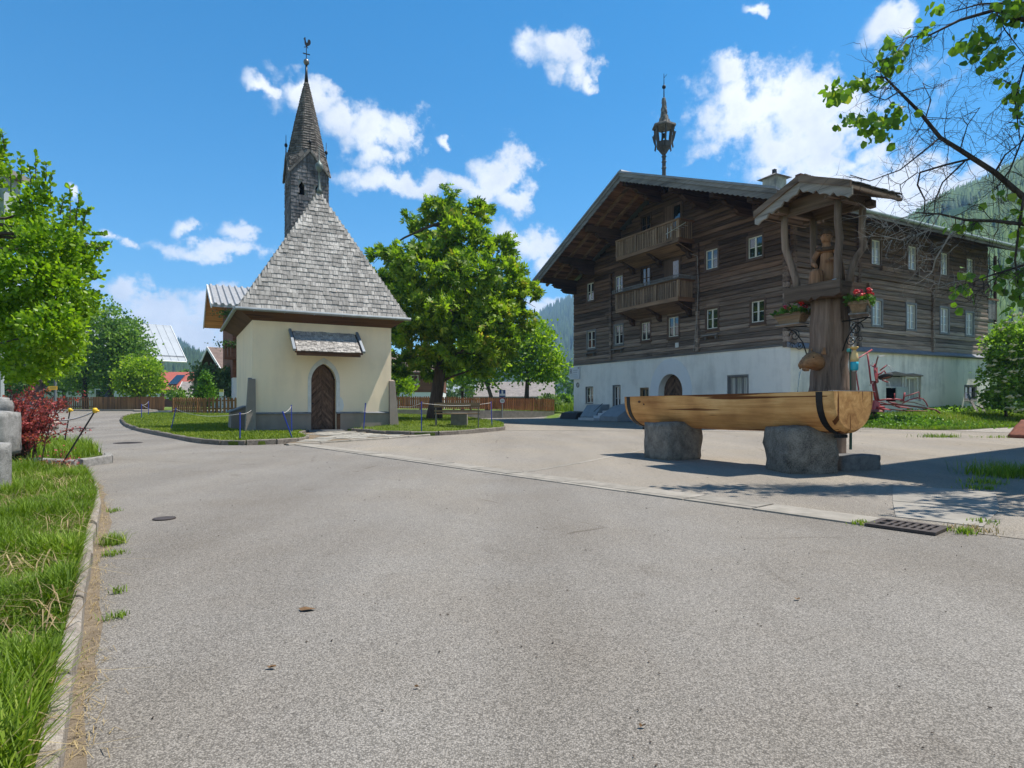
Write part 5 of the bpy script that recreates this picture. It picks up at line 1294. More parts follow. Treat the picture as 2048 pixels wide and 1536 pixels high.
hand((-.12, -.225, .455), [((-.35, -.3, -.8), .075), ((-.1, -.4, -.85), .085), ((.15, -.4, -.85), .085), ((.4, -.3, -.8), .07), ((.75, .1, -.5), .06)], 'hand', body)
hand((.065, -.165, .58), [((-.8, -.3, .2), .08), ((-.85, -.35, 0), .085), ((-.85, -.3, -.2), .08), ((-.8, -.2, -.4), .07), ((-.3, -.5, .5), .06)], 'hand', body)
# ---- spout
spt = MB()
hx = [((-.24, 0, 1.72), .10, .12), ((-.36, 0, 1.74), .14, .15), ((-.47, .0, 1.76), .145, .15), ((-.57, 0, 1.73), .115, .12), ((-.66, 0, 1.70), .085, .085), ((-.72, 0, 1.675), .06, .055)]
n = 12; vs = []
for (x, y, z), ry, rzv in hx:
    for k_ in range(n):
        a = 2 * math.pi * k_ / n; w = 1 + .05 * mnoise.noise(Vector((x * 9, a * 2, 3))); vs.append((x, y + ry * math.cos(a) * w, z + rzv * math.sin(a) * w))
fs = [(i*n+k_, i*n+(k_+1) % n, (i+1)*n+(k_+1) % n, (i+1)*n+k_) for i in range(5) for k_ in range(n)] + [tuple(range(n))[::-1], tuple(range(5*n, 6*n))]
SPW = m_wood('spout_wood', (.16, .075, .035), (.42, .22, .10), 'x', 1.6, .05, .6)
sp0 = spt.add(vs, fs).build('spout_head', SPW, ps, smooth=True)
MB().obox((-.64, 0, 1.615), (.14, .09, .035), Matrix.Rotation(R(18), 3, 'Y')).build('jaw', SPW, sp0)
for sy in (-1, 1):
    MB().prism([(-.36, sy * .08, 1.86), (-.30, sy * .10, 1.97), (-.28, sy * .11, 1.85)], (0, sy * .03, 0)).build('ear', SPW, sp0)
    MB().lathe([(0, -.015), (.016, 0), (0, .015)], 6, (-.55, sy * .10, 1.80)).build('eye', VOID, sp0)
MB().tube([(-.70, 0, 1.63), (-.745, 0, 1.56), (-.775, 0, 1.44), (-.80, 0, 1.28), (-.812, 0, 1.15)], [.010, .009, .008, .007, .007], 6).build('water_jet', WATER, sp0, smooth=True)
# ---- flower boxes on iron scrolls
def geranium_leaf_mat(): return m_leaf('geranium_leaf', (.03, .09, .015), (.10, .22, .03), trans=.3)
GLEAF = geranium_leaf_mat(); GRED = m_plain('geranium_red', (.62, .03, .035), .5, amt=.25); GPINK = m_plain('geranium_pink', (.62, .06, .12), .5, amt=.2)
def leaves_np(P, Dn, size, kind='oval', fold=.25, up=None, jit=.3):
    """arrays of leaf centres and directions -> leaf meshes (verts, faces)"""
    n = len(P); Dn = Dn / (np.linalg.norm(Dn, axis=1, keepdims=True) + 1e-9)
    r = NR.normal(size=(n, 3)); s = np.cross(Dn, r); s /= (np.linalg.norm(s, axis=1, keepdims=True) + 1e-9); nn = np.cross(s, Dn)
    sz = (size * (1 + jit * (NR.rand(n) - .5) * 2))[:, None]
    if kind == 'oval':     # 6 verts, 2 quads folded on the midrib
        L, Wd = sz, sz * .34
        v = np.stack([P, P + Dn * L * .35 + s * Wd + nn * Wd * fold, P + Dn * L * .75 + s * Wd * .8 + nn * Wd * fold, P + Dn * L, P + Dn * L * .75 - s * Wd * .8 + nn * Wd * fold, P + Dn * L * .35 - s * Wd + nn * Wd * fold], 1)
        f = np.array([[0, 1, 2, 3], [0, 3, 4, 5]])
    elif kind == 'quad':
        Wd = sz * .38; v = np.stack([P, P + Dn * sz * .5 + s * Wd, P + Dn * sz, P + Dn * sz * .5 - s * Wd], 1); f = np.array([[0, 1, 2, 3]])
    elif kind == 'palm':   # five drooping leaflets
        vs = []; k = 0; f = []
        for a, l in ((-1.25, .62), (-.62, .86), (0, 1.0), (.62, .86), (1.25, .62)):
            d = Dn * math.cos(a) + s * math.sin(a); q = np.cross(nn, d); dd = d - nn * .0
            tip = P + d * sz * l - nn * sz * .28 * l; mid = P + d * sz * l * .6 - nn * sz * .05
            vs += [P, mid + q * sz * .15, tip, mid - q * sz * .15]; f.append([k, k + 1, k + 2, k + 3]); k += 4
        v = np.stack(vs, 1); f = np.array(f)
    m_ = v.shape[1]; V_ = v.reshape(-1, 3); F_ = (f[None, :, :] + (np.arange(n) * m_)[:, None, None]).reshape(-1, 4)
    return V_, F_
def flower_box(cx, cy, cz, yaw, nm, label, nfl, spread):
    b = thing(nm, label, 'flower box', fp(cx, cy, cz), T + yaw, 'geranium boxes on the fountain post')
    m = MB(); w0, w1, d0, d1, h = .19, .26, .085, .12, .13
    vs = [(-w0, -d0, 0), (w0, -d0, 0), (w0, d0, 0), (-w0, d0, 0), (-w1, -d1, h), (w1, -d1, h), (w1, d1, h), (-w1, d1, h)]
    m.add(vs, [(3,2,1,0),(0,1,5,4),(1,2,6,5),(2,3,7,6),(3,0,4,7),(4,5,6,7)]); m.build('tray', m_wood('tray_wood_' + nm + str(nfl), (.11, .075, .045), (.30, .21, .13), 'x', 1.2, .1), b)
    MB().box((-w1 - .015, -d1 - .02, h), (w1 + .015, d1 + .02, h + .055)).build('tray_rim', bpy.data.materials['tray_wood_' + nm + str(nfl)], b)
    MB().box((-w0 - .05, -d0 - .05, -.02), (w0 + .05, d0 + .05, -.0)).build('tray_shelf', GREYX, b)
    for x in (-.12, 0, .12): MB().box((x - .025, -d0 - .045, 0), (x + .025, -d0 - .02, h)).build('tray_batten', GREYX, b)
    P = []; D = []
    for i in range(420):
        x = random.uniform(-w1, w1) * spread; y = random.uniform(-d1, d1) * 1.5; z = h + .04 + abs(random.gauss(0, .055)) * (1 - abs(x) * 1.5)
        P.append((x, y, z)); D.append((x * 2 + random.gauss(0, .5), y * 2 + random.gauss(0, .5) - .3, random.gauss(.3, .5)))
    V_, F_ = leaves_np(np.array(P), np.array(D), .055, 'oval'); np_obj('foliage', V_, F_, GLEAF, b)
    for i in range(nfl):
        x = (-w1 * 1.15 + 2.3 * w1 * (i + random.random() * .6) / nfl); y = random.uniform(-d1 * 1.5, d1); z = h + .10 + random.uniform(0, .13)
        m = MB()
        for k in range(16):
            d = Vector((random.gauss(0, 1), random.gauss(0, 1), random.gauss(.2, .8))).normalized() * .032
            m.obox(Vector((x, y, z)) + d, (.026, .026, .010), Euler((random.uniform(-1, 1), random.uniform(-1, 1), random.uniform(0, 3))).to_matrix())
        fl = m.build('flower_head', random.choice([GRED, GRED, GPINK]), b)
        MB().tube([(x * .8, y * .6, h + .02), (x, y, z - .02)], .004, 4).build('stalk', GLEAF, fl)
    return b
flower_box(PC[0] - .16, PC[1] + .60, 2.44, R(90), 'flower_box', 'smaller geranium box on the left side of the fountain post', 4, 1.1)
flower_box(PC[0] - .12, PC[1] - .60, 2.46, R(28), 'flower_box', 'fuller geranium box on the right side of the fountain post', 8, 1.2)
def spiral(c, ex, ez, r0, turns, n=26, flip=1):
    return [Vector(c) + Vector(ex) * (r0 * (1 - i / n * .85) * math.cos(flip * turns * 6.283 * i / n)) + Vector(ez) * (r0 * (1 - i / n * .85) * math.sin(flip * turns * 6.283 * i / n)) for i in range(n + 1)]
for y, sx in ((.50, 1), (-.50, -1)):
    ex = (-.35 * 0 - .3, sx * .95, 0); m = MB()
    m.tube([(-.14, sx * .32, 2.38), (-.14, sx * .78, 2.40)], .013, 5); m.tube([(-.14, sx * .33, 1.9), (-.14, sx * .40, 2.1), (-.14, sx * .55, 2.3), (-.14, sx * .74, 2.39)], .010, 5)
    m.tube(spiral((-.14, sx * .56, 2.24), (0, sx, 0), (0, 0, 1), .115, 1.7), .008, 5); m.tube(spiral((-.14, sx * .46, 2.06), (0, sx, 0), (0, 0, -1), .08, 1.5), .007, 5); m.tube(spiral((-.14, sx * .62, 2.07), (0, -sx, 0), (0, 0, 1), .055, 1.3), .006, 5)
    m.build('scroll_bracket', IRON, ps, smooth=True)
CHAIN = m_plain('bright_chain', (.50, .49, .47), .35, .8)
ch_ = MB()
for i in range(9):
    z = 2.32 - i * .062; ring = [(0, -.44, z)]; p = []
    for k in range(11):
        a = 6.283 * k / 10; w = .034; p.append((w * math.cos(a) * (1 if i % 2 else .25) - .05, -.44 + w * math.cos(a) * (.25 if i % 2 else 1), z + .045 * math.sin(a)))
    ch_.tube(p, .006, 5, cap=False)
ch_.build('hanging_chain', CHAIN, ps)
bo = thing('hanging_bottle', 'yellow and turquoise bottle hanging on the chain of the fountain post', 'bottle', fp(PC[0] - .05, PC[1] - .47, 1.58), T)
MB().lathe([(.0, 0), (.045, .0), (.058, .02), (.060, .10), (.060, .14)], 14).build('lower_half', m_plain('turquoise', (.03, .42, .55), .35), bo, smooth=True)
MB().lathe([(.060, .141), (.060, .2), (.052, .26), (.030, .31), (.022, .335)], 14).build('upper_half', m_plain('bottle_yellow', (.70, .50, .22), .4), bo, smooth=True)
MB().lathe([(.024, .336), (.05, .35), (.065, .375), (.055, .385), (.0, .386)], 14).build('flared_neck', m_plain('bottle_orange', (.72, .46, .15), .4), bo, smooth=True)
MB().tube([(-.02, .05, .33), (-.03, .10, .33)], .03, 8).build('tie', m_plain('teal_cord', (.08, .40, .36), .6), bo)
MB().tube([(.02, -.36, 1.9), (.02, -.37, 1.3), (.02, -.36, .3)], .022, 8).build('supply_pipe', m_plain('green_pipe', (.035, .09, .06), .5), ps)
MB().tube([(-.05, -.46, 1.57), (-.05, -.46, 1.0)], .035, 8).build('drain_pipe', m_plain('brown_pipe', (.19, .13, .09), .6), ps)
# ================================================================== things standing about
def rel(root, p): return Vector(p) - Vector(root.location)
# ---- hay tedder by the long wall
RED = m_plain('faded_red', (.36, .045, .05), .5, ns=7, nc=(.24, .03, .035), amt=.12)
RUST = m_plain('rusty_red', (.26, .08, .055), .75, ns=9, nc=(.13, .05, .035))
TINE = m_plain('tine_steel', (.50, .49, .46), .4, .6); RUBBER = m_plain('tyre_rubber', (.025, .025, .026), .75, ns=12)
hb = at(1765, 836, 26.5); hb.z = grd(hb.x, hb.y) + .02
hr = thing('hay_tedder', 'folded red hay tedder standing in weeds before the farmhouse wall', 'hay tedder', hb)
def hp(px, py, dy=0): return rel(hr, at(px, py, 26.5 + dy))
def htube(nm, pts, r, mat, n=8): return MB().tube([hp(*p) for p in pts], r, n).build(nm, mat, hr, smooth=True)
htube('guard_tube', [(1717.5, 800, -.3), (1717, 777, -.3), (1711.7, 745.6, -.35), (1716.4, 716.3, -.35), (1744, 699.3, .3)], .03, RED)
htube('guard_tube', [(1734.5, 705.8, .1), (1738, 731.6, .05), (1742.5, 770, .0)], .035, RED)
htube('column', [(1744, 762, -.05), (1752, 802, -.05)], .05, RED); htube('column', [(1749, 762, .12), (1757, 802, .12)], .05, RUST)
dc = hp(1751.5, 747)
m = MB(); n = 18; ax = Vector((.75, -.62, .1)).normalized(); sx_ = ax.cross(Vector((0, 0, 1))).normalized(); sz_ = sx_.cross(ax)
def ringv(r, d): return [dc + ax * d + sx_ * (r * math.cos(6.283 * k / n)) + sz_ * (r * math.sin(6.283 * k / n) * 1.25) for k in range(n)]
vs = ringv(.10, .07) + ringv(.34, .02) + ringv(.34, -.01) + ringv(.10, -.05)
m.add(vs, [(i*n+k, i*n+(k+1) % n, (i+1)*n+(k+1) % n, (i+1)*n+k) for i in range(3) for k in range(n)] + [tuple(range(n))[::-1], tuple(range(3*n, 4*n))])
rotor = m.build('rotor_disc', RED, hr)
for k in range(6):
    a = 6.283 * k / 6 + .3; d = sx_ * math.cos(a) + sz_ * math.sin(a) * 1.2
    MB().beam(dc + d * .05 + ax * .06, dc + d * .33 + ax * .05, .05, .02, up=ax).build('disc_rib', RUST, rotor)
for arm in ([(1751.5, 731, -.1), (1754, 720, -.15), (1756.5, 712.5, -.2)], [(1760, 741, .1), (1774, 730, .05)], [(1764, 760, .2), (1777, 765, .2)], [(1746, 733, -.2), (1741, 730, -.3)], [(1747, 765, -.2), (1741, 770, -.3)]):
    a_ = htube('rotor_arm', arm, .028, RED if arm[0][0] != 1751.5 else RUST)
    e = arm[-1]; MB().lathe([(.0, -.04), (.045, -.03), (.045, .03), (0, .04)], 8, hp(*e)).build('tine_coil', TINE, a_)
    for q, (dx, dy) in enumerate(((17, -3), (12, 0)) if e[0] == 1756.5 else ((15, 9), (9, 12)) if e[0] == 1774 else ((7, 12), (2, 10)) if e[0] == 1777 else ((5, -6), (3, 4))):
        MB().tube([hp(*e), hp(e[0] + dx * .5, e[1] + dy * .35, e[2] - .05), hp(e[0] + dx, e[1] + dy, e[2] - .1)], .010, 5).build('tine', TINE, a_)
wc = hp(1771.5, 752.5, -.1); wa = Vector((-.15, .25, 1)).normalized(); wx = wa.cross(Vector((1, 0, 0))).normalized(); wy = wa.cross(wx)
def wheel(c, ax, R_, w, nm, parent):
    x = ax.cross(Vector((1, .2, .1))).normalized(); y = ax.cross(x); n = 22; m = MB(); prof = [(R_ * .62, -w * .45), (R_ * .92, -w * .5), (R_, -w * .25), (R_, w * .25), (R_ * .92, w * .5), (R_ * .62, w * .45)]
    vs = [c + ax * d + (x * math.cos(6.283 * k / n) + y * math.sin(6.283 * k / n)) * r for r, d in prof for k in range(n)]
    q = len(prof); m.add(vs, [(i*n+k, i*n+(k+1) % n, ((i+1) % q)*n+(k+1) % n, ((i+1) % q)*n+k) for i in range(q) for k in range(n)])
    t_ = m.build(nm, RUBBER, parent, smooth=True)
    m = MB(); prof = [(0, w * .30), (R_ * .2, w * .36), (R_ * .3, w * .1), (R_ * .55, w * .15), (R_ * .63, w * .42), (R_ * .63, -w * .42), (0, -w * .3)]
    vs = [c + ax * d + (x * math.cos(6.283 * k / n) + y * math.sin(6.283 * k / n)) * max(r, .001) for r, d in prof for k in range(n)]
    m.add(vs, [(i*n+k, i*n+(k+1) % n, (i+1)*n+(k+1) % n, (i+1)*n+k) for i in range(len(prof)-1) for k in range(n)]); m.build('rim', RED, t_)
    return t_
wheel(wc, wa, .275, .16, 'wheel', hr)
htube('wheel_fork', [(1752, 750, 0), (1762, 747, -.05), (1768, 741, -.1), (1772, 748, -.1)], .032, RED)
gb = hp(1747, 812); m = MB(); m.obox(gb, (.42, .40, .42), Euler((0, .25, .4)).to_matrix(), taper=.75); m.obox(gb + Vector((.18, -.05, -.12)), (.35, .3, .25), Euler((.2, 0, .2)).to_matrix()); m.build('gearbox', RED, hr)
m = MB(); m.lathe([(.02, .05), (.30, .0), (.36, -.06), (.30, -.08), (.05, -.05)], 16, gb + Vector((-.02, -.1, -.17))); m.build('lower_rotor', RUST, hr)
wheel(hp(1747, 831), Vector((.9, .4, .1)).normalized(), .16, .14, 'wheel', hr)
htube('drawbar', [(1756, 801), (1775, 798.5), (1792, 798.5), (1806, 800)], .035, RED)
htube('drawbar', [(1756, 809), (1795, 809), (1830, 813), (1871, 819.5)], .035, RUST)
htube('side_bar', [(1764, 817, .2), (1813, 821.5, .2), (1855, 822, .2)], .022, RUST)
htube('side_bar', [(1760, 804, .3), (1790, 812, .2), (1800, 816, .1)], .02, RED)
htube('linkage', [(1789, 786.5), (1789, 799)], .022, RED); htube('linkage', [(1809.5, 785), (1806.5, 802)], .035, RED)
htube('stay', [(1811, 792.5), (1826, 788), (1837.6, 784), (1839.5, 795)], .022, RED)
htube('arch_tube', [(1805, 806.6), (1818, 800), (1835, 795.5), (1846, 798), (1852, 805), (1855.5, 813)], .026, RED)
htube('stay', [(1800, 802), (1828, 805), (1850, 812)], .016, RUST)
for c, s_ in (((1807, 814.5), (.62, .3, .03)), ((1770, 818, -.2), (.4, .28, .03)), ((1786, 806), (.35, .2, .04))):
    MB().obox(hp(*c), s_, Euler((.25, .12, .3)).to_matrix()).build('guard_plate', RED, hr)
htube('hitch', [(1871, 819.5), (1880, 826)], .04, RUST)
# ---- bench on the lawn
BENCHW = m_wood('bench_wood', (.12, .07, .035), (.30, .19, .10), 'x', 1, .15)
bz = lawn_z(-2.05, 23.7)
bn = thing('park_bench', 'weathered wooden bench on the lawn beside the chestnut trunk', 'bench', (-2.08, 23.75, bz), R(3))
for x in (-.80, .80):
    MB().tube([(x, .22, -.05), (x, .18, .42), (x, .2, .46), (x, -.18, .46), (x, -.2, -.05)], .022, 6).build('leg', m_plain('bench_frame', (.10, .10, .09), .6) if x < 0 else bpy.data.materials['bench_frame'], bn)
    MB().tube([(x, -.18, .44), (x, -.24, .90)], .022, 6).build('back_support', bpy.data.materials['bench_frame'], bn)
for y in (-.10, .04, .18): MB().box((-.86, y - .06, .465), (.86, y + .06, .505)).build('seat_slat', BENCHW, bn)
MB().beam((-.86, -.235, .82), (.86, -.235, .82), .03, .17).build('back_slat', BENCHW, bn)
MB().beam((-.86, -.205, .60), (.86, -.205, .60), .03, .05).build('back_slat', BENCHW, bn)
o = MB().obox((0, 0, 0), (.62, .5, .50)).build('concrete_block', CONC); o.location = (-2.05, 24.35, lawn_z(-2.05, 24.4) + .2); tag(o, 'pale concrete block under the middle of the wooden bench', 'block')
# ---- rope fence stakes
BLUE = m_plain('stake_blue', (.012, .035, .33), .45, amt=.15); ROPE = m_plain('white_rope', (.58, .54, .50), .8)
stakes = [((480, 877, 16.3), (480, 825, 16.3), 'upright blue stake on the lawn before the chapel corner'), ((585, 873, 17.3), (565, 823, 17.1), 'blue stake leaning left on the lawn before the chapel'),
          ((583.5, 862, 20.4), (582.5, 810, 20.4), 'blue stake standing close to the chapel wall left of the door'), ((727, 849, 22.2), (731, 806, 22.2), 'slightly tilted blue stake right of the chapel door'),
          ((843, 860, 21.3), (843, 803, 21.3), 'blue stake on the lawn left of the bench'), ((984, 853, 24.6), (982, 803, 24.6), 'blue stake at the lawn tip right of the bench'),
          ((342, 853, 23.6), (352, 816, 23.6), 'blue stake leaning right near the road bend'), ((283, 833, 31), (283, 808, 31), 'left one of two small blue stakes at the far road bend'), ((297, 828, 34), (297, 802, 34), 'right one of two small blue stakes at the far road bend')]
tops = []
for a, b, lab in stakes:
    A = at(*a); B = at(*b); A.z = min(A.z, lawn_z(A.x, A.y) + .02)
    st_ = thing('rope_stake', lab, 'stake', A, 0, 'blue rope stakes round the chapel lawn')
    MB().tube([(0, 0, -.05), tuple((B - A) * .96)], .017, 8).build('stake_rod', BLUE, st_)
    e = (B - A); MB().tube([tuple(e * .94), tuple(e)], .022, 8).build('stake_cap', BLUE, st_); tops.append(A + e * .95)
def rope(a, b, sag, lab, r=.006, mat=ROPE, nm='rope', cat='rope', grp='sagging ropes of the lawn fence'):
    pts = [a.lerp(b, i / 12) - Vector((0, 0, sag * 4 * (i / 12) * (1 - i / 12))) for i in range(13)]
    o = MB().tube(pts, r, 5).build(nm, mat, smooth=True); return tag(o, lab, cat, grp)
rope(tops[1], tops[2], .05, 'short white rope from the leaning stake to the wall stake')
rope(tops[0], chp(-.05, -.22, .82), .04, 'white rope from the chapel corner to the upright stake')
rope(tops[4], tops[5], .10, 'white rope sagging above the bench between two blue stakes')
rope(chp(5.2, -.1, .95), tops[4], .08, 'thin rope from the chapel to the stake left of the bench')
rope(tops[7], tops[8], .08, 'thin rope between the two far stakes at the bend')
rope(tops[6], tops[0], .15, 'long thin rope across the lawn left of the chapel')
rope(tops[7], tops[6], .18, 'thin rope following the far curve of the lawn')
# ---- black stakes with yellow caps and barrier tape on the left
BLK = m_plain('stake_black', (.02, .02, .021), .5); YEL = m_plain('cap_yellow', (.75, .45, .02), .45); TAPE = m_plain('barrier_tape', (.62, .60, .58), .5)
bt_ = []
for a, b, lab in (((113, 946, 9.05), (190, 822, 9.2), 'black stake with yellow cap leaning far right at the road edge'), ((130, 880, 12.2), (140, 821, 12.2), 'upright black stake with yellow cap behind the red bush')):
    A = at(*a); B = at(*b); e = B - A; s_ = thing('tape_stake', lab, 'stake', A, 0, 'black tape stakes with yellow caps')
    MB().tube([(0, 0, 0), tuple(e)], .012, 7).build('stake_rod', BLK, s_)
    m = MB(); m.lathe([(0, -.03), (.022, -.03), (.034, .0), (.034, .03), (.02, .045), (0, .048)], 10, tuple(e)); m.obox(e + Vector((.03, 0, .0)), (.05, .03, .03)); m.build('stake_cap', YEL, s_, smooth=True); bt_.append(B)
rope(bt_[0], at(75, 832, 9.6), .10, 'crumpled white barrier tape hanging from the leaning black stake', .012, TAPE, 'barrier_tape', 'tape', None)
rope(at(75, 832, 9.6), at(-20, 822, 10), .02, 'white barrier tape running left behind the red bush', .008, TAPE, 'barrier_tape', 'tape', None)
rope(bt_[1], at(60, 826, 12.5), .03, 'pale tape from the upright black stake to the left', .007, TAPE, 'barrier_tape', 'tape', None)
# ---- granite pieces on the left edge
o = rock('granite_boulder', at(-28, 868, 8.2), (.60, .55, .58), 21, GRANITE, .3, .06, 3, .8); tag(o, 'large grey granite boulder at the left edge behind the red bush', 'boulder', 'granite rocks at the left edge')
o = rock('granite_boulder', at(-22, 818, 8.5), (.50, .45, .24), 33, GRANITE, .6, .07, 3, .75); tag(o, 'flat granite boulder lying on the large boulder', 'boulder', 'granite rocks at the left edge')
o = rock('granite_boulder', at(-8, 802, 8.5), (.26, .22, .10), 35, GRANITE, .2, .05, 2, .5); tag(o, 'small rounded stone topmost on the granite boulders', 'boulder', 'granite rocks at the left edge')
o = rock('granite_post', at(-13, 945, 6.2), (.22, .2, .58), 41, GRANITE, .2, .03, 3, .92); tag(o, 'rough grey granite post cut by the left edge in the grass', 'stone post')
hc = MB()
rr = thing('rockery', 'low heap of pale field stones behind the red bush', 'rock heap', at(60, 840, 10.5) * 1.0)
for k, (px, py, s_) in enumerate(((35, 818, .22), (45, 823, .26), (56, 826, .22), (66, 832, .26), (78, 836, .22), (50, 836, .3), (64, 843, .3), (88, 843, .22), (38, 832, .28), (75, 848, .28), (98, 850, .2))):
    o = rock('field_stone', (0, 0, 0), (s_ * 1.3, s_, s_ * .75), 50 + k, m_stone('field_stone', (.20, .17, .14), (.46, .40, .34), 9) if k == 0 else bpy.data.materials['field_stone'], k * .7, .08, 2, .5); o.parent = rr; o.location = rel(rr, at(px, py, 10.3 + .08 * (k % 4)))
o = MB().lathe([(.055, 0), (.06, .5), (.055, .9), (.03, .96), (0, .97)], 10).build('green_bollard', m_plain('bollard_green', (.25, .42, .36), .5), smooth=True); o.location = at(-4, 830, 14); o.location.z = .4; o.scale = (1, 1, 1.05); tag(o, 'pale green post top at the left edge above the boulders', 'bollard')
sh_ = thing('wayside_box', 'grey roofed box half hidden by leaves at the left edge', 'shrine', at(6, 455, 12) * 1.0)
MB().obox((-.05, 0, .45), (.46, .4, .95)).build('box_body', m_plain('pale_grey', (.38, .42, .43), .6), sh_); MB().obox((-.02, 0, .99), (.68, .6, .10)).build('box_lid', m_plain('lid_grey', (.24, .225, .20), .7), sh_)
MB().tube([(-.05, 0, -4.2), (-.05, 0, 0)], .06, 8).build('box_post', bpy.data.materials['pale_grey'], sh_)
# ---- fences
PICK = m_wood('picket_brown', (.14, .055, .02), (.42, .18, .07), 'z', 1, .25)
PICKO = m_wood('board_orange', (.15, .07, .028), (.38, .19, .085), 'z', 1, .3)
def fence(nm, label, pts, top, bot, wid, gap, mat, base=None, round_=True, gaps=None):
    f = thing(nm, label, 'fence', (*pts[0][:2], 0)); o0 = Vector((*pts[0][:2], 0)); first = None
    for (a, b) in zip(pts, pts[1:]):
        A = Vector(a[:2]); B = Vector(b[:2]); d = (B - A); L = d.length; d.normalize(); ang = math.atan2(d.y, d.x); s = wid
        tz = lambda k: (a[2] + (b[2] - a[2]) * k, a[3] + (b[3] - a[3]) * k)
        for k in (.25, .78):
            za = a[3] + (a[2] - a[3]) * k; zb = b[3] + (b[2] - b[3]) * k; n_ = Vector((-d.y, d.x, 0)) * .04
            MB().beam(Vector((*A, za)) - o0 + n_, Vector((*B, zb)) - o0 + n_, .04, .08).build('rail', mat, f)
        for q in range(int(L / 2.4) + 1):
            p = A + d * min(q * 2.4, L); k = min(q * 2.4, L) / L; t_, b_ = tz(k); MB().box((-.05, .06, grd(*p) - .05), (.05, .16, t_ - .06)).build('fence_post', mat, f, loc=(p.x - o0.x, p.y - o0.y, 0), rotz=ang)
        if base: 
            n_ = Vector((-d.y, d.x, 0)) * .1
            MB().prism([Vector((*A, a[3] - .05)) - o0 - n_, Vector((*B, b[3] - .05)) - o0 - n_, Vector((*B, grd(*B) - .2)) - o0 - n_, Vector((*A, grd(*A) - .2)) - o0 - n_], n_ * 2.4).build('fence_base', base, f)
        while s < L:
            k = s / L; t_, b_ = tz(k); p = A + d * s
            if first is None:
                m = MB(); w = wid / 2
                prof = [(-w, 0), (w, 0), (w, .9), (w * .55, .97), (0, 1.0), (-w * .55, .97), (-w, .9)] if round_ else [(-w, 0), (w, 0), (w, 1), (-w, 1)]
                m.prism([(x, 0, z) for x, z in prof], (0, -.025, 0)); first = m.build('picket', mat, f); M0 = first
            else: M0 = inst('picket', first.data, f, Matrix())
            M0.matrix_basis = Matrix.Translation((p.x - o0.x, p.y - o0.y, b_)) @ Matrix.Rotation(ang + random.uniform(-.02, .02), 4, 'Z') @ Matrix.Diagonal((1, 1, (t_ - b_) * random.uniform(.97, 1.02), 1))
            g_ = gap
            if gaps and k < gaps[0]: g_ = gaps[1]
            s += wid + g_ * random.uniform(.8, 1.2)
    return f
fence('picket_fence', 'long brown picket fence on a concrete base behind bench and chestnut', [(-8.6, 42.5, 1.58, .72), (-2.9, 44.6, 1.52, .64), (3.15, 47.2, 1.43, .50)], 0, 0, .115, .035, PICK, CONC, True, None)
fence('picket_fence', 'short brown picket fence left of the chapel', [(-20.8, 38.2, 1.42, .52), (-18.1, 36.6, 1.42, .52), (-14.2, 37.4, 1.44, .55)], 0, 0, .13, .075, m_wood('picket_tan', (.12, .055, .02), (.33, .165, .06), 'z', 1, .2), CONC, True, None)
fence('board_fence', 'far orange-brown board fence along the road on the left', [(-41.5, 55.5, 1.62, .50), (-28.7, 51.6, 1.62, .48)], 0, 0, .15, .012, PICKO, None, False, (.42, .10))
fence('garden_gate_fence', 'dark low slat fence behind the grey cabinet', [(-52, 58.5, 1.5, .5), (-44.2, 57, 1.5, .5)], 0, 0, .12, .12, m_wood('slat_dark', (.03, .02, .015), (.10, .07, .05), 'z', 1, .2), None, False, None)
# ---- road signs
SGREY = m_plain('sign_pole', (.35, .36, .36), .4, .6)
sp1 = thing('road_sign', 'sign post with blue square sign above a round red-ringed sign', 'road sign', (-.70, 45.4, .0))
MB().tube([(0, 0, 0), (0, 0, 1.75)], .035, 8).build('sign_pole', SGREY, sp1)
bl = MB().box((-.23, -.07, 1.50), (.23, -.045, 2.04)).build('blue_panel', m_plain('sign_blue', (.012, .05, .18), .4), sp1)
WHS = m_plain('sign_face_white', (.72, .70, .66), .45)
MB().box((-.065, -.078, 1.66), (.06, -.071, 1.99)).build('white_bar', WHS, bl); MB().box((-.20, -.080, 1.62), (.20, -.0705, 1.76)).build('white_bar', WHS, bl)
MB().box((-.06, -.078, 1.455), (.06, -.05, 1.50)).build('red_tab', m_plain('sign_red', (.30, .015, .03), .45), bl)
rd = MB().lathe([(.0, 0), (.235, 0), (.235, .02), (0, .021)], 24).build('round_panel', bpy.data.materials['sign_red'], sp1, loc=(0, -.045, 1.24)); rd.rotation_euler = (R(90), 0, 0)
MB().lathe([(0, .022), (.175, .022), (.175, .026), (0, .027)], 24).build('white_disc', WHS, rd)
for z, w in ((.055, .2), (.0, .22), (-.055, .24)): MB().box((-w / 2, z - .016, .0272), (w / 2, z + .016, .0285)).build('text_line', m_plain('sign_text_grey', (.25, .30, .27), .6) if z > .05 else bpy.data.materials['sign_text_grey'], rd)
sp2 = thing('direction_sign', 'yellow arrow-shaped direction sign pointing left by the far trees', 'direction sign', (-29.4, 40, grd(-29.4, 40)))
MB().tube([(.1, .03, 0), (.1, .03, 2.4)], .04, 8).build('sign_pole', m_plain('pole_dark', (.05, .07, .07), .5), sp2)
yz = at(103, 776, 40).z - grd(-29.4, 40)
MB().prism([(-.34, 0, yz), (-.24, 0, yz + .125), (.30, 0, yz + .125), (.30, 0, yz - .125), (-.24, 0, yz - .125)], (0, -.03, 0)).build('arrow_panel', m_plain('sign_amber', (.78, .42, .02), .45), sp2)
MB().box((-.16, -.034, yz - .03), (.24, -.0305, yz + .03)).build('text_line', m_plain('amber_text', (.42, .25, .03), .6), sp2)
sp3 = thing('notice_board', 'small yellow and white notice above the fence left of the chapel', 'notice', (at(443, 800, 36.4).x, 36.4, .5))
MB().tube([(0, .02, 0), (0, .02, 1.0)], .025, 6).build('notice_post', SGREY, sp3)
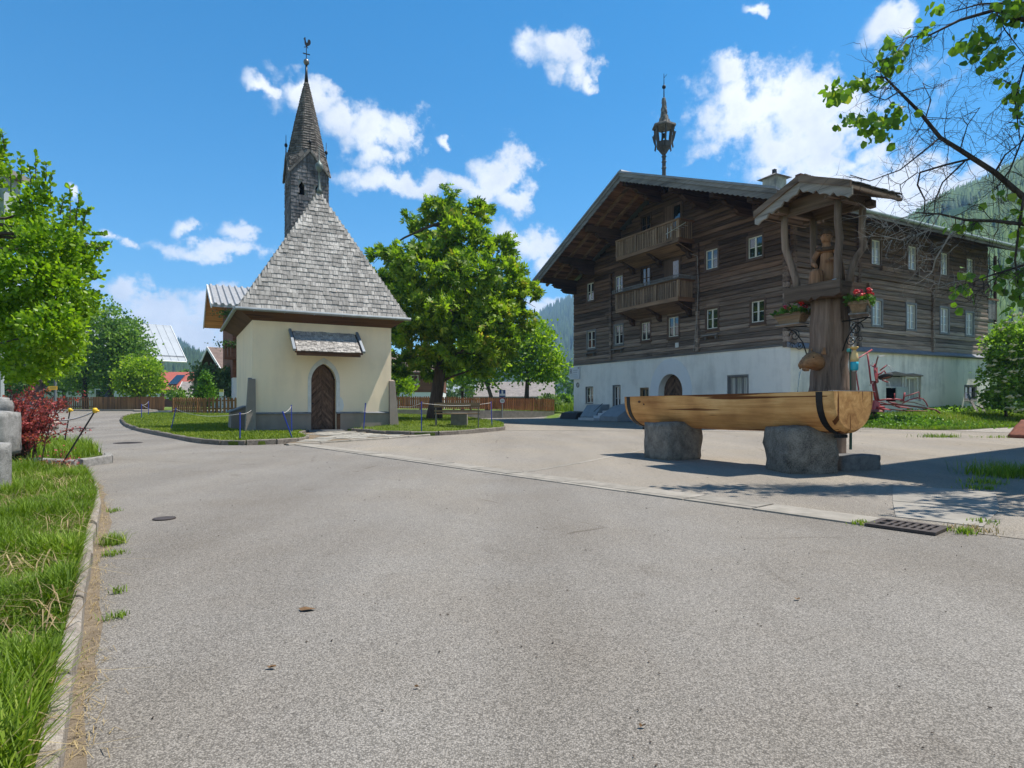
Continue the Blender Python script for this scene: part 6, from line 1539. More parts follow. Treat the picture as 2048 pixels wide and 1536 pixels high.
nb = MB().box((-.125, -.02, .98), (.125, .0, 1.37)).build('notice_panel', m_plain('notice_white', (.66, .66, .50), .5), sp3)
MB().box((-.125, -.026, 1.22), (.125, -.0205, 1.37)).build('yellow_field', m_plain('notice_yellow', (.62, .56, .05), .5), nb); MB().box((-.09, -.0275, 1.26), (.09, -.0262, 1.32)).build('text_line', m_plain('notice_ochre', (.48, .36, .02), .6), nb)
MB().box((-.09, -.0225, 1.02), (.09, -.0205, 1.04)).build('text_line', INKL, nb)
cb = thing('utility_cabinet', 'grey utility cabinet beside the dark tree trunk on the far left', 'cabinet', (-34.6, 45, grd(-34.6, 45)))
MB().box((-.48, -.2, 0), (.48, .2, 1.05)).build('cabinet_body', m_plain('cabinet_grey', (.32, .33, .32), .6, ns=2), cb); MB().box((-.51, -.23, 1.05), (.51, .23, 1.10)).build('cabinet_lid', bpy.data.materials['cabinet_grey'], cb)
MB().tube([(.9, .3, 0), (.95, .3, 5.2)], .05, 8).build('lamp_pole', SGREY, None).location = (-33.6, 44.5, grd(-34, 44)); tag(bpy.data.objects['lamp_pole'], 'thin grey pole in front of the dark tree trunk on the left', 'pole')
# ---- ironwork in the road
CASTI = m_plain('cast_iron', (.075, .058, .05), .7, .3, ns=14)
gr = thing('drain_grate', 'rusty iron drain grate set in the gutter at the right', 'drain grate', (3.33, 5.27, .006), math.atan2(-.72, .62)); gr.scale = (.72, .72, 1)
MB().box((-.34, -.25, 0), (.34, .25, .006)).build('pit_shade', VOID, gr)  # flat black plate, coloured dark in place of the shaded shaft below
for a in (((-.36, -.27, 0), (.36, -.19, .022)), ((-.36, .19, 0), (.36, .27, .022)), ((-.36, -.19, 0), (-.28, .19, .022)), ((.28, -.19, 0), (.36, .19, .022)), ((-.28, -.02, 0), (.28, .02, .021))): MB().box(*a).build('grate_frame', CASTI, gr)
for k in range(7):
    x = -.28 + .56 * (k + .5) / 7 + .04
    if k < 6: MB().box((x - .02 + .02, -.19, 0), (x + .02 + .02, .19, .020)).build('grate_bar', CASTI, gr)
for x, y, r, lab in ((-10.2, 16.6, .34, 'round iron manhole cover in the road left of the chapel lawn'), (-17.5, 25.6, .36, 'farther manhole cover in the bend of the road'), (-3.16, 5.68, .095, 'small round valve cover in the road near the left kerb')):
    mc = thing('manhole_cover', lab, 'manhole cover', (x, y, grd(x, y) + .004), 0, 'iron covers in the road')
    MB().lathe([(0, 0), (r, 0), (r, .006), (r * .9, .006), (r * .88, .003), (r * .86, .006), (0, .0065)], 24).build('cover', CASTI, mc)
    if r > .2:
        for k in range(7): MB().box((-r * .6, -r * .6 + k * r * .2 - .012, .0062), (r * .6, -r * .6 + k * r * .2 + .012, .0105)).build('cover_rib', CASTI, mc)
# rust-brown block at the right edge of the yard
o = rock('rusty_block', at(2060, 872, 19), (.9, .7, .62), 77, m_plain('rust_brown', (.28, .09, .045), .8, ns=6, nc=(.16, .05, .03)), .5, .05, 3, .8); o.rotation_euler = (0, -.6, .4); tag(o, 'rust-brown tilted block at the right edge beyond the yard', 'block')
# boards and rubble leaning by the small cellar window
lb = thing('leaning_boards', 'grey old boards leaning in weeds under the small side window', 'boards', HOUSE + V * 13.4 - U * .9 + Vector((0, 0, .4)), T)
for k, (x0, x1, z1) in enumerate(((0, .45, 1.15), (.5, 1.6, .75), (1.5, .6, .7), (1.9, 1.3, .55))): MB().beam((x0, -.3 - .1 * k, .0), (x1, .45, z1), .14, .03).build('board', GREYX, lb)
# ---- neighbouring farmhouse beyond the right edge: its eaves shade the yard
nbh = thing('neighbour_house', 'tall farmhouse just outside the right edge whose shadow crosses the yard', 'house', (9.49, 10.52, 0), R(36))
nbw = m_plaster('neighbour_plaster', (.66, .64, .58), (.5, .48, .42), .5)
MB().box((.9, -13, -.2), (15, -.9, 5.0)).build('wall', nbw, nbh)
z = 5.0
while z < 9.9: MB().box((.86, -13.04, z + .01), (15.04, -.86, z + .27)).build('log', LOGX, nbh); z += .28
MB().prism([(0, 0, 10.35), (0, -14, 10.35), (0, -14, 10.5), (0, -7, 13.2), (0, 0, 10.5)], (16, 0, 0)).build('roof', CORR, nbh)
for y in (-3, -6, -9.5):
    for z in (1.4, 6.2): MB().box((.80, y - .5, z), (.92, y + .5, z + 1.3)).build('window', PANEC, nbh)
# ================================================================== vegetation
BARK = m_wood('bark', (.035, .026, .02), (.13, .10, .08), 'z', 1.2, .1, .9, bs=1.0)
BARKL = m_wood('bark_pale', (.06, .05, .04), (.20, .17, .14), 'z', 1.2, .1, .9, bs=1.0)
CHEST = m_leaf('chestnut_leaf', (.06, .14, .010), (.29, .42, .026), (.48, .34, .08), trans=.5)
FRUIT = m_leaf('fruit_leaf', (.10, .20, .012), (.33, .47, .028), (.46, .50, .08), trans=.5)
PEAR = m_leaf('pear_leaf', (.06, .14, .025), (.22, .35, .065), (.30, .42, .10), trans=.45)
LIME = m_leaf('lime_leaf', (.05, .13, .012), (.19, .33, .03), (.36, .40, .06), trans=.45, rough=.42)
SHRUB = m_leaf('shrub_leaf', (.06, .11, .035), (.19, .27, .10), trans=.3)
THUJA = m_leaf('thuja_leaf', (.04, .13, .008), (.15, .30, .015), trans=.25)
DARKL = m_leaf('dark_leaf', (.035, .085, .014), (.11, .20, .03), trans=.3)
ELDER = m_leaf('elder_leaf', (.07, .16, .016), (.27, .43, .05), trans=.45)
def tree(name, label, base, trunk, lobes, nleaf, lsize, kind, mat, r0=.3, bark=BARK, group=None, droop=0.0, clump=.42, cat='tree', limbs=True, shell=.45, per=16):
    """trunk: world points; lobes: (centre, (rx, ry, rz)) in world space"""
    base = Vector(base); root = thing(name, label, cat, base, 0, group)
    m = MB(); tp = [Vector(p) - base for p in trunk]; k = len(tp)
    m.tube(tp, [r0 * (1.25 if i == 0 else 1) * (1 - .55 * i / max(1, k - 1)) for i in range(k)], 12)
    if limbs:
        for c, r in lobes:
            c = Vector(c) - base; 
            j = min(range(len(tp)), key=lambda q: abs(tp[q].z - (c.z - max(r) * 1.2))); a = tp[j].copy(); j2 = min(j + 1, k - 1); a = a.lerp(tp[j2], random.random() * .8)
            mid = a.lerp(c, .5) + Vector((random.gauss(0, .15), random.gauss(0, .15), random.uniform(-.1, .25) * (c - a).length * .5)); rr = r0 * .22
            m.tube([a, a.lerp(mid, .5) + Vector((0, 0, .05)), mid, mid.lerp(c, .6), c], [rr, rr * .85, rr * .65, rr * .45, rr * .25], 7)
            for q in range(4):
                e = c + Vector((random.gauss(0, 1) * r[0], random.gauss(0, 1) * r[1], random.gauss(.2, .7) * r[2])) * .62
                s_ = mid.lerp(c, random.uniform(.2, .9)); m.tube([s_, s_.lerp(e, .5) + Vector((0, 0, .06)), e], [rr * .4, rr * .28, rr * .12], 5)
    m.build('trunk', bark, root, smooth=True)
    tot = sum(r[0] * r[2] + r[1] * r[2] for c, r in lobes); Ps = []; Ds = []
    for c, r in lobes:
        c = np.array(Vector(c) - base); r = np.array(r); n = int(nleaf * (r[0] * r[2] + r[1] * r[2]) / tot); nc = max(3, n // per)
        d = NR.normal(size=(nc, 3)); d /= np.linalg.norm(d, axis=1, keepdims=True)
        rad = shell + (1 - shell) * NR.rand(nc, 1) ** .6
        d[:, 2] += .12; cc = c + d * rad * r * (1 + .16 * NR.normal(size=(nc, 1)))
        idx = NR.randint(0, nc, n); off = NR.normal(size=(n, 3)) * clump * np.array([1, 1, .7]) * (r.mean() ** .5) * .6
        P = cc[idx] + off; D = d[idx] * .7 + NR.normal(size=(n, 3)) * .6; D[:, 2] += .15 - droop
        Ps.append(P); Ds.append(D)
    V_, F_ = leaves_np(np.concatenate(Ps), np.concatenate(Ds), lsize, kind)
    np_obj('crown', V_, F_, mat, root)
    return root
def L(px, py, rx, ry, Y, dy=0, ky=.9):
    """crown lobe seen at px, py with pixel radii rx, ry and standing at depth Y"""
    s = Y / 1250; return (at(px, py, Y + dy), (rx * s, rx * s * ky, ry * s))
# the big horse chestnut
cb_ = at(868, 841, 32); cb_.z = lawn_z(cb_.x, cb_.y) - .05
lob = [(876, 420, 42, 42, 0), (850, 450, 40, 30, 1), (960, 432, 34, 34, .5), (935, 480, 40, 36, -1), (1000, 505, 40, 40, 0), (905, 480, 55, 45, -.6), (800, 520, 48, 34, .8), (762, 508, 26, 16, 1.2), (850, 540, 70, 50, -1.5), (940, 560, 65, 50, -1.8), (1012, 570, 48, 44, -.8),
       (1045, 600, 34, 40, .3), (790, 590, 46, 46, 1), (830, 620, 60, 48, -1.6), (905, 630, 70, 46, -2.3), (980, 640, 58, 42, -1.6), (1040, 655, 36, 34, .2), (770, 650, 34, 46, 1.5), (850, 690, 64, 44, -1.0), (930, 700, 66, 38, -1.8), (1000, 690, 44, 34, -.4), (800, 720, 44, 40, .8), (880, 735, 50, 28, .2), (955, 735, 44, 24, -.6), (760, 560, 30, 30, 2), (735, 525, 14, 12, 2), (1062, 590, 18, 22, .6), (905, 560, 60, 60, 1.8), (860, 640, 70, 60, 2.2), (960, 620, 60, 60, 2)]
tree('chestnut_tree', 'tall horse chestnut with dense dark green crown beside the chapel', cb_, [at(868, 843, 32), at(872, 800, 32), at(879, 750, 32), at(888, 690, 32), at(893, 600, 32), at(892, 500, 32), at(882, 430, 32)],
     [L(a, b, c * .84, d * .80, 32, e * 1.25) for a, b, c, d, e in lob], 12500, .31, 'palm', CHEST, .36, droop=.30, clump=.26, per=13, shell=.62)
# garden trees behind the fence
G = 'fruit trees behind the picket fence'
def gtree(px, py, lobes, n, ls, lab, mat=FRUIT, Y=52, r0=.2, lean=0, grp=G):
    b = at(px, py, Y); b.z = grd(b.x, b.y); top = at(lobes[0][0], lobes[0][1], Y)
    tree('fruit_tree', lab, b, [b, b.lerp(top, .3) + Vector((lean, 0, 0)), b.lerp(top, .65), top], [L(*l[:4], Y, l[4] if len(l) > 4 else 0) for l in lobes], n, ls, 'quad', mat, r0, group=grp, clump=.5, per=14)
gtree(972, 826, [(965, 700, 40, 40), (930, 720, 34, 34), (1000, 730, 30, 30), (950, 755, 44, 24), (985, 690, 24, 24), (915, 750, 24, 20)], 5200, .27, 'young fruit tree with leaning trunk behind the sign post', lean=.5)
gtree(1052, 828, [(1058, 690, 44, 36), (1085, 715, 34, 34), (1030, 720, 36, 32), (1095, 745, 28, 22), (1050, 745, 40, 22), (1075, 665, 26, 22), (1110, 730, 20, 18), (1015, 690, 24, 26)], 6800, .27, 'bright yellow-green fruit tree right of the sign post', FRUIT, 53, .22)
gtree(925, 824, [(925, 730, 30, 30), (900, 742, 26, 22), (945, 700, 26, 26)], 2600, .27, 'thin fruit tree between the chestnut and the leaning tree', PEAR, 55, .17)
gtree(790, 822, [(795, 765, 16, 14), (812, 775, 16, 12), (788, 785, 16, 12), (780, 750, 14, 14)], 1800, .26, 'small bright tree just right of the chapel wall', FRUIT, 50, .12)
def bush(name, lab, lobes, Y, n, ls, mat, grp=None, kind='quad', cat='shrub', g=None, shell=.5):
    b = at(lobes[0][0], 820, Y); b.z = (grd(b.x, b.y) if g is None else g)
    return tree(name, lab, b, [b, b + Vector((0, 0, .3)), at(lobes[0][0], lobes[0][1], Y)], [L(*l[:4], Y, l[4] if len(l) > 4 else 0) for l in lobes], n, ls, kind, mat, .07, group=grp, cat=cat, clump=.3, shell=shell)
GB = 'garden shrubs beyond the picket fence'
bush('garden_shrub', 'round pale shrub behind the right end of the picket fence', [(1098, 806, 22, 15)], 50, 900, .2, SHRUB, GB)
bush('garden_shrub', 'dark round shrub in the meadow left of the farmhouse corner', [(1128, 800, 14, 13), (1138, 806, 12, 10)], 62, 900, .24, PEAR, GB)
bush('garden_shrub', 'small green shrub between the dark shrub and the fence end', [(1112, 806, 9, 9)], 60, 500, .2, FRUIT, GB)
bush('garden_tree_row', 'hazy far tree row left of the farmhouse corner', [(1110, 770, 30, 24), (1140, 760, 26, 26), (1085, 775, 24, 20), (1150, 785, 20, 18)], 120, 2600, .55, PEAR, None, cat='trees')
bush('garden_tree_row', 'hazy far trees showing between the trunks behind the fence', [(905, 782, 22, 16), (870, 785, 26, 14), (945, 786, 22, 12), (985, 788, 18, 12), (1030, 786, 22, 14), (1065, 780, 20, 18)], 110, 3200, .5, SHRUB, None, cat='trees')
# left side: the near plum tree hanging in from the left
nl = [(70, 420, 34, 44, 0), (45, 470, 44, 44, .3), (95, 500, 55, 46, -.2), (140, 470, 26, 40, .2), (150, 530, 40, 40, 0), (60, 560, 70, 52, -.3), (130, 590, 55, 44, -.2), (170, 520, 26, 30, .3), (30, 640, 60, 56, -.2), (105, 660, 60, 48, -.4), (160, 620, 30, 34, .2), (-30, 520, 60, 70, .3), (-40, 650, 60, 70, 0), (50, 730, 60, 40, -.2), (120, 715, 44, 34, .1), (-20, 330, 30, 50, 0), (-50, 420, 50, 60, .4), (190, 500, 16, 12, .1), (178, 600, 20, 22, .1)]
tree('plum_tree', 'leafy plum tree filling the left edge above the red bush', (-12.2, 11.6, .1), [(-12.2, 11.6, .1), (-11.7, 11.3, 1.3), (-10.9, 11.0, 2.2), (-9.9, 10.8, 3.2), (-9.1, 10.6, 4.1)],
     [L(a, b, c * .85, d * .85, 10.8, e * 2.4, .9) for a, b, c, d, e in nl], 20000, .078, 'oval', m_leaf('plum_leaf', (.09, .19, .010), (.31, .46, .022), (.46, .50, .08), trans=.5, rough=.38), .16, clump=.22, per=18, shell=.55)
pt = bpy.data.objects['plum_tree']; m = MB(); P = []; D = []
for px0, py0, px1, py1 in ((40, 380, 41, 312), (22, 390, 20, 325), (72, 370, 71, 308), (88, 380, 92, 325), (100, 400, 104, 345), (140, 440, 139, 370), (152, 450, 160, 385), (165, 460, 176, 415), (185, 470, 210, 470), (190, 500, 222, 488), (170, 560, 205, 555), (60, 380, 58, 330), (120, 430, 128, 395), (10, 300, 4, 262), (160, 430, 184, 418)):
    a = at(px0, py0, 10.8) - pt.location; b = at(px1, py1, 10.7) - pt.location; mid = a.lerp(b, .5) + Vector((random.uniform(-.03, .03), 0, 0)); m.tube([a, mid, b], [.012, .008, .004], 5)
    for k in range(26): 
        p = a.lerp(b, k / 25) ; P.append(p); D.append((random.gauss(0, .6), random.gauss(0, .6), random.uniform(.1, .9)))
m.build('shoots', BARKL, pt)
V_, F_ = leaves_np(np.array(P), np.array(D), .085, 'oval'); np_obj('shoot_leaves', V_, F_, bpy.data.materials['plum_leaf'], pt)
GL = 'trees along the far left fence'
def ltree(px, py, lobes, n, ls, lab, mat, Y, r0=.25):
    b = at(px, py, Y); b.z = grd(b.x, b.y); top = at(lobes[0][0], lobes[0][1], Y)
    tree('garden_tree', lab, b, [b, b.lerp(top, .25), b.lerp(top, .6), top], [L(*l[:4], Y, l[4] if len(l) > 4 else 0) for l in lobes], n, ls, 'quad', mat, r0, group=GL, clump=.45, per=14)
ltree(170, 825, [(168, 628, 24, 34), (180, 680, 36, 44), (148, 690, 38, 48), (190, 735, 40, 38), (160, 755, 46, 32), (138, 650, 22, 30)], 7500, .25, 'dark pear tree with a pointed top behind the board fence', PEAR, 56, .22)
ltree(222, 825, [(222, 642, 24, 32), (243, 690, 34, 40), (212, 710, 34, 40), (258, 730, 34, 34), (230, 757, 42, 28), (262, 690, 22, 28)], 7500, .25, 'pear tree nearest the metal roof behind the board fence', PEAR, 55, .22)
ltree(268, 825, [(262, 668, 22, 26), (278, 700, 28, 30), (255, 720, 30, 34), (290, 730, 20, 24), (270, 750, 34, 26)], 5600, .24, 'third pear tree partly covering the metal roof', PEAR, 57, .2)
ltree(275, 825, [(275, 735, 28, 24), (297, 757, 28, 22), (255, 765, 30, 22), (307, 775, 20, 15), (280, 778, 38, 15), (298, 738, 16, 14)], 5200, .22, 'low bright green tree before the metal-roofed house', FRUIT, 53, .14)
ltree(76, 828, [(75, 690, 60, 40), (20, 720, 50, 40), (110, 720, 44, 34), (60, 640, 60, 50), (140, 735, 26, 22), (-20, 700, 50, 60), (30, 660, 50, 50)], 8000, .22, 'old tree with forked black trunk beside the grey cabinet', FRUIT, 44, .42)
ltree(130, 822, [(125, 740, 44, 36), (95, 760, 40, 26), (150, 770, 34, 20), (60, 765, 40, 24), (20, 770, 40, 26), (-20, 760, 40, 40)], 6000, .28, 'shady dark trees closing the view behind the far left fence', DARKL, 64, .2)
bush('garden_shrub', 'grey-green loose shrub before the brown-roofed house', [(432, 770, 34, 26), (462, 778, 22, 20), (412, 755, 26, 22), (405, 780, 22, 14), (450, 752, 20, 16), (475, 790, 14, 12)], 44, 4200, .2, SHRUB, 'shrubs left of the chapel')
bush('garden_shrub', 'yellow-green conical thuja behind the short picket fence', [(412, 768, 13, 16), (410, 785, 19, 14), (413, 752, 8, 12), (408, 797, 23, 9)], 40, 2600, .13, THUJA, 'shrubs left of the chapel')
bush('garden_shrub', 'small dark bush between red-roofed house and thuja', [(352, 790, 14, 12), (362, 798, 12, 8)], 60, 800, .22, PEAR, 'shrubs left of the chapel')
# elder at the far house corner
eb = bush('elder_bush', 'large flowering elder bush at the right corner of the farmhouse', [(2012, 700, 36, 46), (2045, 670, 40, 36), (2000, 760, 32, 44), (2050, 740, 44, 50), (2090, 700, 50, 60), (2030, 800, 50, 26), (1990, 800, 26, 18), (2100, 790, 50, 40)], 31.5, 14000, .17, ELDER, None, 'quad', g=.4)
m = MB()
for k in range(90):
    c, r = random.choice([L(2012, 700, 36, 46, 31.5), L(2045, 670, 40, 36, 31.5), L(2000, 760, 32, 44, 31.5), L(2050, 740, 44, 50, 31.5), L(2030, 800, 50, 26, 31.5)])
    d = Vector((random.gauss(0, .7), -abs(random.gauss(.6, .5)), random.gauss(.25, .6))).normalized(); p = c + Vector((d.x * r[0], d.y * r[1], d.z * r[2])) * 1.18 - eb.location
    for q in range(9):
        e = p + Vector((random.gauss(0, .07), random.gauss(0, .05), random.gauss(0, .03))); m.obox(e, (.085, .085, .018), Euler((random.uniform(-.9, -.1), random.uniform(-.4, .4), 0)).to_matrix())
m.build('umbels', m_plain('elder_flower', (.62, .60, .42), .8, amt=.1), eb, fix=False)['kind'] = 'stuff'
# red barberry by the left kerb
BARB = m_leaf('barberry_leaf', (.13, .022, .03), (.44, .085, .085), (.55, .28, .12), trans=.4)
bb = thing('barberry_bush', 'dark red barberry bush by the left kerb', 'shrub', (-7.1, 8.95, .1)); m = MB(); P = []; D = []
for k in range(80):
    a = random.uniform(0, 6.283); sp_r = random.uniform(.25, 1.05); h_ = random.uniform(.35, 1.2); e = Vector((math.cos(a) * sp_r * .95, math.sin(a) * sp_r * .7, h_))
    b0 = Vector((random.gauss(0, .12), random.gauss(0, .1), 0)); mid = b0.lerp(e, .5) + Vector((0, 0, .22)); pts = [b0, b0.lerp(mid, .5) + Vector((0, 0, .1)), mid, mid.lerp(e, .5) + Vector((0, 0, .05)), e]
    m.tube(pts, [.010, .008, .006, .005, .003], 5)
    for q in range(95):
        t_ = random.uniform(.18, 1.0); i = min(3, int(t_ * 4)); p = pts[i].lerp(pts[i + 1], t_ * 4 - i); P.append(p + Vector((random.gauss(0, .03), random.gauss(0, .03), random.gauss(0, .03)))); D.append((random.gauss(0, 1), random.gauss(0, 1), random.gauss(.3, .8)))
for x, y in ((.55, -.35), (.75, -.1)):
    for q in range(160): P.append(Vector((x + random.gauss(0, .12), y + random.gauss(0, .1), abs(random.gauss(.06, .09))))); D.append((random.gauss(0, 1), random.gauss(0, 1), .5))
m.build('stems', BARK, bb, fix=False); V_, F_ = leaves_np(np.array(P), np.array(D), .034, 'oval'); np_obj('foliage', V_, F_, BARB, bb)
# ---- linden branches reaching in from the right
lt = thing('linden_tree', 'half-bare linden whose branches hang in from the upper right', 'tree', (10.3, 8.6, 0))
LB = m_wood('linden_bark', (.018, .014, .012), (.075, .06, .05), 'z', 2, .05, .9)
LBG = m_wood('twig_grey', (.16, .145, .125), (.36, .33, .29), 'z', 3, .1, .9)
o_ = lt.location.copy(); tmb = MB(); twg = MB(); grey = MB(); P = []; D = []
rs = random.Random(5)
def br(pts, r0, r1, mb_, n=7):
    ps_ = [Vector(p) - o_ for p in pts]; k = len(ps_); mb_.tube(ps_, [r0 + (r1 - r0) * i / (k - 1) for i in range(k)], n); return ps_
def twig(p, d, l, r, depth, mb_, sag):
    pts = [p]; q = p.copy(); d = d.normalized()
    for i in range(5):
        d = (d + Vector((rs.gauss(0, .22), rs.gauss(0, .22), rs.gauss(0, .22) - sag))).normalized(); q = q + d * l / 5; pts.append(q.copy())
    mb_.tube(pts, [r * (1 - .16 * i) for i in range(6)], 4)
    if depth > 0:
        for i in range(1, 6):
            for _ in range(2 if depth > 1 else 1):
                if rs.random() < .8: twig(pts[i], d + Vector((rs.gauss(0, .8), rs.gauss(0, .8), rs.gauss(0, .8))), l * rs.uniform(.4, .65), r * .55, depth - 1, mb_, sag)
    return pts
Yb = 8.2
trunk = br([(10.3, 8.6, 0), (10.2, 8.6, 2.0), (9.8, 8.5, 3.7), (9.0, 8.4, 4.4)], .26, .14, tmb, 12)
br([(10.2, 8.6, 3.0), (10.0, 8.3, 5.5), (9.5, 8.0, 8.6)], .18, .07, tmb, 10)
mains = [([at(2150, 470, Yb), at(2048, 395, Yb), at(1990, 345, Yb), at(1920, 300, Yb), at(1880, 275, Yb), at(1840, 225, Yb), at(1795, 180, Yb), at(1770, 155, Yb), at(1752, 153, Yb)], .042, .008),
         ([at(2150, 75, Yb), at(2048, 40, Yb), at(1990, 20, Yb), at(1920, 40, Yb), at(1860, 70, Yb), at(1815, 75, Yb)], .035, .006),
         ([at(2140, 10, Yb + .4), at(2048, 5, Yb + .4), at(1960, 8, Yb + .4), at(1900, 25, Yb + .4)], .022, .006),
         ([at(2160, 480, Yb - .2), at(2060, 450, Yb - .2), at(1990, 442, Yb - .2), at(1930, 440, Yb - .2), at(1880, 428, Yb - .2), at(1830, 425, Yb - .2)], .030, .007),
         ([at(2150, 560, Yb - .5), at(2048, 530, Yb - .5), at(1990, 548, Yb - .5), at(1950, 562, Yb - .5)], .022, .005),
         ([at(2130, 330, Yb), at(2048, 270, Yb), at(2020, 340, Yb), at(1990, 380, Yb)], .02, .006),
         ([at(2110, 120, Yb), at(2048, 130, Yb), at(2030, 200, Yb), at(2040, 280, Yb)], .014, .006)]
for pts, a, b in mains: br(pts, a, b, tmb, 9)
for k in range(14):
    a_ = at(2160 + 20 * (k % 3), 300 - 30 * k, Yb); mains.append(([a_, at(2110 + rs.uniform(-30, 160), 200 - 38 * k, Yb + rs.uniform(-.4, .4)), at(2080 + rs.uniform(-10, 240), 120 - 38 * k, Yb + rs.uniform(-.6, .6))], .018, .005)); br(*mains[-1], tmb, 6)
subs = [([(1940, 318), (1890, 330), (1840, 345), (1835, 370), (1850, 400), (1848, 428)], .016), ([(1880, 275), (1850, 300), (1800, 340), (1740, 362), (1700, 350)], .012), ([(1930, 322), (1885, 365), (1870, 400), (1868, 430)], .012), ([(1835, 345), (1800, 370), (1805, 400)], .009),
        ([(1990, 345), (2010, 310), (2048, 280)], .014), ([(1850, 240), (1862, 200), (1845, 165)], .009), ([(1800, 182), (1770, 200), (1740, 190)], .008), ([(1930, 440), (1900, 470), (1870, 520), (1865, 545)], .014), ([(1880, 428), (1860, 460), (1800, 480), (1760, 470)], .008),
        ([(1990, 548), (1930, 560), (1880, 570), (1830, 548)], .006), ([(1840, 425), (1790, 440), (1740, 430)], .006), ([(1990, 20), (2010, 60), (2048, 110)], .01), ([(2048, 395), (2040, 440), (2030, 520), (2040, 600)], .02), ([(1920, 300), (1935, 250), (1960, 215)], .009), ([(1815, 75), (1790, 110), (1760, 140)], .008)]
for k, (pts, r) in enumerate(subs):
    g_ = k in (7, 8, 9, 10)
    q = br([at(*p, Yb + rs.uniform(-.15, .15)) for p in pts], r, r * .45, grey if g_ else tmb, 6)
    for i in range(1, len(q)):
        for _ in range(3): twig(q[i - 1].lerp(q[i], rs.random()), Vector((rs.gauss(-.3, .7), rs.gauss(0, .5), rs.gauss(-.15, .7))), rs.uniform(.25, .5), .0045, 1, grey if g_ else twg, .05)
for pts, a, b in mains:
    for i in range(1, len(pts)):
        for _ in range(4):
            p = (pts[i - 1].lerp(pts[i], rs.random())) - o_; twig(p, Vector((rs.gauss(-.2, .8), rs.gauss(0, .6), rs.gauss(-.1, .8))), rs.uniform(.3, .65), .006, 2 if rs.random() < .45 else 1, twg, .06)
for px, py in ((1800, 490), (1770, 462), (1830, 500), (1870, 470), (1850, 520), (1900, 500), (1740, 440), (1790, 450)):
    for _ in range(4): twig(at(px + rs.uniform(-20, 20), py - 10, Yb - .2) - o_, Vector((rs.gauss(-.6, .5), rs.gauss(0, .5), rs.gauss(-.4, .4))), rs.uniform(.15, .34), .004, 1, grey, .1)
for k in range(9): br([(9.4, 8.4, 4.3), at(2330 + rs.uniform(-40, 60), 110 + rs.uniform(-90, 90), 7.3), at(2250 + 24 * k, -20 + 30 * k, 6.7)], .035, .008, tmb, 6)
tmb.build('trunk', LB, lt, smooth=True, fix=False); twg.build('twigs', LB, lt, fix=False); grey.build('dead_twigs', LBG, lt, fix=False)
cl = [(1690, 178, 26, 18, 22), (1660, 188, 10, 10, 7), (1730, 160, 16, 14, 12), (1710, 235, 26, 16, 18), (1740, 250, 34, 20, 26), (1785, 235, 24, 22, 20), (1775, 125, 20, 22, 18), (1780, 85, 12, 14, 8), (1800, 105, 16, 16, 12), (1850, 60, 16, 14, 8), (1875, 15, 14, 12, 8), (1945, 90, 26, 24, 24), (1960, 70, 20, 20, 14), (1990, 110, 26, 26, 24), (2010, 30, 26, 18, 18), (2030, 10, 24, 20, 18), (2040, 225, 16, 26, 14), (2035, 190, 14, 14, 8), (2040, 20, 20, 20, 12),
      (1925, 575, 18, 26, 10), (1935, 545, 14, 10, 6), (2010, 560, 30, 20, 14), (2035, 590, 20, 30, 16), (2030, 545, 26, 14, 12), (2048, 500, 20, 26, 12), (2030, 430, 24, 20, 10), (2000, 390, 20, 14, 5), (2045, 460, 14, 16, 8), (1945, 445, 14, 6, 5), (1900, 452, 12, 6, 4), (1760, 265, 14, 14, 8), (2020, 160, 20, 20, 8)] + [(2080 + 46 * (k % 6) + rs.uniform(-20, 20), -330 + 105 * (k // 6) + rs.uniform(-30, 30), 34, 34, 22) for k in range(36)]
for px, py, rx, ry, n in cl:
    for k in range(int(n * 1.7)):
        p = at(px + rs.gauss(0, .62) * rx, py + rs.gauss(0, .62) * ry, Yb + rs.gauss(0, .16)) - o_; P.append(p); D.append((rs.gauss(-.1, .6), rs.gauss(-.2, .6), rs.gauss(-.75, .4)))
for k in range(20):
    px, py, Yk = 2230 + 44 * (k % 5) + rs.uniform(-20, 20), -40 + 70 * (k // 5) + rs.uniform(-20, 20), rs.uniform(6.4, 7.3)
    for q in range(34):
        P.append(at(px + rs.gauss(0, 24), py + rs.gauss(0, 24), Yk + rs.gauss(0, .15)) - o_); D.append((rs.gauss(-.1, .6), rs.gauss(-.2, .6), rs.gauss(-.75, .4)))
V_, F_ = leaves_np(np.array(P), np.array(D), .105, 'oval', fold=.3)
V_ = V_.reshape(-1, 6, 3); c_ = V_[:, [0, 3], :].mean(1, keepdims=True); ax_ = V_[:, 3:4, :] - V_[:, 0:1, :]; axn = ax_ / np.linalg.norm(ax_, axis=2, keepdims=True); dv = V_ - c_; al = (dv * axn).sum(2, keepdims=True) * axn; V_ = (c_ + al + (dv - al) * 1.35).reshape(-1, 3)
np_obj('leaves', V_, F_, LIME, lt)
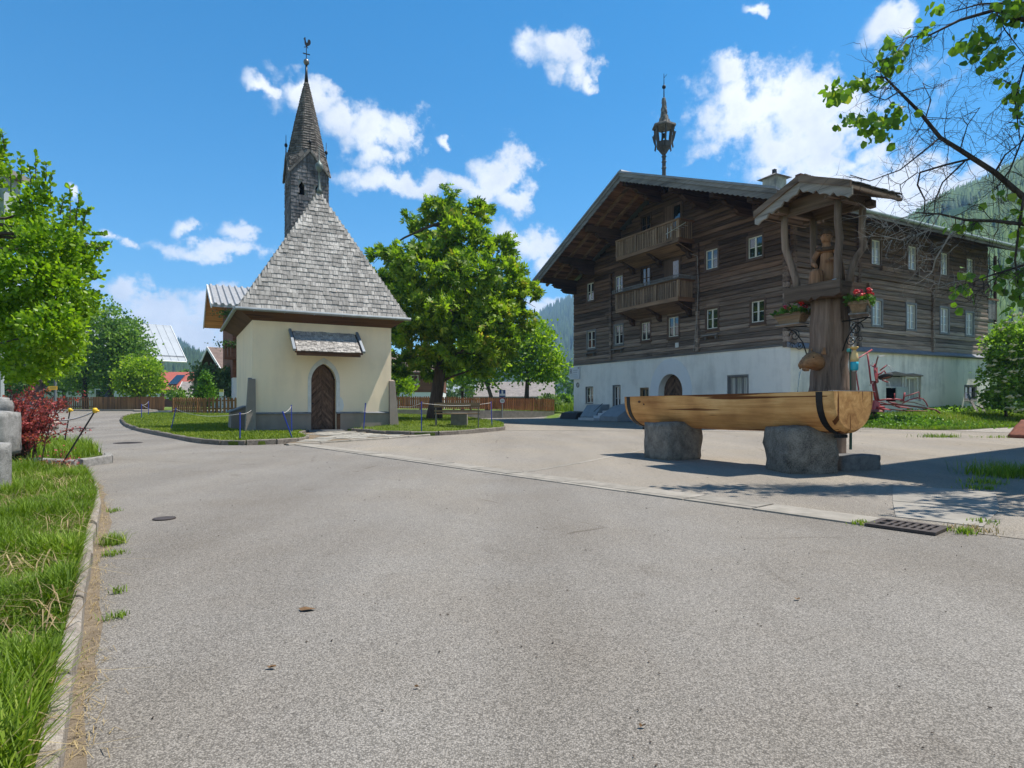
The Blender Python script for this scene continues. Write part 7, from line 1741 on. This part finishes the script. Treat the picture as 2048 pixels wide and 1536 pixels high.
# ================================================================== grass
def blades(name, pts, hts, wid, mat, bend=.5, lean=.35, z=None, kind='stuff', parent=None):
    n = len(pts); P = np.asarray(pts, dtype=float); h = np.asarray(hts)[:, None]; a = NR.rand(n) * 6.283
    d = np.stack([np.cos(a), np.sin(a), np.zeros(n)], 1); s = np.stack([-np.sin(a), np.cos(a), np.zeros(n)], 1)
    tilt = NR.rand(n, 1) * lean; w = wid * (.6 + .8 * NR.rand(n, 1)); up = np.array([[0, 0, 1.0]])
    m_ = P + up * h * .55 + d * h * tilt * .5; t_ = P + up * h * (1 - .35 * bend * tilt) + d * h * (tilt + bend * .5 * NR.rand(n, 1))
    V_ = np.stack([P - s * w, P + s * w, m_ + s * w * .75, m_ - s * w * .75, t_ + s * w * .12, t_ - s * w * .12], 1).reshape(-1, 3)
    F_ = (np.array([[0, 1, 2, 3], [3, 2, 4, 5]])[None] + (np.arange(n) * 6)[:, None, None]).reshape(-1, 4)
    o = np_obj(name, V_, F_, mat, parent)
    return o
GRASS = m_leaf('grass_blade', (.07, .13, .008), (.20, .30, .016), (.40, .36, .10), trans=.35, rough=.6)
GRASSL = m_leaf('lawn_blade', (.085, .14, .006), (.22, .28, .012), (.34, .34, .05), trans=.3, rough=.6)
STRAW = m_leaf('straw', (.20, .14, .065), (.42, .32, .16), trans=.15, rough=.7)
def sample(poly, n, zf, near=None):
    xs = [p[0] for p in poly]; ys = [p[1] for p in poly]; out = []; x0, x1, y0, y1 = min(xs), max(xs), min(ys), max(ys); tries = 0
    while len(out) < n and tries < n * 12:
        tries += 1; x = random.uniform(x0, x1); y = random.uniform(y0, y1)
        if abs(x) > .86 * y + .6: continue
        if near and random.random() > near(x, y): continue
        if inpoly(x, y, poly): out.append((x, y, zf(x, y)))
    return out
vp = [(p[0] - .012, p[1] - .008) for p in smooth_line(kv, 6)] + [(-6.0, 8.7), (-7.0, 8.9), (-8.3, 9.4), (-8, 4), (-3, .2)]
q = sample(vp, 110000, verge_z, lambda x, y: min(1, (4.2 / max(1.5, y)) ** 1.2))
def patch(x, y, s=1.0): return .5 + .5 * mnoise.noise(Vector((x * s, y * s, 3.3)))
h_ = [(.03 + .30 * patch(x, y, 1.9) ** 2 * random.uniform(.4, 1.4)) for x, y, z in q]
tag(blades('verge_grass', q, h_, .0042, GRASS, .9, .55), 'long rough grass on the left verge behind the kerb', 'grass', kind='stuff')
q = sample(vp, 11000, verge_z, lambda x, y: min(1, (4.2 / max(1.5, y))) * patch(x, y, 2.1) ** 2)
tag(blades('dry_grass', q, [random.uniform(.06, .22) for _ in q], .0028, STRAW, 1.4, 1.6), 'dry yellow stalks among the left verge grass', 'grass', kind='stuff')
lq = sample(lawnL, 30000, lawn_z, lambda x, y: min(1, 20 / y)); lq = [p for p in lq if not (0 < (Vector(p) - CHAPEL).dot(V) < CW and 0 < (Vector(p) - CHAPEL).dot(U) < CD)]
tag(blades('lawn_grass', lq, [random.uniform(.03, .085) * (.7 + .6 * patch(p[0], p[1])) for p in lq], .008, GRASSL, .6, .5), 'short mown grass left of the chapel', 'grass', kind='stuff')
rq = sample(lawnR, 30000, lawn_z, lambda x, y: min(1, 22 / y)); rq = [p for p in rq if not (0 < (Vector(p) - CHAPEL).dot(V) < CW and 0 < (Vector(p) - CHAPEL).dot(U) < CD)]
tag(blades('lawn_grass', rq, [random.uniform(.03, .085) * (.7 + .6 * patch(p[0], p[1])) for p in rq], .008, GRASSL, .6, .5), 'short mown grass right of the chapel round the bench', 'grass', kind='stuff')
v2 = sample(verge2, 9000, verge_z, lambda x, y: min(1, 12 / y)); tag(blades('verge_grass', v2, [random.uniform(.08, .3) for _ in v2], .006, GRASS, .9, .6), 'rough grass behind the second kerb on the left', 'grass', kind='stuff')
bz_ = lambda x, y: grd(x, y) + .03
bq = sample(bank, 26000, bz_); bh = []
for x, y, z in bq:
    ly = (Vector((x, y, 0)) - HOUSE).dot(U); bh.append(random.uniform(.06, .16) + max(0, .30 * patch(x, y, .9) * random.random() * sst(-3.8, -1.8, ly)))
tag(blades('bank_grass', bq, bh, .011, GRASS, .8, .5), 'rough sunlit grass bank before the long farmhouse wall', 'grass', kind='stuff')
b2q = sample(bank2, 12000, lambda x, y: grd(x, y) + .03 + .3 * sst(17, 24, x)); tag(blades('bank_grass', b2q, [random.uniform(.08, .3) for _ in b2q], .010, GRASS, .8, .5), 'rough grass at the right edge beyond the gravel', 'grass', kind='stuff')
mq = sample([(-1.5, 46), (3.2, 48.9), (4.6, 45.5), (6.2, 42.9), (9, 46), (12, 60), (3, 62)], 9000, lambda x, y: grd(x, y) + .05); tag(blades('meadow_grass', mq, [random.uniform(.3, .75) for _ in mq], .02, GRASS, .6, .4), 'tall meadow grass between fence end and farmhouse', 'grass', kind='stuff')
# weeds and flowers round the tedder
wq = []
for k in range(5200):
    x, y = hb.x + random.gauss(.3, 1.5), hb.y + random.gauss(.1, .55); wq.append((x, y, grd(x, y) + .02))
V_, F_ = leaves_np(np.array([(x, y, z + random.random() ** 1.5 * .5 * patch(x, y, 1.2)) for x, y, z in wq]), np.array([(random.gauss(0, .7), random.gauss(0, .7), random.gauss(.5, .5)) for _ in wq]), .10, 'oval')
tag(np_obj('weeds', V_, F_, m_leaf('weed_leaf', (.06, .15, .015), (.19, .34, .04), trans=.35)), 'leafy weeds growing round the red hay tedder', 'weeds', kind='stuff')
wq = []
for k in range(2600):
    p = HOUSE + V * random.uniform(8.5, 16.8) - U * abs(random.gauss(.3, .35)); wq.append((p.x, p.y, grd(p.x, p.y) + random.random() ** 1.4 * .65 * patch(p.x, p.y, .8)))
V_, F_ = leaves_np(np.array(wq), np.array([(random.gauss(0, .7), random.gauss(0, .7), random.gauss(.4, .5)) for _ in wq]), .14, 'oval')
tag(np_obj('weeds', V_, F_, ELDER), 'dark weeds along the foot of the long farmhouse wall', 'weeds', kind='stuff')
# tufts in joints and kerb foot
def tuft(c, n, r, h, lab, mat=GRASS, w=.005, flat=1):
    q = [(c[0] + random.gauss(0, r), c[1] + random.gauss(0, r) * flat, grd(*c[:2]) + .004) for _ in range(n)]
    return tag(blades('grass_tuft', q, [h * random.uniform(.4, 1.1) for _ in q], w, mat, .9, .8), lab, 'grass tuft', 'weed tufts in the joints', 'stuff')
tuft((3.02, 5.42), 70, .035, .05, 'small weed tuft at the left end of the drain grate'); tuft((3.66, 5.06), 110, .05, .055, 'weed tuft at the right end of the drain grate'); tuft((3.80, 5.16), 120, .09, .05, 'dry grass beside the right end of the grate', STRAW)
tuft((4.15, 5.5), 60, .05, .05, 'tiny weeds along the apron slab edge'); tuft((7.05, 9.0), 420, .22, .20, 'shaded grass tuft at the right edge of the yard'); tuft((7.5, 9.3), 420, .3, .22, 'wide shaded grass patch at the right edge'); tuft((6.2, 8.2), 160, .13, .08, 'low weed patch in the shaded slab joint'); tuft((5.75, 7.7), 110, .10, .07, 'small weed patch nearer in the slab joint'); tuft((6.35, 7.55), 70, .05, .06, 'sunlit weeds at the right slab edge')
tuft((13.2, 19.3), 160, .35, .16, 'grass tuft out on the bright yard', w=.009, flat=.4); tuft((15.2, 19.2), 120, .5, .10, 'thin grass line at the gravel edge', w=.009, flat=.3)
for x, y, n, r, h, lab in ((-3.02, 4.62, 150, .045, .13, 'tall weed clump at the foot of the left kerb'), (-2.80, 4.30, 60, .04, .06, 'low weeds just below the tall kerb clump'), (-2.22, 3.42, 26, .02, .07, 'thin grass tuft at the left kerb foot'), (-1.98, 3.02, 40, .03, .05, 'small leafy weed lower on the left kerb'), (-3.9, 6.02, 50, .04, .06, 'farthest weeds at the left kerb foot')):
    tag(tuft((x + .05, y + .03), int(n * 1.4), r, h * .8, lab, GRASS, .003), kind='stuff')
sq_ = []
for k in range(900):
    s_ = random.random(); i = min(len(kv) - 2, 1 + int(s_ * (len(kv) - 2))); a = Vector(kv[i]); b = Vector(kv[i + 1]); p = a.lerp(b, random.random()); d = (b - a).normalized(); nrm = Vector((d.y, -d.x)); p = p + nrm * (.05 + abs(random.gauss(0, .04))); sq_.append((p.x, p.y, .004))
tag(blades('straw_litter', sq_, [random.uniform(.008, .035) for _ in sq_], .0013, STRAW, 2.5, 3.5), 'dry straw litter along the foot of the left kerb', 'litter', kind='stuff')
# scattered bits on the road
LIT = m_plain('road_bits', (.07, .05, .035), .9, amt=.5); m = MB()
for k in range(420):
    y = 1.6 + 26 * random.random() ** 1.7; x = random.uniform(-.8, .8) * y
    if inpoly(x, y, verge) or inpoly(x, y, lawnL) or inpoly(x, y, lawnR): continue
    s_ = random.uniform(.0015, .0045) * (1 + y * .14); m.obox((x, y, grd(x, y) + s_ * .25 + .004), (s_ * random.uniform(1, 2.5), s_, s_ * .5), Matrix.Rotation(random.random() * 3, 3, 'Z'))
tag(m.build('road_grit', LIT, fix=False), 'scattered dark crumbs and grit on the asphalt', 'grit', kind='stuff')
for (x, y, r, lab) in ((-1.04, 3.17, .03, 'brown dry leaf lying on the road left of centre'), (1.52, 3.33, .012, 'small brown crumb on the road right of centre'), (-.95, 2.47, .014, 'pale brown leaf on the near road'), (.42, 2.02, .008, 'brown leaf scrap on the nearest road'), (-.35, 2.30, .007, 'dark crumb near the bottom centre of the road')):
    m = MB(); n = 9; m.add([(x + r * 1.5 * math.cos(6.283 * k / n) * random.uniform(.7, 1.1), y + r * .9 * math.sin(6.283 * k / n) * random.uniform(.7, 1.1), .006 + random.uniform(0, .012)) for k in range(n)] + [(x, y, .007)], [(k, (k + 1) % n, n) for k in range(n)])
    tag(m.build('fallen_leaf', m_plain('leaf_brown', (.16, .085, .03), .8, ns=40) if 'leaf_brown' not in bpy.data.materials else bpy.data.materials['leaf_brown']), lab, 'leaf', 'dry bits lying on the road')
# ================================================================== village houses behind
def house(label, loc, yaw, w, d, h0, h1, hr_, ov, m_low, m_up, m_roof, m_soff, wins=(), seams=0, corr=0, barge=None, nm='village_house'):
    """ridge along local x; front wall at y = 0 facing the viewer; h0 plinth storey, h1 eaves wall height, hr_ ridge"""
    r = thing(nm, label, 'house', loc, yaw, 'houses of the village behind')
    MB().box((0, 0, -.5), (w, d, h0)).build('lower_wall', m_low, r)
    MB().prism([(-.04, -.04, h0), (-.04, d + .04, h0), (-.04, d + .04, h1), (-.04, d / 2, h1 + (hr_ - h1) * .93), (-.04, -.04, h1)], (w + .08, 0, 0)).build('upper_wall', m_up, r)
    sl = (hr_ - h1) / (d / 2); ez = h1 - sl * ov[1]
    a = [(-ov[0], -ov[1], ez), (w + ov[2], -ov[1], ez), (w + ov[2], d / 2, hr_), (-ov[0], d / 2, hr_), (w + ov[2], d + ov[1], ez), (-ov[0], d + ov[1], ez)]
    rf0 = MB().add(a + [(x, y, z + .16) for x, y, z in a], [(6, 7, 8, 9), (9, 8, 10, 11), (0, 6, 7, 1) if 0 else (0, 1, 7, 6), (1, 2, 8, 7), (2, 4, 10, 8), (3, 0, 6, 9), (5, 3, 9, 11), (4, 5, 11, 10)]).build('roof', m_roof, r)
    MB().add([(x, y, z - .012) for x, y, z in a], [(0, 1, 2, 3), (3, 2, 4, 5)]).build('soffit', m_soff, rf0)
    if seams:
        for i in range(seams + 1):
            x = -ov[0] + (w + ov[0] + ov[2]) * i / seams; MB().beam((x, -ov[1], ez + .18), (x, d / 2, hr_ + .18), .05, .06).build('seam', m_roof, rf0)
    if corr:
        m = MB(); n = int((w + ov[0] + ov[2]) / corr)
        for i in range(n): x = -ov[0] + corr * (i + .5); m.tube([(x, -ov[1] - .04, ez + .16), (x, d / 2, hr_ + .16)], corr * .30, 6)
        m.build('corrugation', m_roof, rf0, fix=False)['kind'] = 'stuff'
    if barge:
        for x in (-ov[0] - .03, w + ov[2] + .03):
            for y in (-ov[1], d + ov[1]): MB().beam((x, y, ez + .06), (x, d / 2, hr_ + .06), .07, .30).build('barge_board', barge, rf0)
    for x0, x1, z0, z1 in wins:
        wv_ = MB().box((x0 - .1, -.10, z0 - .1), (x1 + .1, -.02, z1 + .1)).build('window', WHS, r); MB().box((x0, -.115, z0), (x1, -.09, z1)).build('pane', PANE, wv_)
    return r
HBRN = m_wood('house_brown', (.05, .026, .016), (.13, .068, .042), 'x', .6, .1); HRED = m_wood('house_redbrown', (.11, .045, .022), (.24, .10, .055), 'x', .6, .1)
HWHT = m_plaster('house_white', (.70, .70, .67), (.6, .6, .57), .4); ORNG = m_wood('orange_soffit', (.38, .17, .04), (.80, .42, .12), 'x', .6, .15)
CORRG = m_plain('corrugated_grey', (.33, .33, .33), .75, ns=2, nc=(.25, .25, .25)); METAL = m_plain('metal_roof', (.40, .42, .43), .42, .35, ns=.6, nc=(.34, .36, .37))
TILEB = m_stone('brown_tile', (.10, .07, .055), (.23, .165, .135), 2); TILER = m_plain('red_tile', (.40, .10, .065), .7, ns=3, nc=(.30, .07, .045)); BARNR = m_stone('barn_shingle', (.15, .13, .115), (.33, .29, .26), 2)
hA = house('house with grey corrugated roof and orange wooden soffit behind the chapel', (-18.76, 42.05, 0), T, 9, 9.6, 2.8, 7.83, 9.55, (1.36, 1.6, .8), HWHT, HRED, CORRG, ORNG, corr=.42, barge=WHS)
for z0 in (4.0, 6.0):
    b_ = MB().box((-.6, -1.1, z0), (9, -.02, z0 + .12)).build('balcony', HRED, hA)
    for k in range(14): MB().box((-.6 + k * .2, -1.12, z0 + .12), (-.45 + k * .2, -1.08, z0 + .95)).build('balcony_board', HRED, b_)
    m = MB(); V_, F_ = leaves_np(NR.normal(size=(260, 3)) * np.array([.45, .15, .14]) + np.array([-.3, -1.25, z0 + .95]), NR.normal(size=(260, 3)), .13, 'quad'); np_obj('balcony_flowers', V_, F_, DARKL, b_)['kind'] = 'stuff'
hB = house('white and dark-brown house with pale standing-seam metal roof', (-52.7, 64.9, .3), R(44), 14.6, 10, 3.0, 6.9, 10.6, (1.2, 1.6, 2.4), HWHT, HBRN, METAL, HBRN, [(8, 9.4, 1.0, 2.3), (11.5, 12.9, 1.0, 2.3), (11, 12.4, 4.2, 5.5)], seams=22, barge=WHS)
MB().tube([(-1.2, -1.7, 5.75), (17.0, -1.7, 5.75)], .10, 8).build('gutter', WHS, hB); MB().tube([(14.2, -.3, 3.0), (14.2, -.3, 5.0), (14.6, -1.6, 5.6)], .07, 8).build('downpipe', WHS, hB)
MB().box((-1.2, -1.0, 6.42), (17.0, -.94, 6.48)).build('snow_guard', DARKMETAL, hB)
hC = house('small far house with red tiled roof and solar panels', (-64, 108, .4), R(4), 12, 10, .3, 3.4, 6.2, (.8, .9, .8), HRED, HRED, TILER, HBRN, [(4.0, 5.0, 1.6, 2.6), (1.5, 2.5, 1.6, 2.6)])
MB().beam((5.0, .3, 4.0), (5.0, 3.6, 5.75), 1.5, .06).build('solar_panel', PANE, hC)
hE = house('low grey-roofed shed right of the red-roofed house', (-53.2, 100, .3), R(10), 6, 6, .3, 2.0, 4.2, (.5, .8, .5), HBRN, HBRN, BARNR, HBRN, barge=WHS)
hD = house('dark house with brown tiled roof and white barge boards', (-27.7, 61.9, .0), R(38), 10, 9, 2.6, 4.73, 6.75, (1.3, 1.4, 1.0), HWHT, HBRN, TILEB, HBRN, [(3, 4.2, 3.0, 4.1)], barge=WHS)
hF = house('brown timber and white house seen behind the chestnut trunk', (-15.5, 80, .1), R(3), 6.6, 8, 2.4, 5.4, 7.4, (.9, 1.2, .9), HWHT, HRED, TILEB, HRED, [(1.2, 2.4, .6, 1.8), (3.6, 5.6, .4, 1.7), (2.4, 3.4, 3.4, 4.5)])
hG = house('weathered barn with low grey shingle roof beyond the garden fence', (-4.4, 86, 0), R(-4), 9.5, 8, .3, 2.3, 4.0, (.8, 1.1, .8), HBRN, HBRN, BARNR, HBRN, nm='barn')
hH = house('far pale farm building between the tree trunks', (-13, 125, 0), R(2), 9, 8, 2.0, 3.2, 5.2, (.6, .8, .6), HWHT, HWHT, METAL, HWHT)
# ================================================================== mountains
def m_forest(name, c1, c2, meadow, thr, ns):
    m, t, b = newmat(name); tc = nd(t, 'ShaderNodeTexCoord').outputs['Object']
    n1 = nd(t, 'ShaderNodeTexNoise', {'Vector': tc, 'Scale': ns, 'Detail': 4, 'Roughness': .55}); n2 = nd(t, 'ShaderNodeTexNoise', {'Vector': tc, 'Scale': ns * 28, 'Detail': 4})
    col = mixc(t, ramp(t, n1.outputs[0], [(thr, (0, 0, 0)), (thr + .025, (1, 1, 1))]), ramp(t, n2.outputs[0], [(.35, c1), (.65, c2)]), meadow)
    t.links.new(col, b.inputs['Base Color']); b.inputs['Roughness'].default_value = 1; b.inputs['Specular IOR Level'].default_value = 0
    return m
CONIF = m_leaf('conifer', (.012, .030, .014), (.035, .070, .026), trans=.05, rough=.9); CONIFL = m_leaf('conifer_light', (.022, .055, .018), (.07, .125, .035), trans=.05, rough=.9)
def mountain(name, ridge, Yr, Yb, mat, ntree, th, cmat, rough=.05, noise_s=.01, n=70, k=26, clear=None, bulge=.0, label=None):
    """ridge = (px, py) skyline at depth Yr; the slope comes down to the valley floor at depth Yb"""
    xs = np.linspace(ridge[0][0], ridge[-1][0], n); ry = np.interp(xs, [p[0] for p in ridge], [p[1] for p in ridge]); vs = []
    def pt(i, s):
        px = xs[0] + (xs[-1] - xs[0]) * i; y = np.interp(px, xs, ry); Y = Yb + (Yr - Yb) * s; top = EYE + (807 - y) / 1250 * Yr; X = (px - 1024) / 1250 * Yr * (.55 + .45 * s) + (px - 1024) / 1250 * Yb * 0
        X = (px - 1024) / 1250 * (Yr * s + Yb * (1 - s))
        prof = s ** .85 * (1 - bulge) + bulge * math.sin(s * math.pi / 2)
        z = -3 + (top + 3) * prof; nz = mnoise.fractal(Vector((X * noise_s, Y * noise_s, 1.7)), 1, 2, 5) * rough * (top + 3) * math.sin(math.pi * min(1, s)) ** .7
        return Vector((X, Y, z + nz))
    S_ = np.linspace(0, 1, k)
    for s in S_:
        for i in range(n): vs.append(pt(i / (n - 1), s))
    for i in range(n):                                  # back slope
        p = pt(i / (n - 1), 1); vs.append(Vector((p.x * 1.25, p.y * 1.3, -3)))
    fs = [(j*n+i, j*n+i+1, (j+1)*n+i+1, (j+1)*n+i) for j in range(k) for i in range(n-1)]
    o = np_obj(name, vs, fs, mat, smooth=True); tag(o, kind='structure')
    P = []; 
    tries = 0
    while len(P) < ntree and tries < ntree * 4:
        tries += 1; i, s = random.random(), random.random() ** .8; p = pt(i, s)
        if clear and clear(mnoise.noise(p * clear[1] if False else p * noise_s * 1.6)): continue
        P.append(p)
    P = np.array(P); m_ = len(P); h = th * (.6 + .8 * NR.rand(m_)); r = h * (.16 + .08 * NR.rand(m_)); a0 = NR.rand(m_) * 6.28; q = 5; vv = []
    for kk in range(q): vv.append(P + np.stack([np.cos(a0 + 6.283 * kk / q) * r, np.sin(a0 + 6.283 * kk / q) * r, -h * .08], 1))
    vv.append(P + np.stack([np.zeros(m_), np.zeros(m_), h], 1)); V_ = np.stack(vv, 1).reshape(-1, 3)
    F_ = (np.array([[kk, (kk + 1) % q, q] for kk in range(q)])[None] + (np.arange(m_) * (q + 1))[:, None, None]).reshape(-1, 3)
    tag(np_obj(name + '_forest', V_, F_, cmat), label, 'forest', kind='stuff')
FORR = m_forest('slope_right', (.018, .04, .016), (.04, .075, .025), (.10, .17, .045), .60, .012); FORC = m_forest('slope_far', (.015, .03, .018), (.03, .05, .028), (.07, .10, .05), .66, .004); FORL = m_forest('slope_left', (.016, .034, .018), (.035, .06, .026), (.20, .22, .09), .60, .0045)
mountain('mountain', [(1500, 640), (1700, 540), (1800, 470), (1860, 428), (1900, 405), (1950, 388), (2000, 362), (2048, 335), (2150, 270), (2400, 190)], 620, 150, FORR, 15000, 11, CONIFL, .05, .012, label='mixed forest on the steep slope behind the farmhouse', clear=lambda v: v > .22)
mountain('mountain', [(760, 800), (900, 745), (1000, 690), (1060, 652), (1085, 632), (1120, 612), (1150, 602), (1200, 590), (1300, 570), (1500, 600)], 1700, 700, FORC, 9000, 22, CONIF, .04, .004, label='far dark forest in the gap beside the farmhouse')
mountain('mountain', [(-200, 560), (0, 610), (150, 632), (230, 650), (258, 657), (300, 664), (320, 680), (350, 688), (380, 706), (415, 722), (440, 735), (480, 752), (560, 775), (700, 800)], 1300, 520, FORL, 9000, 16, CONIF, .04, .005, label='forest on the far left mountain', clear=lambda v: v > .12)
mountain('hill', [(200, 770), (300, 752), (340, 738), (375, 728), (420, 738), (470, 755), (560, 785), (640, 800)], 520, 330, FORL, 2600, 13, CONIF, .05, .01, label='dark spruce wood on the low hill left of the chapel')
tree('garden_tree', 'rounded light trees on the hillside between metal roof and chapel', (-105, 190, 0), [(-105, 190, 0), (-105, 190, 5)], [L(372, 762, 20, 14, 190), (at(350, 772, 190), (4, 4, 2)), L(392, 765, 16, 14, 190), L(332, 772, 14, 9, 190)], 1800, .9, 'quad', PEAR, .3)
# ================================================================== the valley air
hz = MB().box((-2300, -60, -6), (2400, 2700, 440)).build('haze', None)
hz.data.materials.clear(); hm = bpy.data.materials.new('haze_air'); hm.use_nodes = True; t = hm.node_tree; t.nodes.clear()
pv = nd(t, 'ShaderNodeVolumePrincipled', {'Color': (.36, .62, 1.0, 1), 'Density': .00030, 'Anisotropy': .1})
nd(t, 'ShaderNodeOutputMaterial', {'Volume': pv.outputs[0]}); hz.data.materials.append(hm); tag(hz, kind='stuff')
hz.visible_shadow = True
